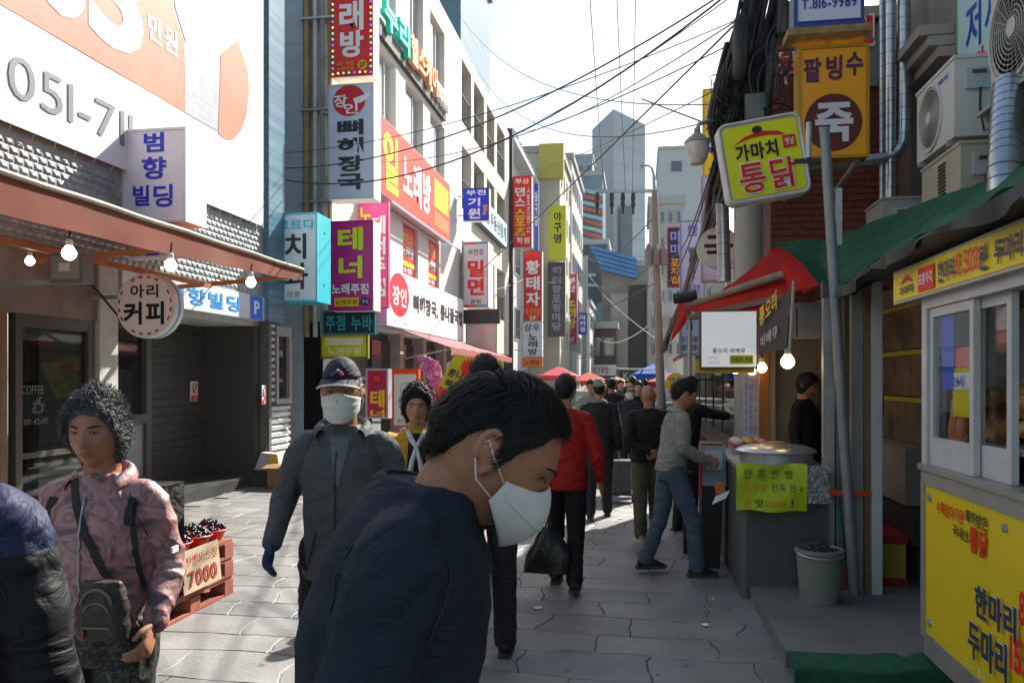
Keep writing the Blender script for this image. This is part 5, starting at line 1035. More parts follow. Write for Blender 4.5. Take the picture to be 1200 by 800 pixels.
# narrow signs beyond the pole
t, F = blade_sign('yellow_tall_sign', 'tall narrow yellow sign behind the bell street lamp', 824, 240, 838, 104, 19.0, '#d6a812', .3, '#b8900e'); F.rect(.2, .1, .9, .4, '#c89a5a'); F.rect(.3, .42, .95, .55, '#2a4aa8'); F.up(); F.text('약', .35, .44, .9, .53, '#e0e4f0', .02)
t, F = blade_sign('temple_sign', 'tall pale lilac sign with a vertical row of characters by the vent pipe', 797, 352, 826, 258, 16.0, '#a9abc0', .25, '#8a8ca4'); F.text('한방', .3, .05, .7, .2, '#5a4a8c', .02); F.vtext('법연사', .35, .32, .62, .74, '#3a3a4c', .03); F.text('전수작명', .2, .80, .8, .9, '#5a5a6c', .01)
t, F = blade_sign('lilac_upper_sign', 'lilac sign with red marks behind the vent pipe', 822, 330, 850, 205, 14.5, '#b8b4c8', .25, '#9a98ac'); F.text('ㅎ', .35, .06, .8, .18, '#6a4a9c', .03); F.vtext('하루', .3, .22, .75, .5, '#b02a5a', .03)
for i, (px, py, r, Y, lab, txt) in enumerate(((842, 290, 24, 10.5, 'round white sign with dark red script behind the vent pipe', '국'), )):
    c = onY(px, py, Y); o = thing('round_shop_sign', c, lab, 'sign'); R = r/FPX*Y*.98
    k = MB(); k.lathe([(R, 0), (R, .12)], c, 36, 'y'); k.build('drum', mat('drum_white2', (.66, .64, .60), .5), o, smooth=True); F = Face(o, c + Vector((-R, -.004, -R)), (2*R, 0, 0), (0, 0, 2*R)); F.ell(.5, .5, .46, .46, '#c9c2ba', 'face', n=36); F.up(); F.text(txt, .16, .2, .84, .82, '#4a1420', .03)
t, F = blade_sign('led_tower_sign', 'narrow sign of red and blue light dots on the far pole', 782, 336, 800, 266, 21.0, '#2a2440', .3, '#a83a3a', '#b83a3a'); F.vtext('미미', .2, .05, .8, .48, '#8a8ad8', .06); F.vtext('포차집', .2, .52, .8, .96, '#d8901e', .06)
t, F = blade_sign('ox_knee_sign', 'small pale blue sign with dark writing under the red flap', 796, 416, 820, 372, 10.6, '#a4b0c4', .15, '#8a94a8'); F.text('8', .35, .1, .65, .35, '#2a2a30', .03); F.text('도가니탕\n곰탕전문', .12, .5, .88, .88, '#34384c', .02)
# low shops continuing behind the stall
rs = thing('low_shops', (3, 20, 0), 'low row of shops with red awnings behind the bun stall', 'building'); MB().box((2.2, 12.8, -.02), (7, 33, 3.6)).build('wall', mat('low_shop_wall', (.20, .17, .15), .8, .2, 1), rs)
for i in range(7):
    y = 13.4 + i*2.8; MB().box((2.16, y, .2), (2.198, y+2.2, 2.3)).build('shop_window', MATS['dark_glass'], rs); MB().prism([(2.2, y-.2, 2.9), (1.3, y-.2, 2.45), (1.3, y-.2, 2.3), (2.2, y-.2, 2.75)], (0, 2.6, 0)).build('awning', mat('low_awning%d' % (i % 3), ((.32, .03, .03), (.10, .09, .08), (.35, .08, .03))[i % 3], .8), rs)
rd = onY(792, 449, 12.5); o = thing('round_price_sign', rd, 'round yellow sign with red writing above the dark haired customer', 'sign'); k = MB(); k.lathe([(.16, 0), (.16, .05)], rd, 28, 'y'); k.build('disc', mat('disc_edge', (.3, .3, .5), .5), o); F = Face(o, rd + Vector((-.16, -.004, -.16)), (.32, 0, 0), (0, 0, .32)); F.ell(.5, .5, .47, .47, '#c8b41e', 'face'); F.up(); F.text('마트', .2, .22, .8, .45, '#3a3a9c', .02); F.text('특가', .2, .5, .8, .8, '#c82a1e', .04)
MB().tube([rd + Vector((0, .03, -.16)), (rd.x, rd.y+.03, .095)], .02, 8).build('pole', M_steel, o)
# ------------------------------------------------------------------ utility poles, lamps and overhead cables
up = thing('utility_pole', (1.12, 8.6, 0), 'concrete utility pole wrapped in a thick tangle of black cables', 'utility pole')
pb_ = Vector((1.12, 8.6, 0)); lean = lambda z: Vector((1.12 + .022*max(0, z-3.2), 8.6, z))
k = MB(); k.tube([lean(z) for z in np.linspace(0, 8.2, 12)], [.155 - .004*i for i in range(12)], 18); k.build('shaft', mat('pole_concrete', (.36, .35, .32), .8, .15, 3, dirt=.3), up, smooth=True)
for z in (5.0, 5.7): k = MB(); k.lathe([(.16, 0), (.165, .01), (.165, .05), (.16, .06)], lean(z), 18); k.build('band', M_steel, up)
Yp = 8.45
for (px, py0, py1, r) in ((866, 18, 96, .085), (915, 0, 44, .07), (898, 60, 150, .05)):
    a, b = onY(px, py1, Yp-.2), onY(px+4, py0, Yp-.2); MB().tube([a, a.lerp(b, .08), a.lerp(b, .92), b], [r*.6, r, r, r*.6], 14).build('splice_closure', mat('closure_black', (.014, .015, .017), .4, .3, 9), up, smooth=True)
q = onY(884, 128, Yp-.25); MB().box((q.x-.09, q.y-.05, q.z-.16), (q.x+.09, q.y+.05, q.z+.14)).build('junction_box', mat('junction_grey', (.13, .14, .14), .5), up)
q = onY(896, 118, Yp-.3); MB().tube([q - Vector((0, 0, .08)), q + Vector((0, 0, .06))], .035, 10).build('green_cap', mat('cap_green', (.02, .08, .05), .5), up)
def catmull(p, n=6):
    p = [Vector(x) for x in p]; q = [p[0]] + p + [p[-1]]; out = []
    for i in range(1, len(q)-2):
        for j in range(n):
            t = j/n; out.append(.5*((2*q[i]) + (q[i+1]-q[i-1])*t + (2*q[i-1]-5*q[i]+4*q[i+1]-q[i+2])*t*t + (3*q[i]-q[i-1]-3*q[i+1]+q[i+2])*t**3))
    return out + [p[-1]]
# the tangle itself
rnd = random.Random(3)
tg = MB()
spine_px = [(905, -70), (893, 0), (880, 50), (868, 95), (858, 140), (850, 185), (842, 225), (830, 262), (812, 305), (798, 350), (784, 385), (776, 410)]
spine_t = [8.1, 8.1, 8.1, 8.15, 8.2, 8.4, 9.0, 10.5, 13.0, 16.0, 19.0, 21.5]
def spine(i, spread): 
    w = 1.0 if i < 6 else max(.18, 1 - .22*(i-5))
    return at(spine_px[i][0] + rnd.uniform(-1, 1)*spread*w, spine_px[i][1] + rnd.uniform(-6, 6), spine_t[i] + rnd.uniform(-.12, .12))
for n in range(78):
    s0 = rnd.randint(0, 2); s1 = 11 if n < 10 else rnd.randint(5, 8); ph = rnd.uniform(-1, 1)
    pts = []
    for i in range(s0, s1+1):
        w = 27 if i < 5 else 10 if i < 7 else 4
        pts.append(at(spine_px[i][0] + ph*w + rnd.uniform(-2, 2), spine_px[i][1] + rnd.uniform(-3, 3), spine_t[i] + .12*math.sin(n*1.7+i) ))
    tg.tube(catmull(pts, 4), rnd.choice((.009, .012, .016, .022, .03)), 5)
for n in range(70):                                   # fibres that stick out of the splices
    q = at(rnd.uniform(838, 880), rnd.uniform(85, 190), 8.0); pts = [q]
    for i in range(5): q = q + Vector((rnd.uniform(-.09, .09), rnd.uniform(-.06, .04), rnd.uniform(-.12, .06))); pts.append(q)
    tg.tube(pts, .006, 4)
for (cx_, cy_, rx_, ry_) in ((915, 62, 12, 28), (918, 66, 9, 24), (912, 60, 14, 30), (925, 98, 16, 26), (930, 104, 18, 24), (898, 90, 20, 34), (906, 100, 18, 30)):
    tg.tube([at(cx_ + rx_*math.cos(a), cy_ + ry_*math.sin(a), 7.9) for a in np.linspace(0, 6.283, 22)], .011, 5)
tag(tg.build('cable_tangle', M_black), 'matted bundle of black cables hanging down the concrete pole', 'cables', kind='stuff')
# bell shaped street lamp
lo = thing('street_lamp', at(817, 190, 8.2), 'bell shaped street lamp with frosted glass on an arm of the cable pole', 'street lamp'); lc = at(817, 176, 8.0)
k = MB(); k.lathe([(.03, .22), (.035, .17), (.06, .15), (.125, .09), (.13, .07), (.12, .065)], lc, 22); k.build('hood', mat('lamp_hood', (.30, .28, .25), .5, .2, 9), lo, smooth=True)
k = MB(); k.lathe([(.12, .066), (.115, .0), (.10, -.08), (.07, -.14), (.001, -.15)], lc, 22); k.build('glass_bell', mat('frosted_glass', (.55, .52, .47), .35, .25, 14), lo, smooth=True)
k = MB(); k.tube([lc + Vector((0, 0, .2)), lc + Vector((.02, .02, .27)), lc + Vector((.12, .1, .32)), lean(lc.z+.38) + Vector((-.1, -.1, 0))], .022, 8); k.build('arm', M_steel, lo, smooth=True)
# second pole with transformer, cross arms, lamp arm
P2 = Vector((at(776, 430, 22).x, at(776, 430, 22).y, 0)); ztop = at(768, 225, 22).z
u2 = thing('utility_pole', P2, 'weathered pole with transformer and curved lamp arm far down the street', 'utility pole')
top2 = at(767, 224, 22); k = MB(); k.tube([P2, P2.lerp(top2, .5), top2], [.13, .12, .08], 12); k.build('shaft', mat('pole_brown', (.24, .22, .19), .8, .2, 2), u2, smooth=True)
k = MB(); k.bar(at(697, 224, 22), at(770, 224, 22), .07, .09); k.build('cross_arm', M_steel, u2)
k = MB(); k.bar(at(757, 290, 21.8), at(782, 290, 21.8), .07, .09); k.build('cross_arm', M_steel, u2)
for i in range(3): q = at(760 + 9*i, 300, 21.7); k = MB(); k.lathe([(.10, -.24), (.11, -.2), (.11, .16), (.06, .24), (.03, .34)], q, 12); k.build('transformer', mat('transformer_grey', (.20, .21, .21), .5), u2, smooth=True)
for px in (700, 717, 730, 742): q = at(px, 224, 21.9); k = MB(); k.lathe([(.05, -.05), (.07, -.2), (.05, -.28), (.07, -.36), (.03, -.5), (.05, -.62)], q, 10); k.build('insulator', M_dark, u2)
k = MB(); k.tube([top2, at(766, 205, 22), at(764, 197, 22), at(760, 194, 22), at(754, 194, 22)], [.05, .04, .035, .035, .035], 8); k.build('lamp_arm', mat('arm_blue', (.25, .38, .44), .5), u2, smooth=True)
k = MB(); k.tube([at(754, 194, 22), at(750, 195, 22)], [.07, .05], 10); k.build('lamp_head', M_steel, u2)
# third, thin far pole
P3 = at(684, 440, 62); u3 = thing('utility_pole', (P3.x, P3.y, 0), 'thin pale pole with wire arms near the small blue sign', 'utility pole'); k = MB(); k.tube([(P3.x, P3.y, 0), at(686, 300, 62)], [.28, .18], 10); k.build('shaft', mat('pole_pale', (.42, .43, .43), .7), u3, smooth=True)
for py in (322, 334): k = MB(); k.bar(at(672, py, 62), at(698, py, 62), .15, .2); k.build('cross_arm', M_steel, u3)
def wire(a, b, sag, r, label='black overhead cable slung across the street', m=None):
    a, b = Vector(a), Vector(b); pts = [a.lerp(b, i/24) - Vector((0, 0, sag*4*(i/24)*(1-i/24))) for i in range(25)]
    k = MB(); k.tube(pts, r*.8, 5); tag(k.build('overhead_cable', m or M_black, smooth='all'), label, 'cable', 'overhead cables above the street')
L1 = Vector((WX, 14.0, 0)); z_ = lambda px, py, X: onX(px, py, X).z
hub = lean(6.9) 
wl = lambda px, py, t_: at(px, py, t_)
M_bw = mat('cable_sheath', (.012, .02, .03), .4)
# thick pair from the left block up to the pole head
wire(wl(325, 197, 13.5), wl(900, -42, 8.3), .55, .013, 'upper of two thick cables slung from the beige flank to the cable pole', m=M_bw); wire(wl(325, 209, 13.5), wl(905, -50, 8.3), .85, .015, 'lower of two thick cables slung from the beige flank to the cable pole', m=M_bw)
for (a, b, c, d, e, f, sg_, r) in ((598, 152, 30, 880, -20, 8.4, .25, .010), (600, 155, 30, 885, 10, 8.4, .35, .012), (325, 180, 14, 890, 12, 8.4, .30, .008), (440, 190, 17, 880, 40, 8.4, .35, .010), (540, 20, 27, 880, 120, 8.5, .9, .010), (545, 60, 27, 860, 135, 8.5, 1.2, .010), (600, 205, 34, 850, 100, 9, .2, .010), (560, 320, 26, 870, 20, 8.4, .05, .015), (752, 116, 12, 868, 160, 8.6, .0, .014)):
    wire(wl(a, b, c), wl(d, e, f), sg_, r)
for i, (x1_, x2_) in enumerate(((690, 708), (722, 733), (745, 741))): wire(wl(x1_ , -20, 12), wl(x2_, 225, 21.8), .05, .010, 'thin cable running overhead to an insulator of the pole with the transformer')
for (a, b, c, d, e, f, sg_, r) in ((686, 300, 62, 770, 250, 22, .8, .02), (690, 322, 62, 775, 300, 22, 1.0, .02), (672, 322, 62, 640, 330, 40, .3, .02), (698, 334, 62, 772, 400, 22, .2, .02), (640, 372, 40, 770, 330, 22, .4, .02), (552, 345, 26, 640, 310, 50, .3, .02)): wire(wl(a, b, c), wl(d, e, f), sg_, r, 'dark cable strung between poles and signs at the far end of the street')
pale = mat('pale_cable', (.5, .5, .5), .5)
for (a, b, c, d, e, f, sg_) in ((672, 418, 60, 706, 395, 55, .6), (700, 396, 55, 762, 380, 30, .5), (706, 428, 55, 772, 432, 25, .1)): wire(wl(a, b, c), wl(d, e, f), sg_, .04, 'pale cable strung low between the far shops', pale)
for (a, b, c, d, e, f) in ((776, 400, 21.5, 846, 215, 9.3), (779, 330, 21.5, 832, 210, 9.5), (785, 300, 21, 836, 190, 9)): wire(wl(a, b, c), wl(d, e, f), .35, .014, 'cable sagging from the cable pole to the pole with the transformer')
# ------------------------------------------------------------------ people
from mathutils.bvhtree import BVHTree
def V(*a): return Vector(a)
def limb(mb, pts, rs, n=14, flat=1.0, ax=None):
    """Rounded tapered tube through the points; flat < 1 squashes it along ax."""
    pts = [Vector(p) for p in pts]; P, R = [], []
    for i in range(len(pts) - 1):
        m = 5
        for j in range(m):
            t = j/m; P.append(pts[i].lerp(pts[i+1], t)); u = t*t*(3-2*t); R.append(rs[i]*(1-u) + rs[i+1]*u)
    P.append(pts[-1]); R.append(rs[-1])
    for _ in range(2): P = [P[0]] + [(P[i-1] + P[i]*2 + P[i+1]) / 4 for i in range(1, len(P)-1)] + [P[-1]]
    d0, d1 = (P[0]-P[1]).normalized(), (P[-1]-P[-2]).normalized(); c = []
    for a in (75, 50, 25): c.append((P[0] + d0*R[0]*math.sin(math.radians(a))*.8, R[0]*math.cos(math.radians(a))))
    e = [(P[-1] + d1*R[-1]*math.sin(math.radians(a))*.8, R[-1]*math.cos(math.radians(a))) for a in (25, 50, 75)]
    PP = [x[0] for x in c] + P + [x[0] for x in e]; RR = [x[1] for x in c] + R + [x[1] for x in e]
    k0 = len(mb.v); mb.tube(PP, RR, n)
    if flat != 1.0 and ax is not None:
        ax = Vector(ax).normalized()
        for q in range(len(PP)):
            for j in range(n):
                i = k0 + q*n + j; v = Vector(mb.v[i]); d = v - PP[q]; mb.v[i] = tuple(v - ax * d.dot(ax) * (1-flat))
def loft(mb, secs, n=28, p=2.4):
    """secs: (centre, half-width vector, half-depth vector)."""
    vs = []
    for c, a, b in secs:
        c, a, b = Vector(c), Vector(a), Vector(b)
        for j in range(n):
            th = 2*math.pi*j/n; x, y = math.cos(th), math.sin(th); vs.append(c + a*math.copysign(abs(x)**(2/p), x) + b*math.copysign(abs(y)**(2/p), y))
    k = len(secs); mb.add(vs, [(i*n+j, i*n+(j+1)%n, (i+1)*n+(j+1)%n, (i+1)*n+j) for i in range(k-1) for j in range(n)] + [tuple(range(n))[::-1], tuple((k-1)*n+j for j in range(n))])
def fuse(mb, voxel, smooth=4, fold=0.0, fscale=9.0, seed=0.0):
    me = bpy.data.meshes.new('f'); me.from_pydata(mb.v, [], mb.f); o = bpy.data.objects.new('f', me)
    r = o.modifiers.new('r', 'REMESH'); r.mode = 'VOXEL'; r.voxel_size = voxel; r.use_smooth_shade = True
    s = o.modifiers.new('s', 'SMOOTH'); s.factor = .5; s.iterations = smooth
    out = evaluate(o); bpy.data.objects.remove(o); bpy.data.meshes.remove(me)
    if fold > 0:
        n = len(out.vertices); co = np.empty(n*3, np.float32); out.vertices.foreach_get('co', co); co = co.reshape(-1, 3)
        no = np.empty(n*3, np.float32); out.vertices.foreach_get('normal', no); no = no.reshape(-1, 3)
        d = np.empty(n, np.float32)
        for i in range(n):
            x, y, z = co[i]; w = mnoise.noise(Vector((x*3.1+seed, y*3.1, z*2.3))); q = mnoise.noise(Vector((x*fscale*.8 + w*2.2 + seed, y*fscale*.8 - w*1.4, z*fscale*1.5 + w*2.5)))
            d[i] = (abs(q) ** .7) * -1.6 + .5 + .5*w
        co += no * (d * fold)[:, None]; out.vertices.foreach_set('co', co.ravel()); out.update()
    out.polygons.foreach_set('use_smooth', [True]*len(out.polygons)); return out
def g2(x, z, cx, cz, sx, sz): return math.exp(-((x-cx)/sx)**2 - ((z-cz)/sz)**2)
def head_pt(d, face=True):
    x, y, z = d; px, py, pz = x*.076, y*.096, z*.118
    if z < 0:
        k = -z; px *= 1 - .26*k**1.7; py *= (1 - .06*k) if y > 0 else (1 - .42*k**1.1)
    elif y < 0: py *= 1.07
    if y > 0: px *= 1 + .05*y*(1 - y)
    if face and y > .15:
        w = min(1, (y-.15)*2.5); b = 0.0
        tz = (.022 - pz) / .054
        if 0 < tz < 1.18:
            prof = tz**1.2 if tz < 1 else max(0, 1 - (tz-1)/.18); b += .025*prof*math.exp(-(px/(.0075 + .006*min(tz, 1)))**2)
        b += .008*(g2(px, pz, .013, -.030, .007, .008) + g2(px, pz, -.013, -.030, .007, .008))
        for s in (-1, 1):
            b += -.011*g2(px, pz, s*.031, .010, .016, .010) + .006*g2(px, pz, s*.03, .030, .026, .009) + .006*g2(px, pz, s*.043, -.018, .018, .016) - .004*g2(px, pz, s*.030, -.052, .012, .016)
            b += .004*g2(px, pz, s*.031, .008, .011, .006) - .003*g2(px, pz, s*(.020 + (-.030 - pz)*.42), -.046, .0035, .014) - .002*g2(px, pz, s*.030, -.004, .013, .0025)
        b += .007*g2(px, pz, 0, -.053, .020, .006) + .007*g2(px, pz, 0, -.065, .017, .006) - .006*g2(px, pz, 0, -.0588, .024, .0022) + .009*g2(px, pz, 0, -.096, .018, .014)
        py += b * w
    return Vector((px, py, pz))
def head_grid(nu, nv, fn):
    vs = []
    for j in range(nv+1):
        ph = math.pi*j/nv
        for i in range(nu):
            u = 2*math.pi*i/nu; a = u - .42*math.sin(u); vs.append(fn(Vector((math.sin(ph)*math.sin(a), math.sin(ph)*math.cos(a), math.cos(ph)))))
    return vs, [(j*nu+i, (j+1)*nu+i, (j+1)*nu+(i+1)%nu, j*nu+(i+1)%nu) for j in range(nv) for i in range(nu)]
def hairline(d, style):
    a = abs(math.degrees(math.atan2(d[0], d[1]))); ln = {'short': ((0, .062), (35, .064), (55, .045), (70, .03), (79, -.004), (86, .034), (105, .034), (122, -.01), (140, -.045), (180, -.06)), 'bob': ((0, .072), (25, .068), (45, .050), (62, .008), (80, -.05), (100, -.085), (180, -.09)),
      'receding': ((0, .082), (30, .085), (50, .062), (70, .032), (79, -.006), (86, .034), (105, .034), (122, -.012), (140, -.045), (180, -.06))}[style]
    for (a0, z0), (a1, z1) in zip(ln, ln[1:]):
        if a <= a1: return z0 + (z1-z0)*(a-a0)/(a1-a0)
    return ln[-1][1]
def sm(a, b, x): t = max(0, min(1, (x-a)/(b-a))); return t*t*(3-2*t)
SKINS = {}
def skin(name, c):
    if name not in SKINS:
        m = mat('skin_' + name, c, .5, .10, 18, bump=.06, bscale=160, spec=.35); b = m.node_tree.nodes['Principled BSDF']; b.inputs['Subsurface Weight'].default_value = .12; b.inputs['Subsurface Scale'].default_value = .02; b.inputs['Subsurface Radius'].default_value = (1, .35, .2); SKINS[name] = m
    return SKINS[name]
def cloth(name, c, rough=.8, bump=.25, bs=260, **kw):
    new = 'cloth_' + name not in MATS
    m = mat('cloth_' + name, c, rough, kw.pop('var', .14), kw.pop('scale', 5), bump=bump, bscale=bs, bdist=.0015, spec=.2, **kw)
    if new:                                                            # creases: stretched, distorted noise under the weave
        N = m.node_tree.nodes; L = m.node_tree.links; tc = N.new('ShaderNodeTexCoord'); mp = N.new('ShaderNodeMapping'); mp.inputs['Scale'].default_value = (1.0, 1.0, 1.7); mp.inputs['Rotation'].default_value = (.5, .35, 0)
        nz = N.new('ShaderNodeTexNoise'); nz.inputs['Scale'].default_value = 5.5; nz.inputs['Detail'].default_value = 4.5; nz.inputs['Distortion'].default_value = 1.4; L.new(tc.outputs['Object'], mp.inputs[0]); L.new(mp.outputs[0], nz.inputs['Vector'])
        b2_ = N.new('ShaderNodeBump'); b2_.inputs['Strength'].default_value = .7; b2_.inputs['Distance'].default_value = .05; L.new(nz.outputs['Fac'], b2_.inputs['Height'])
        b1_ = next(n for n in N if n.type == 'BUMP' and n != b2_); L.new(b2_.outputs[0], b1_.inputs['Normal'])
    return m

def person(loc, face_dir, H, label, o):
    """o: outfit and pose options. Local frame: +Y forward, +X the person's right, Z up, metres for a 1.70 m figure."""
    s = H / 1.70; rng = random.Random(hash(label) % 1000 if False else len(label)*7 + int(H*100))
    root = thing('person', (loc[0], loc[1], o.get('z', 0)), label, 'person', 'people in the street')
    root.rotation_euler = (0, 0, math.atan2(face_dir[1], face_dir[0]) - math.pi/2); root.scale = (s, s, s)
    vx = o.get('voxel', .009); far = vx > .011
    J = dict(pelvis=V(0, 0, .95), waist=V(0, .0, 1.06), chest=V(0, -.005, 1.26), neck=V(0, -.012, 1.43), head=V(0, .025, 1.575))
    lean = math.radians(o.get('lean', 0)); hunch = math.radians(o.get('hunch', 0))
    R1 = Matrix.Rotation(-lean, 3, 'X'); piv = V(0, 0, .95)
    def tor(p, k=1.0):
        q = Vector(p); a = lean*k + (hunch * sm(1.05, 1.45, q.z)); return piv + Matrix.Rotation(-a, 3, 'X') @ (q - piv)
    for k in ('waist', 'chest', 'neck', 'head'): J[k] = tor(J[k])
    if 'head' in o: J['head'] = V(*o['head'])
    if 'neck' in o: J['neck'] = V(*o['neck'])
    sw = o.get('shoulder', .170)
    arms = {}
    for sd, nm in ((1, 'R'), (-1, 'L')):
        sh = tor((sd*sw, -.01, 1.358)); A = o.get('arm' + nm)
        if A: el, wr = V(*A[0]), V(*A[1])
        else: el = tor((sd*(sw+.055), -.03, 1.10), .4); wr = tor((sd*(sw+.065), .05, .86), .2)
        arms[nm] = (sh, el, wr)
    stx = o.get('stride', 0.0); legs = {}
    for sd, nm in ((1, 'R'), (-1, 'L')):
        hip = V(sd*.088, 0, .90); f = stx*sd; kn = V(sd*.095, f*.45 + .03 + max(0, f)*.25, .49); an = V(sd*.10, f, .085 + (.035 if f < -.1 else 0)); legs[nm] = (hip, kn, an)
    # --- skin body: head, neck, trunk, limbs and hands in one surface
    b = MB(); hp, hy, hr = o.get('pitch', 0), o.get('yaw', 0), o.get('roll', 0)
    HM = Matrix.Translation(J['head']) @ Matrix.Rotation(math.radians(-hy), 4, 'Z') @ Matrix.Rotation(math.radians(-hp), 4, 'X') @ Matrix.Rotation(math.radians(hr), 4, 'Y')
    nu, nv = (44, 34) if far else (120, 92)
    hv, hf = head_grid(nu, nv, head_pt); b.add([HM @ v for v in hv], hf)
    for sd in (-1, 1):
        e = MB()
        if far: e.blob((sd*.078, -.008, -.002), (.010, .02, .032), 10, 8)
        else:
            rim = []
            for i in range(15):
                a = math.radians(-55 + 270*i/14); rim.append(V(sd*(.0765 + .012*(.5 - .5*math.cos(a - .2)) ), -.008 + .019*math.cos(a) - .006*math.sin(a), .002 + .031*math.sin(a)))
            e.tube(rim, [.0055]*13 + [.0065, .007], 8); e.blob((sd*.078, -.009, .0), (.0075, .015, .027), 12, 10); e.blob((sd*.079, -.004, -.028), (.006, .009, .010), 10, 8); e.tube([V(sd*.083, -.012, -.014), V(sd*.085, -.014, .002), V(sd*.083, -.008, .016)], .0045, 7)
        b.add([HM @ Vector(v) for v in e.v], e.f)
    nb = HM @ V(0, -.022, -.075); limb(b, [J['neck'] - V(0, .0, .05), J['neck'], nb, HM @ V(0, -.015, -.03)], [.07, .058, .054, .05])
    loft(b, [(J['pelvis'] - V(0, 0, .08), V(.12, 0, 0), V(0, .08, 0)), (J['waist'], V(.115, 0, 0), V(0, .075, 0)), (J['chest'], V(.13, 0, 0), R1 @ V(0, .085, 0)), (J['neck'] - V(0, 0, .06), V(.11, 0, 0), R1 @ V(0, .055, 0)), (J['neck'], V(.05, 0, 0), V(0, .045, 0))])
    for nm, (sh, el, wr) in arms.items(): limb(b, [sh, el, wr], [.042, .036, .026], 10)
    for nm, (hip, kn, an) in legs.items(): limb(b, [hip, kn, an], [.07, .048, .036], 10)
    gl = MB()
    def hand(dst, nm, grow=0.0):
        sh, el, wr = arms[nm]; sd = 1 if nm == 'R' else -1; spec = o.get('hand' + nm, {})
        d = Vector(spec.get('dir', (wr - el))).normalized(); nrm = Vector(spec.get('palm', (-sd, .15, 0))); nrm = (nrm - d*nrm.dot(d)).normalized(); sdv = d.cross(nrm) * (1 if sd > 0 else -1)  # towards the thumb
        if sdv.dot(Vector(spec.get('thumb', (0, 1, 0)))) < 0: sdv = -sdv
        curl = spec.get('curl', .55); kb = wr + d*.085
        limb(dst, [wr - d*.02, wr + d*.02, wr + d*.05, kb], [.024+grow, .028+grow, .036+grow, .036+grow], 12, .45, nrm)
        for i, (off, ln) in enumerate(((.027, .072), (.009, .080), (-.009, .075), (-.026, .058))):
            p = kb + sdv*off - d*.008; dd = Vector(d); pts = [p]
            for k, fr in enumerate((.45, .31, .24)):
                ang = curl*(.55 + .35*k); dd = (dd*math.cos(ang) + nrm*math.sin(ang)).normalized(); pts.append(pts[-1] + dd*ln*fr)
            limb(dst, pts, [.0092+grow, .0085+grow, .008+grow, .0068+grow], 8)
        tb = wr + d*.025 + sdv*.022; td = (d*.75 + sdv*.6 + nrm*.35).normalized(); limb(dst, [tb, tb + td*.035, tb + td*.035 + (d*.8 + nrm*.4 + sdv*.1).normalized()*.032], [.013+grow, .0105+grow, .0085+grow], 8)
    for nm in ('R', 'L'):
        if far: sh, el, wr = arms[nm]; d = (wr-el).normalized(); limb(b, [wr, wr + d*.09, wr + d*.15], [.026, .032, .018], 8, .6, (1, 0, 0))
        else: hand(b, nm)
    me = fuse(b, vx*.55 if not far else vx, 1 if not far else 2); me.materials.append(o['skin']); link('body', me, root)
    def put(name, mb, m, vox=None, fold=.0, smooth=3, fs=9.0, parent=root):
        me = fuse(mb, vox or vx, smooth, fold, fs, len(label)*1.3); me.materials.append(m); return link(name, me, parent), me
    if o.get('gloves'):
        for nm in ('R', 'L'): gl = MB(); hand(gl, nm, .004); sh, el, wr = arms[nm]; limb(gl, [wr - (wr-el).normalized()*.05, wr], [.034, .03], 10); put('glove', gl, o['gloves'], .006)
    # --- clothes
    bulk = o.get('bulk', 1.0); hem = o.get('hem', .80)
    top = MB(); tx = lambda w: V(w*bulk, 0, 0)
    def sec(z, w, dp, fy=0.0, k=1.0): c = tor((0, fy, z), k); a = lean*k + hunch*sm(1.05, 1.45, z); return (c, tx(w), Matrix.Rotation(-a, 3, 'X') @ V(0, dp*bulk, 0))
    loft(top, [sec(hem, .178, .130, 0, .3), sec(hem+.03, .182, .133, 0, .35), sec(1.0, .172, .125, .005, .7), sec(1.12, .172, .122, .005), sec(1.26, .182, .126, 0), sec(1.34, .170, .112, -.008), sec(1.395, .125, .088, -.012), sec(1.445, .078, .068, -.012)])
    sr = o.get('sleeve', 1.0)
    if not o.get('vest'):
        for nm, (sh, el, wr) in arms.items(): limb(top, [tor((sh.x*.45, -.01, 1.375)), sh, sh.lerp(el, .5), el, el.lerp(wr, .6), wr], [.058, .065*sr, .064*sr, .058*sr, .052*sr, .046*sr])
    else:
        for nm, (sh, el, wr) in arms.items(): limb(top, [sh + V(0, 0, -.005), sh.lerp(el, .25)], [.078, .074])
    jac, jme = put('jacket' if not o.get('top_name') else o['top_name'], top, o['top'], vx, o.get('fold', .006), 3 if not far else 2, o.get('fs', 9.0))
    bvh = BVHTree.FromPolygons([v.co for v in jme.vertices], [tuple(p.vertices) for p in jme.polygons])
    def hit(p, d): r = bvh.ray_cast(Vector(p), Vector(d).normalized()); return r[0] if r[0] is not None else Vector(p)
    if not far and not o.get('vest'):
        for nm, (sh, el, wr) in arms.items():
            sd = 1 if nm == 'R' else -1; c = sh + V(-sd*.012, 0, -.05); ax_ = V(sd*.92, 0, .38).normalized(); e1 = V(0, 1, 0); e2 = ax_.cross(e1); sp_ = []
            for q in range(19): a = math.radians(-60 + 300*q/18); dd = (e1*math.cos(a) + e2*math.sin(a)*sd); sp_.append(hit(c + dd*.4, -dd) + dd*.0005)
            k = MB(); k.tube(sp_, .0016, 5); k.build('shoulder_seam', o.get('seam', M_black), root, smooth='all', local=True)
    if o.get('vest'):
        for nm, (sh, el, wr) in arms.items(): sl = MB(); limb(sl, [sh, sh.lerp(el, .5), el, wr], [.064, .06, .054, .042]); put('sleeve', sl, o['sleeve_mat'], vx, .004)
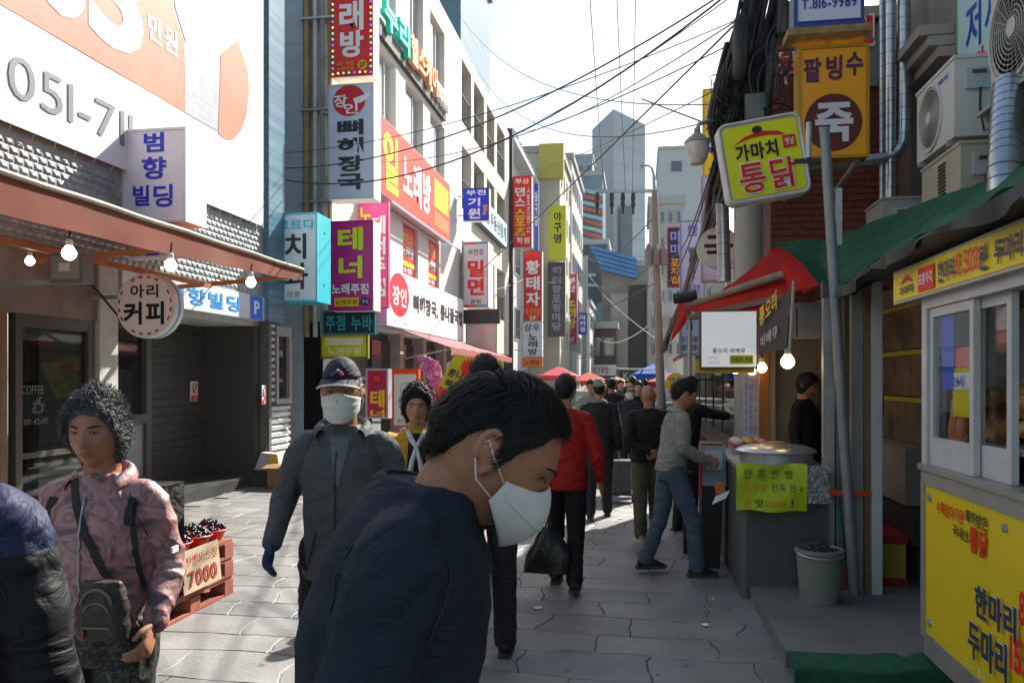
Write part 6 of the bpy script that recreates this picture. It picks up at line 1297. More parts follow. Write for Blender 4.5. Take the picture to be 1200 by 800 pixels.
    if o.get('collar'):
        cm, ht, flare = o['collar']; cb = MB(); base = tor((0, -.012, 1.415)); a = lean + hunch; CR = Matrix.Rotation(-a, 3, 'X'); vs = []; n = 30
        cvs = []
        for layer in ((.073, .066, 0), (.069+flare*.3, .064+flare*.3, ht*.5), (.066+flare, .064+flare, ht), (.076+flare*1.4, .073+flare*1.4, ht*.93), (.090+flare*1.6, .086+flare*1.6, ht*.30), (.088+flare, .084+flare, ht*.12)):
            for j in range(n+1):
                th = math.radians(90 + o.get('open', 38) + (360 - 2*o.get('open', 38))*j/n); op = abs(j/n-.5)*2; rx_, ry_, h_ = layer
                cvs.append(base + CR @ V(rx_*math.cos(th), ry_*math.sin(th) + (.02*op**3), h_*(1 - .25*op**2) - .035*op**3))
        cb.add(cvs, [(i*(n+1)+j, i*(n+1)+j+1, (i+1)*(n+1)+j+1, (i+1)*(n+1)+j) for i in range(5) for j in range(n)]); me = bpy.data.meshes.new('collar'); me.from_pydata(cb.v, [], cb.f); me.polygons.foreach_set('use_smooth', [True]*len(me.polygons)); me.materials.append(cm); co_ = link('collar', me, root); sd_ = co_.modifiers.new('thick', 'SOLIDIFY'); sd_.thickness = .004; sb_ = co_.modifiers.new('round', 'SUBSURF'); sb_.levels = 1; sb_.render_levels = 1
    tr = MB(); loft(tr, [(J['pelvis'] + V(0, 0, .05), V(.150, 0, 0), V(0, .105, 0)), (J['pelvis'] - V(0, 0, .03), V(.165, 0, 0), V(0, .118, 0)), (J['pelvis'] - V(0, 0, .12), V(.160, 0, 0), V(0, .112, 0))])
    tw = o.get('leg', 1.0)
    for nm, (hip, kn, an) in legs.items(): limb(tr, [hip + V(0, 0, .03), hip.lerp(kn, .5), kn, kn.lerp(an, .5), an + V(0, 0, -.01)], [.098*tw, .088*tw, .074*tw, .068*tw, .066*tw])
    put('trousers', tr, o['bottom'], vx, o.get('fold', .006)*.9, 3 if not far else 2)
    for nm, (hip, kn, an) in legs.items():
        sh_ = MB(); lift = an.z - .085; z0 = lift
        tip = .05 if lift > 0 else 0
        limb(sh_, [an + V(0, -.045, -.035), an + V(0, .0, -.03), an + V(0, .08, -.045), an + V(.0, .165, -.055 - tip*.3)], [.040, .044, .040, .028], 12); limb(sh_, [an + V(0, -.01, -.02), an + V(0, 0, .02)], [.042, .04], 10)
        so, _ = put('shoe', sh_, o.get('shoe', M_black), max(vx*.8, .007), 0, 2)
        sl = MB(); out = [(-.034, -.085), (.034, -.085), (.042, .0), (.046, .09), (.034, .17), (.0, .198), (-.034, .17), (-.042, .09), (-.04, .0)]
        sl.prism([an + V(x, y, -.084) for x, y in out], V(0, 0, .026)); me = bpy.data.meshes.new('sole'); me.from_pydata(sl.v, [], sl.f); me.materials.append(o.get('sole', mat('shoe_sole', (.05, .05, .05), .7))); link('sole', me, so)
    # --- hair
    style = o.get('hair', 'short')
    if style:
        th, curly, hm = o.get('hair_th', .014), o.get('curly', False), o['hair_mat']; kind = 'bob' if o.get('bob') else o.get('hairline', 'short')
        def hp_(d):
            p = head_pt(d, False); m = sm(-.012, .014, p.z - hairline(d, kind)); n = mnoise.noise(Vector((d.x*7+rng.random()*0, d.y*7, d.z*7 + len(label)))); n2 = mnoise.noise(Vector((d.x*19, d.y*19, d.z*19)))
            vol = 1 + (.25 if d.z > .3 else 0) + (.5*n + .3*n2 if curly else .22*n + .1*n2)
            sc_ = 1 + (th*vol*m - .006*(1-m)) / .095; return p * sc_
        hb = MB(); nu2, nv2 = (40, 30) if far else (90, 64); v2, f2 = head_grid(nu2, nv2, hp_); hb.add([HM @ v for v in v2], f2)
        ns = 0 if far else o.get('strands', 900); fly = o.get('fly', 0)
        for i in range(ns + fly):
            while True:
                d = Vector((rng.gauss(0, 1), rng.gauss(0, 1), rng.gauss(0, 1))).normalized(); p = head_pt(d, False)
                if p.z > hairline(d, kind) + .004: break
            p = hp_(d); L_ = rng.uniform(.6, 1.2) * o.get('strand_len', .04); flow = V(d.x*.6, -.5 + d.y*.9 - .35*(d.y > .2), -.9 + .5*abs(d.z)).normalized()
            if d.z > .75: flow = V(d.x + rng.uniform(-.3, .3), o.get('part', .5), -.15).normalized()
            flow = (flow - d*flow.dot(d)*.9 + V(rng.gauss(0, 1), rng.gauss(0, 1), rng.gauss(0, .7))*(o.get('mess', .2) if i < ns else .45)).normalized(); w = rng.uniform(.0009, .0020) * o.get('strand_w', 1.0); side = flow.cross(d).normalized(); pts = []
            if curly:
                r_ = rng.uniform(.004, .010); ph = rng.uniform(0, 6.28); sg = rng.choice((-1, 1)); ctr = p*rng.uniform(.91, 1.13 if rng.random() < .35 else 1.05)
                for q in range(9): a = ph + sg*q*.75; pts.append(ctr + (d*math.cos(a) + flow*math.sin(a))*r_ + side*(q-4)*.0022)
                w *= 1.0
            else:
                for q in range(5): t = q/4; pts.append(p*(.985 + .012*rng.random()) + flow*L_*t + d*(.012*t*(1-t)*2 + o.get('lift', .003)*t) - d*(L_*L_*t*t/.19))
            k0 = [HM @ q for q in pts]; sw_ = HM.to_3x3() @ side
            if curly: sw_ = (HM.to_3x3() @ (side + d*.4)).normalized()
            vs = []
            for q, pt in enumerate(k0): ww = w*(1 - .75*(q/(len(k0)-1))**2); vs += [pt - sw_*ww, pt + sw_*ww]
            hb.add(vs, [(2*q, 2*q+1, 2*q+3, 2*q+2) for q in range(len(k0)-1)])
        me = bpy.data.meshes.new('hair'); me.from_pydata(hb.v, [], hb.f); me.polygons.foreach_set('use_smooth', [True]*len(me.polygons)); me.materials.append(hm); link('hair', me, root)
    # --- facial features
    def head_part(name, mb, m, smooth=True):
        me = bpy.data.meshes.new(name); me.from_pydata([tuple(HM @ Vector(v)) for v in mb.v], [], mb.f); me.materials.append(m)
        if smooth: me.polygons.foreach_set('use_smooth', [True]*len(me.polygons))
        return link(name, me, root)
    fy = lambda x, z: max((head_pt(Vector((x/.078, math.sqrt(max(.02, 1-(x/.078)**2-(z/.118)**2)), z/.118)).normalized()).y), .03)
    if not far and o.get('face', True):
        for sd in (-1, 1):
            x0 = sd*.031; cl_ = o.get('squint')
            e = MB(); e.blob((x0, fy(x0, .008) - .0055, .008), (.012, .009, .0036), 14, 10); eo = None if cl_ else head_part('eye', e, mat('eye_white', (.28, .22, .19), .35))
            e = MB(); e.blob((x0, fy(x0, .008) + .0005, .008), (.0050, .0035, .0034), 12, 8); None if cl_ else head_part('iris', e, mat('iris_dark', (.012, .008, .006), .15))
            e = MB(); e.tube([V(sd*(.0185 + .0245*t), fy(sd*(.0185 + .0245*t), .012) + .0025, .0095 + .0055*math.sin(t*3.1)) for t in np.linspace(0, 1, 9)], .0008 if cl_ else .0013, 6); head_part('eyelid', e, mat('lash_dark', (.02, .014, .012), .6))
            e = MB(); e.tube([V(sd*(.015 + .034*t), fy(sd*(.015 + .034*t), .029) + .0015, .026 + .007*math.sin(t*2.4)) for t in np.linspace(0, 1, 9)], [(.0008 if cl_ else .0015) + (.0014 if cl_ else .0022)*math.sin(t*2.9+.2) for t in np.linspace(0, 1, 9)], 6); head_part('eyebrow', e, mat('brow_dark', (.022, .017, .015), .8))
        if o.get('lips', True):
            e = MB(); e.grid(lambda u, v: V((u-.5)*.046, fy((u-.5)*.046, -.059 + (v-.5)*.018*math.sin(u*3.14)) + .0012, -.059 + (v-.5)*.018*math.sin(u*3.14159)), 18, 6); head_part('lips', e, o.get('lip_mat', mat('lip', (.26, .10, .08), .5)))
            e = MB(); e.tube([V((u-.5)*.046, fy((u-.5)*.046, -.0588) + .001, -.0588 + .001*math.cos(u*9)) for u in np.linspace(0, 1, 12)], .0009, 5); head_part('mouth_line', e, mat('mouth_dark', (.05, .02, .018), .7))
    if o.get('mask'):
        kf = o['mask'] == 'beak'; mm = mat('mask_white', (.62, .62, .60), .85, .05, 12, bump=.12, bscale=200); msk = MB()
        def mk(u, v):
            a = math.radians((u*2-1)*(68 if kf else 80)); uu = u*2-1; zt = -.004 - .014*abs(uu)**2 + .012*math.exp(-(uu/.3)**2); zb_ = (-.114 + .058*abs(uu)**1.5) if kf else (-.118 + .045*abs(uu)**2.2); z = zt + (zb_-zt)*v
            if kf: bu = .030*max(0, math.sin(math.pi*v))**.8*max(0, math.cos(uu*1.57))**.8 + .008*(1-uu*uu)
            else: bu = (.016 + .007*math.sin(v*3.14))*(1-abs(uu)**2.5) + .0018*math.sin(v*19)*(1-abs(uu)**4)
            w = 1 - .20*max(0, (-z-.02)/.1)**1.3; return V(.0815*math.sin(a)*w, .090*math.cos(a)*(1 - .10*v*v) + bu + .004, z)
        msk.grid(mk, 40, 24); mo = head_part('face_mask', msk, mm); sd_ = mo.modifiers.new('thick', 'SOLIDIFY'); sd_.thickness = .002
        for sd in (-1, 1):
            for v, ze in ((.12, .026), (.86, -.03)):
                p = mk(1 if sd > 0 else 0, v); e = MB(); e.tube([p, V(sd*.0835, .0, (p.z+ze)/2), V(sd*.087, -.018, ze*.6), V(sd*.086, -.026, ze*.2)], .0016, 6); head_part('ear_loop', e, mm)
        if kf:
            e = MB(); e.tube([mk(.03 + .94*i/30, .5) + V(0, .001, 0) for i in range(31)], .0013, 5); head_part('mask_seam', e, mm)
    if o.get('hat'):
        hm = o['hat']; hd = MB()
        def hf_(d):
            p = head_pt(d, False); m = sm(-.01, .004, p.z - (.054 - .02*(d.y < 0)*abs(d.y))); return p*(1 + (.016*m - .012*(1-m))/.09) + V(0, 0, .012*m*sm(.3, .9, d.z))
        v2, f2 = head_grid(56, 44, hf_); hd.add(v2, f2); head_part('cap', hd, hm)
        if o.get('brim', True):
            bl = MB()
            def bf(u, v): a = math.radians((u*2-1)*62); r = 1 + v*.78*math.cos(a)**.8; return V(.088*math.sin(a)*(1+.08*v), .100*math.cos(a)*1.0 + .070*v*math.cos(a)**.7, .062 - .020*v - .018*(u*2-1)**2*(.4+.6*v))
            bl.grid(bf, 24, 8); bo_ = head_part('brim', bl, o.get('brim_mat', hm)); sd_ = bo_.modifiers.new('thick', 'SOLIDIFY'); sd_.thickness = .004
            if o.get('piping'):
                e = MB(); e.tube([bf(i/24, 1.0) for i in range(25)], .0042, 6); head_part('brim_piping', e, o['piping'])
    return root, dict(J=J, HM=HM, hit=hit, arms=arms, legs=legs, tor=tor, s=s, hp=head_part)
def lpart(root, name, mb, m, smooth='all'):
    return mb.build(name, m, root, smooth=smooth, local=True)
def px_loc(px, t): p = at(px, HY, t); return (p.x, p.y)
TOCAM = -FW
def rotv(v, deg): a = math.radians(deg); return Vector((v[0]*math.cos(a) - v[1]*math.sin(a), v[0]*math.sin(a) + v[1]*math.cos(a), 0))
SK1 = skin('tan', (.42, .21, .125)); SK2 = skin('ruddy', (.36, .165, .095)); SK3 = skin('pale', (.50, .28, .18))
HB1 = mat('hair_black', (.012, .011, .011), .6, .3, 30, spec=.22); HG = mat('hair_salt', (.018, .018, .019), .6, .4, 60, col2=(.12, .12, .125), spec=.25)

# 1. bowing man close by
M_navy = cloth('navy', (.017, .024, .038), .85, .5, 420)
r1, k1 = person(px_loc(450, 1.23), RT, 1.70, 'bowing man in a navy jacket and white beak mask looking down at the paving', dict(
    voxel=.007, skin=SK2, top=M_navy, bottom=cloth('charcoal', (.02, .02, .024)), hair_mat=HB1, hair_th=.007, strands=12000, strand_len=.032, strand_w=.42, part=.35, lift=-.0005, mess=.09, hairline='receding',
    pitch=37, yaw=0, head=(0, .170, 1.490), neck=(0, .085, 1.395), lean=0, hunch=9, mask='beak', collar=(M_navy, .040, .0), open=30, fly=700, squint=True, bulk=1.13, shoulder=.19, fold=.008, fs=4.0, hem=.72,
    armR=((.225, -.02, 1.07), (.20, .15, .88)), armL=((-.225, -.02, 1.07), (-.2, .15, .88))))
# 2. man cut by the frame edge
M_blk = cloth('black', (.014, .014, .016)); M_char = cloth('charcoal2', (.030, .030, .034))
r2, k2 = person(px_loc(-162, 1.25), rotv(FW, 20), 1.71, 'passer-by in a black jacket with blue violet shoulder yoke walking out of view', dict(voxel=.010, skin=SK1, top=cloth('black_wind', (.012, .012, .014), .6), bottom=M_char, hair_mat=HB1, shoulder=.20, bulk=1.12, strands=300, fold=.005))
jm_ = next(c for c in r2.children if c.name.startswith('jacket')).data; jm_.materials.append(cloth('violet', (.022, .027, .072), .6))
jm_.polygons.foreach_set('material_index', [1 if p.center.z > 1.335 - .12*abs(p.center.y) - .10*max(0, abs(p.center.x)-.14) else 0 for p in jm_.polygons])
# 3. woman in the pink flowered jacket
def floral(name):
    m = bpy.data.materials.new(name); m.use_nodes = True; N = m.node_tree.nodes; L = m.node_tree.links; b = N['Principled BSDF']; b.inputs['Roughness'].default_value = .55
    tc = N.new('ShaderNodeTexCoord'); nz = N.new('ShaderNodeTexNoise'); nz.inputs['Scale'].default_value = 8; nz.inputs['Detail'].default_value = 3; nz.inputs['Distortion'].default_value = 1.6; L.new(tc.outputs['Object'], nz.inputs['Vector'])
    cr = N.new('ShaderNodeValToRGB'); e = cr.color_ramp; e.elements[0].position = .30; e.elements[0].color = (.045, .042, .055, 1); e.elements[1].position = .74; e.elements[1].color = (.50, .38, .36, 1)
    for p, c in ((.38, (.11, .08, .09, 1)), (.45, (.34, .13, .13, 1)), (.53, (.40, .22, .21, 1)), (.60, (.16, .10, .11, 1)), (.66, (.38, .16, .15, 1))): q = e.elements.new(p); q.color = c
    L.new(nz.outputs['Fac'], cr.inputs[0]); L.new(cr.outputs[0], b.inputs['Base Color']); n3 = N.new('ShaderNodeTexNoise'); n3.inputs['Scale'].default_value = 26; L.new(tc.outputs['Object'], n3.inputs['Vector']); bp = N.new('ShaderNodeBump'); bp.inputs['Strength'].default_value = .35; bp.inputs['Distance'].default_value = .02; L.new(n3.outputs[0], bp.inputs['Height']); L.new(bp.outputs[0], b.inputs['Normal']); return m
M_flo = floral('pink_floral')
M_cam = bpy.data.materials.new('dark_leaf_print'); M_cam.use_nodes = True; N = M_cam.node_tree.nodes; L = M_cam.node_tree.links; vo = N.new('ShaderNodeTexNoise'); vo.inputs['Scale'].default_value = 34; vo.inputs['Distortion'].default_value = 2; tcn = N.new('ShaderNodeTexCoord'); L.new(tcn.outputs['Object'], vo.inputs['Vector']); cr = N.new('ShaderNodeValToRGB'); cr.color_ramp.elements[0].position = .52; cr.color_ramp.elements[0].color = (.008, .009, .009, 1); cr.color_ramp.elements[1].position = .56; cr.color_ramp.elements[1].color = (.06, .065, .05, 1); L.new(vo.outputs[0], cr.inputs[0]); L.new(cr.outputs[0], N['Principled BSDF'].inputs['Base Color']); N['Principled BSDF'].inputs['Roughness'].default_value = .7
r3, k3 = person(px_loc(119, 2.42), rotv(TOCAM, -4), 1.555, 'woman with curly hair in a pink flowered jacket carrying a brown crossbody bag', dict(
    voxel=.008, skin=SK2, top=M_flo, bottom=M_cam, hair_mat=HG, bob=True, hair_th=.019, curly=True, strands=8000, strand_w=1.0, yaw=-6, pitch=4, collar=(M_flo, .06, .012), bulk=.95, fold=.009, fs=8, hem=.93, leg=1.05, sleeve=.9, shoulder=.162, open=55, lip_mat=mat('lip_brown', (.22, .085, .07), .5),
    armR=((.24, -.04, 1.12), (.245, .08, .96)), armL=((-.22, -.04, 1.13), (-.235, .10, .98)), handL=dict(curl=.9)))
h3 = k3['hit']
zp = MB(); zp.tube([h3((.0, .6, z), (0, -1, 0)) + V(0, .003, 0) for z in np.linspace(.95, 1.38, 26)], .0042, 6); lpart(r3, 'zipper', zp, mat('zip_steel', (.35, .38, .44), .4, metal=.5))
zp = MB(); 
for i in range(2): zp.box((-.006, h3((0, .6, 1.36), (0, -1, 0)).y, 1.345 - i*.001), (.006, h3((0, .6, 1.36), (0, -1, 0)).y + .008, 1.37))
lpart(r3, 'zip_pull', zp, MATS['zip_steel'], False)
def strap(root, hit, pts, w, m, name='strap', out=.003):
    k = MB(); n = len(pts); vs = []
    P = [hit(p, d) + Vector(d).normalized()*-out for p, d in pts]
    for i, p in enumerate(P):
        t = (P[min(i+1, n-1)] - P[max(i-1, 0)]).normalized(); sdv = t.cross(Vector(pts[i][1])).normalized()*w/2; nn = Vector(pts[i][1]).normalized()*-.003; vs += [p - sdv, p + sdv, p + sdv + nn, p - sdv + nn]
    k.add(vs, [(4*i+a, 4*i+(a+1) % 4, 4*i+4+(a+1) % 4, 4*i+4+a) for i in range(n-1) for a in range(4)] + [(0, 3, 2, 1), (4*n-4, 4*n-3, 4*n-2, 4*n-1)]); return lpart(root, name, k, m, False)
M_strap = mat('strap_black', (.014, .014, .015), .7)
strap(r3, h3, [((.085 - .18*t, .6, 1.47 - .36*t), (0, -1, -.0)) for t in np.linspace(.12, 1, 16)], .026, M_strap, 'bag_strap')
for sd in (-1, 1): strap(r3, h3, [((sd*(.125 + .035*t), .5, 1.55 - .47*t), (0, -1, -.25 if t < .35 else 0)) for t in np.linspace(.15, 1, 14)], .03, M_strap, 'backpack_strap')
bp_ = MB(); bp_.box((-.15, -.27, 1.0), (.15, -.135, 1.38)); lpart(r3, 'backpack', bp_, cloth('pack_black', (.016, .016, .017)), False)
bag = MB(); bc = V(-.125, .20, 1.05); limb(bag, [bc + V(-.05, 0, -.06), bc + V(-.042, 0, .05)], [.036, .030], 14); limb(bag, [bc + V(.05, 0, -.06), bc + V(.042, 0, .05)], [.036, .030], 14); loft(bag, [(bc + V(0, 0, -.095), V(.080, 0, 0), V(0, .030, 0)), (bc + V(0, 0, .0), V(.085, 0, 0), V(0, .038, 0)), (bc + V(0, 0, .085), V(.06, 0, 0), V(0, .024, 0))]); me = fuse(bag, .006, 3, .004, 12); me.materials.append(mat('bag_leather', (.035, .026, .021), .5, .2, 12, bump=.2, bscale=90)); bg = thing('crossbody_bag', (0, 0, 0), 'brown leather crossbody bag with a zip pocket at the flowered jacket hem', 'bag'); bg.matrix_world = r3.matrix_world
bg.location = r3.location; bg.rotation_euler = r3.rotation_euler; bg.scale = r3.scale; link('pouch', me, bg)
k = MB(); k.tube([bc + V(.05*math.cos(a), .033, .01 + .055*math.sin(a)) for a in np.linspace(.2, 2.94, 14)], .005, 6); lpart(bg, 'zip_arc', k, mat('zip_dull', (.16, .14, .12), .5)); k = MB(); k.tube([bc + V(.04*math.cos(a), .036, -.01 + .035*math.sin(a)) for a in np.linspace(.2, 2.94, 12)], .003, 6); lpart(bg, 'piping', k, mat('bag_tan', (.22, .16, .12), .5)); k = MB(); k.box(bc + V(-.045, .030, -.052), bc + V(.045, .040, -.046)); lpart(bg, 'pocket_zip', k, MATS['zip_dull'], False); k = MB(); k.box(bc + V(.036, .034, -.085), bc + V(.042, .042, -.05)); lpart(bg, 'red_pull', k, mat('pull_red', (.35, .04, .03), .5), False)
k = MB(); k.box((-.275, .02, 1.19), (-.268, .06, 1.21)); lpart(r3, 'sleeve_tab', k, mat('tab_white', (.6, .6, .6), .5), False)
# 4. man with cap, mask and blue gloves
M_gj = cloth('grey_shell', (.075, .080, .085), .65, .2, 200)
r4, k4 = person(px_loc(402, 3.25), rotv(TOCAM, 2), 1.67, 'man in a dark grey jacket with navy cap, face mask and blue gloves', dict(
    voxel=.008, skin=SK2, top=M_gj, bottom=cloth('dark_slacks', (.018, .018, .02)), hair_mat=HG, hair_th=.006, strands=500, strand_len=.02, mask='flat', hat=cloth('cap_navy', (.020, .023, .034), .7), piping=mat('piping_white', (.55, .55, .54), .6), lips=False, gloves=cloth('glove_blue', (.020, .045, .10)), collar=(M_gj, .06, .022), open=55, bulk=.94, fold=.009, fs=6, hem=.82, sleeve=.95, shoulder=.165, pitch=3,
    armR=((.255, -.05, 1.12), (.265, .10, .97)), armL=((-.25, -.03, 1.12), (-.25, .08, .93))))
h4 = k4['hit']; z4 = MB(); z4.tube([h4((.01, .6, z), (0, -1, 0)) + V(0, .002, 0) for z in np.linspace(.82, 1.34, 22)], .004, 6); lpart(r4, 'zipper', z4, mat('zip_dark', (.02, .02, .022), .5))
for sd in (-1, 1): k = MB(); k.tube([h4((sd*(.09 + .03*t), .6, 1.02 - .13*t), (0, -1, 0)) + V(0, .002, 0) for t in np.linspace(0, 1, 9)], .004, 6); lpart(r4, 'pocket_seam', k, MATS['zip_dark'])
k = MB(); k.grid(lambda u, v: h4(((u-.5)*.05*(1-v*.9)*1.8, .6, 1.40 - .20*v), (0, -1, 0)) + V(0, .004, 0), 6, 10); lpart(r4, 'shirt', k, cloth('shirt_grey', (.12, .13, .14)))
for x, z, c in ((-.010, .088, (.45, .03, .03)), (.010, .088, (.04, .08, .35)), (.0, .096, (.5, .5, .5)), (-.018, .080, (.45, .03, .03)), (.018, .080, (.04, .08, .35))): k = MB(); k.blob((x, .098 - (z-.08)*1.1 + .006, z), (.008, .005, .007), 8, 6); k4['hp']('cap_emblem', k, mat('emblem_%s' % str(c), c, .5))
# 5. woman with the ochre vest and white scarf
M_och = cloth('ochre', (.46, .25, .012), .8)
r5, k5 = person(px_loc(489, 4.75), rotv(TOCAM, 4), 1.55, 'woman in an ochre waistcoat with a knotted white scarf and curly black hair', dict(voxel=.010, skin=SK1, top=M_och, vest=True, top_name='waistcoat', sleeve_mat=cloth('white_sleeve', (.50, .51, .53)), bottom=M_blk, hair_mat=HB1, bob=True, hair_th=.030, curly=True, strands=900, strand_w=1.4, bulk=1.06, pitch=2, fold=.006))
h5 = k5['hit']; k = MB(); k.grid(lambda u, v: h5(((u-.5)*(.10 + .05*v), .6, 1.41 - .55*v), (0, -1, 0)) + V(0, .006, 0), 6, 14); lpart(r5, 'blouse', k, cloth('blouse_black', (.012, .012, .014)))
k = MB(); 
for sd in (-1, 1): k.tube([h5((sd*.06, .6, 1.42), (0, -1, 0)) + V(0, .012, .01), h5((sd*.03, .6, 1.37), (0, -1, 0)) + V(0, .015, 0), h5((0, .6, 1.325), (0, -1, 0)) + V(0, .02, 0), h5((sd*.025, .6, 1.24), (0, -1, 0)) + V(0, .018, 0), h5((sd*.05, .6, 1.10), (0, -1, 0)) + V(0, .016, 0)], [.016, .018, .014, .016, .022], 8)
lpart(r5, 'scarf', k, cloth('scarf_white', (.58, .56, .52)))
for sd in (-1, 1): strap(r5, h5, [((sd*(.125 + .02*t), .5, 1.5 - .35*t), (0, -1, -.25 if t < .35 else 0)) for t in np.linspace(.15, 1, 10)], .03, M_strap, 'backpack_strap')
# 6..: people further along, mostly seen from behind
def simple(px, t, fdir, H, label, **kw):
    d = dict(voxel=.0125 if t > 5.2 else .011, skin=SK1, top=M_blk, bottom=M_char, hair_mat=HB1, strands=0, fold=.006, face=False); d.update(kw); return person(px_loc(px, t), fdir, H, label, d)
r6, k6 = simple(568, 4.5, rotv(FW, -5), 1.73, 'man in black seen from behind, just past the bowing man', stride=.16, hair_th=.018, strands=500)
simple(566, 6.25, rotv(FW, 0), 1.66, 'walker in black directly ahead of the man in black, mostly hidden', stride=.15)
r7, k7 = simple(662, 6.1, rotv(FW, -12), 1.63, 'man in a bright red jacket and black trousers walking away', top=cloth('red_shell', (.36, .012, .012), .6), bottom=cloth('black_slacks', (.012, .012, .014)), stride=-.18, hair_th=.02, bulk=1.02, armR=((.26, -.02, 1.1), (.275, .06, .88)))
r8, k8 = simple(702, 9.2, rotv(FW, -8), 1.60, 'man in a camouflage cap and dark coat walking away', top=cloth('dark_coat', (.022, .025, .026)), hat=cloth('camo', (.16, .16, .13), col2=(.30, .30, .26), scale=40), hair_th=.008, hem=.72, stride=.2, collar=(cloth('fur', (.22, .2, .17)), .05, .01))
r9, k9 = simple(760, 7.95, rotv(FW, 4), 1.55, 'bald man in a black jacket and olive trousers with hands clasped behind', hair=None, skin=SK2, top=cloth('jacket_black', (.016, .017, .018)), bottom=cloth('olive', (.085, .09, .055)), voxel=.0105, shoulder=.20, bulk=1.12, fold=.006, hem=.86, leg=1.1, stride=.06, shoe=mat('shoe_mixed', (.30, .28, .28), .6), sole=mat('sole_white', (.6, .58, .56), .6), armR=((.27, -.12, 1.10), (.06, -.175, .95)), armL=((-.27, -.12, 1.10), (-.05, -.18, .97)), handR=dict(dir=(-.9, -.1, -.2), palm=(0, -1, 0)), handL=dict(dir=(.9, -.1, -.2), palm=(0, -1, 0)))
r10, k10 = simple(786, 6.55, rotv(RT, 6), 1.60, 'person in a pale grey sweater and blue jeans leaning to the stall', skin=SK1, top=cloth('sweater_grey', (.26, .25, .225), .9, .3, 90), top_name='sweater', bottom=cloth('jeans', (.085, .12, .16), .85), lean=9, pitch=16, hair_th=.022, strands=700, voxel=.0095, bulk=.96, hem=.90, stride=.2, collar=(cloth('sweater_collar', (.33, .32, .29)), .045, .008), face=True, lips=True, armR=((.20, .05, 1.12), (.14, .27, 1.00)), armL=((-.19, .10, 1.13), (-.10, .32, 1.0)), handR=dict(dir=(-.1, .9, -.3)), handL=dict(dir=(.1, .9, -.2)), hairline='short', shoe=mat('shoe_black', (.016, .016, .017), .6))
r11, k11 = simple(802, 8.4, rotv(RT, 30), 1.63, 'customer in black reaching out with a sheet of paper', lean=6, hair_th=.018, armR=((.24, .16, 1.30), (.22, .42, 1.27)), handR=dict(dir=(0, 1, .1)), armL=((-.2, .1, 1.15), (-.15, .3, 1.05)))
p = k11['arms']['R'][2]; w = Vector(r11.location) + Matrix.Rotation(r11.rotation_euler.z, 3, 'Z') @ (p*k11['s'] + V(0, .12, .06))
pp = thing('held_paper', w, 'white folded paper with a black check mark held out over the stall', 'paper'); Rm = Matrix.Translation(w) @ Matrix.Rotation(math.radians(-24), 4, 'Y'); k = MB(); k.box((-.09, -.003, -.10), (.09, .006, .11), Rm); k.build('sheet', paint('#c9c6bc'), pp); ux, uz = Rm.to_3x3() @ V(1, 0, 0), Rm.to_3x3() @ V(0, 0, 1); lettering('ソ', w - ux*.05 - uz*.05 + V(0, -.008, 0), ux*.1, uz*.11, '#2a2c34', pp, .0)
r12, k12 = simple(943, 7.5, rotv(TOCAM, 50), 1.56, 'stall keeper in black with short hair behind the steamer', bob=True, hair_th=.02, pitch=20, z=.095, face=True, voxel=.011)
r13, k13 = simple(736, 11.5, rotv(TOCAM, 20), 1.54, 'woman in a pale visor cap and white mask beyond the bald man', hat=cloth('visor', (.36, .28, .18)), mask='flat', bob=True, hair_th=.015, top=cloth('blouson', (.05, .05, .055)))
for i, (px, t, fd, H, c, lab) in enumerate(((716, 13.5, FW, 1.62, (.02, .022, .025), 'walker in black in the crowd past the camouflage cap'), (742, 16, FW, 1.66, (.03, .03, .05), 'walker in dark blue in the crowd under the salmon tent'), (727, 19, TOCAM, 1.6, (.10, .09, .08), 'walker in brown coming up the street below the salmon tent'), (756, 21, FW, 1.62, (.05, .05, .05), 'distant walker in grey beside the far pole'), (700, 20, TOCAM, 1.58, (.22, .20, .18), 'distant walker in beige beside the white canopy'), (712, 26, FW, 1.64, (.015, .015, .018), 'far walker in black before the white shop sign'), (735, 28, FW, 1.6, (.14, .03, .03), 'far walker in dark red before the dark shop sign'), (722, 33, TOCAM, 1.62, (.04, .05, .08), 'far walker in navy at the end of the street'), (748, 13, TOCAM, 1.58, (.012, .012, .014), 'walker in black facing up the street behind the bald man'), (693, 12.5, TOCAM, 1.60, (.25, .26, .27), 'walker in pale grey beside the camouflage cap'))):
    simple(px, t, rotv(fd, (i*37) % 40 - 20), H, lab, top=cloth('crowd%d' % i, c), stride=.18 if i % 2 else -.16, voxel=.02, hair_th=.016, skin=(SK1, SK2, SK3)[i % 3])
# carrier bag in the red jacket man's left hand
q = at(642, 640, 5.95); cb = thing('carrier_bag', q, 'black plastic carrier bag hanging beside the red jacket man', 'bag'); k = MB(); 
def bagf(u, v): a = u*2*math.pi; r = (.03 + .10*math.sin(min(1, v*1.25)*1.75))*(1 + .16*math.sin(a*3 + v*4)); return V(q.x + r*1.25*math.cos(a), q.y + r*.6*math.sin(a), q.z + .14 - .33*v)
k.grid(bagf, 28, 16); k.build('sack', mat('black_plastic', (.010, .010, .011), .28, .3, 9, bump=.5, bscale=14), cb, smooth='all'); k = MB(); k.tube([q + V(-.02, 0, .14), q + V(.01, 0, .24), q + V(.03, 0, .14)], .008, 6); k.build('handle', MATS['black_plastic'], cb)
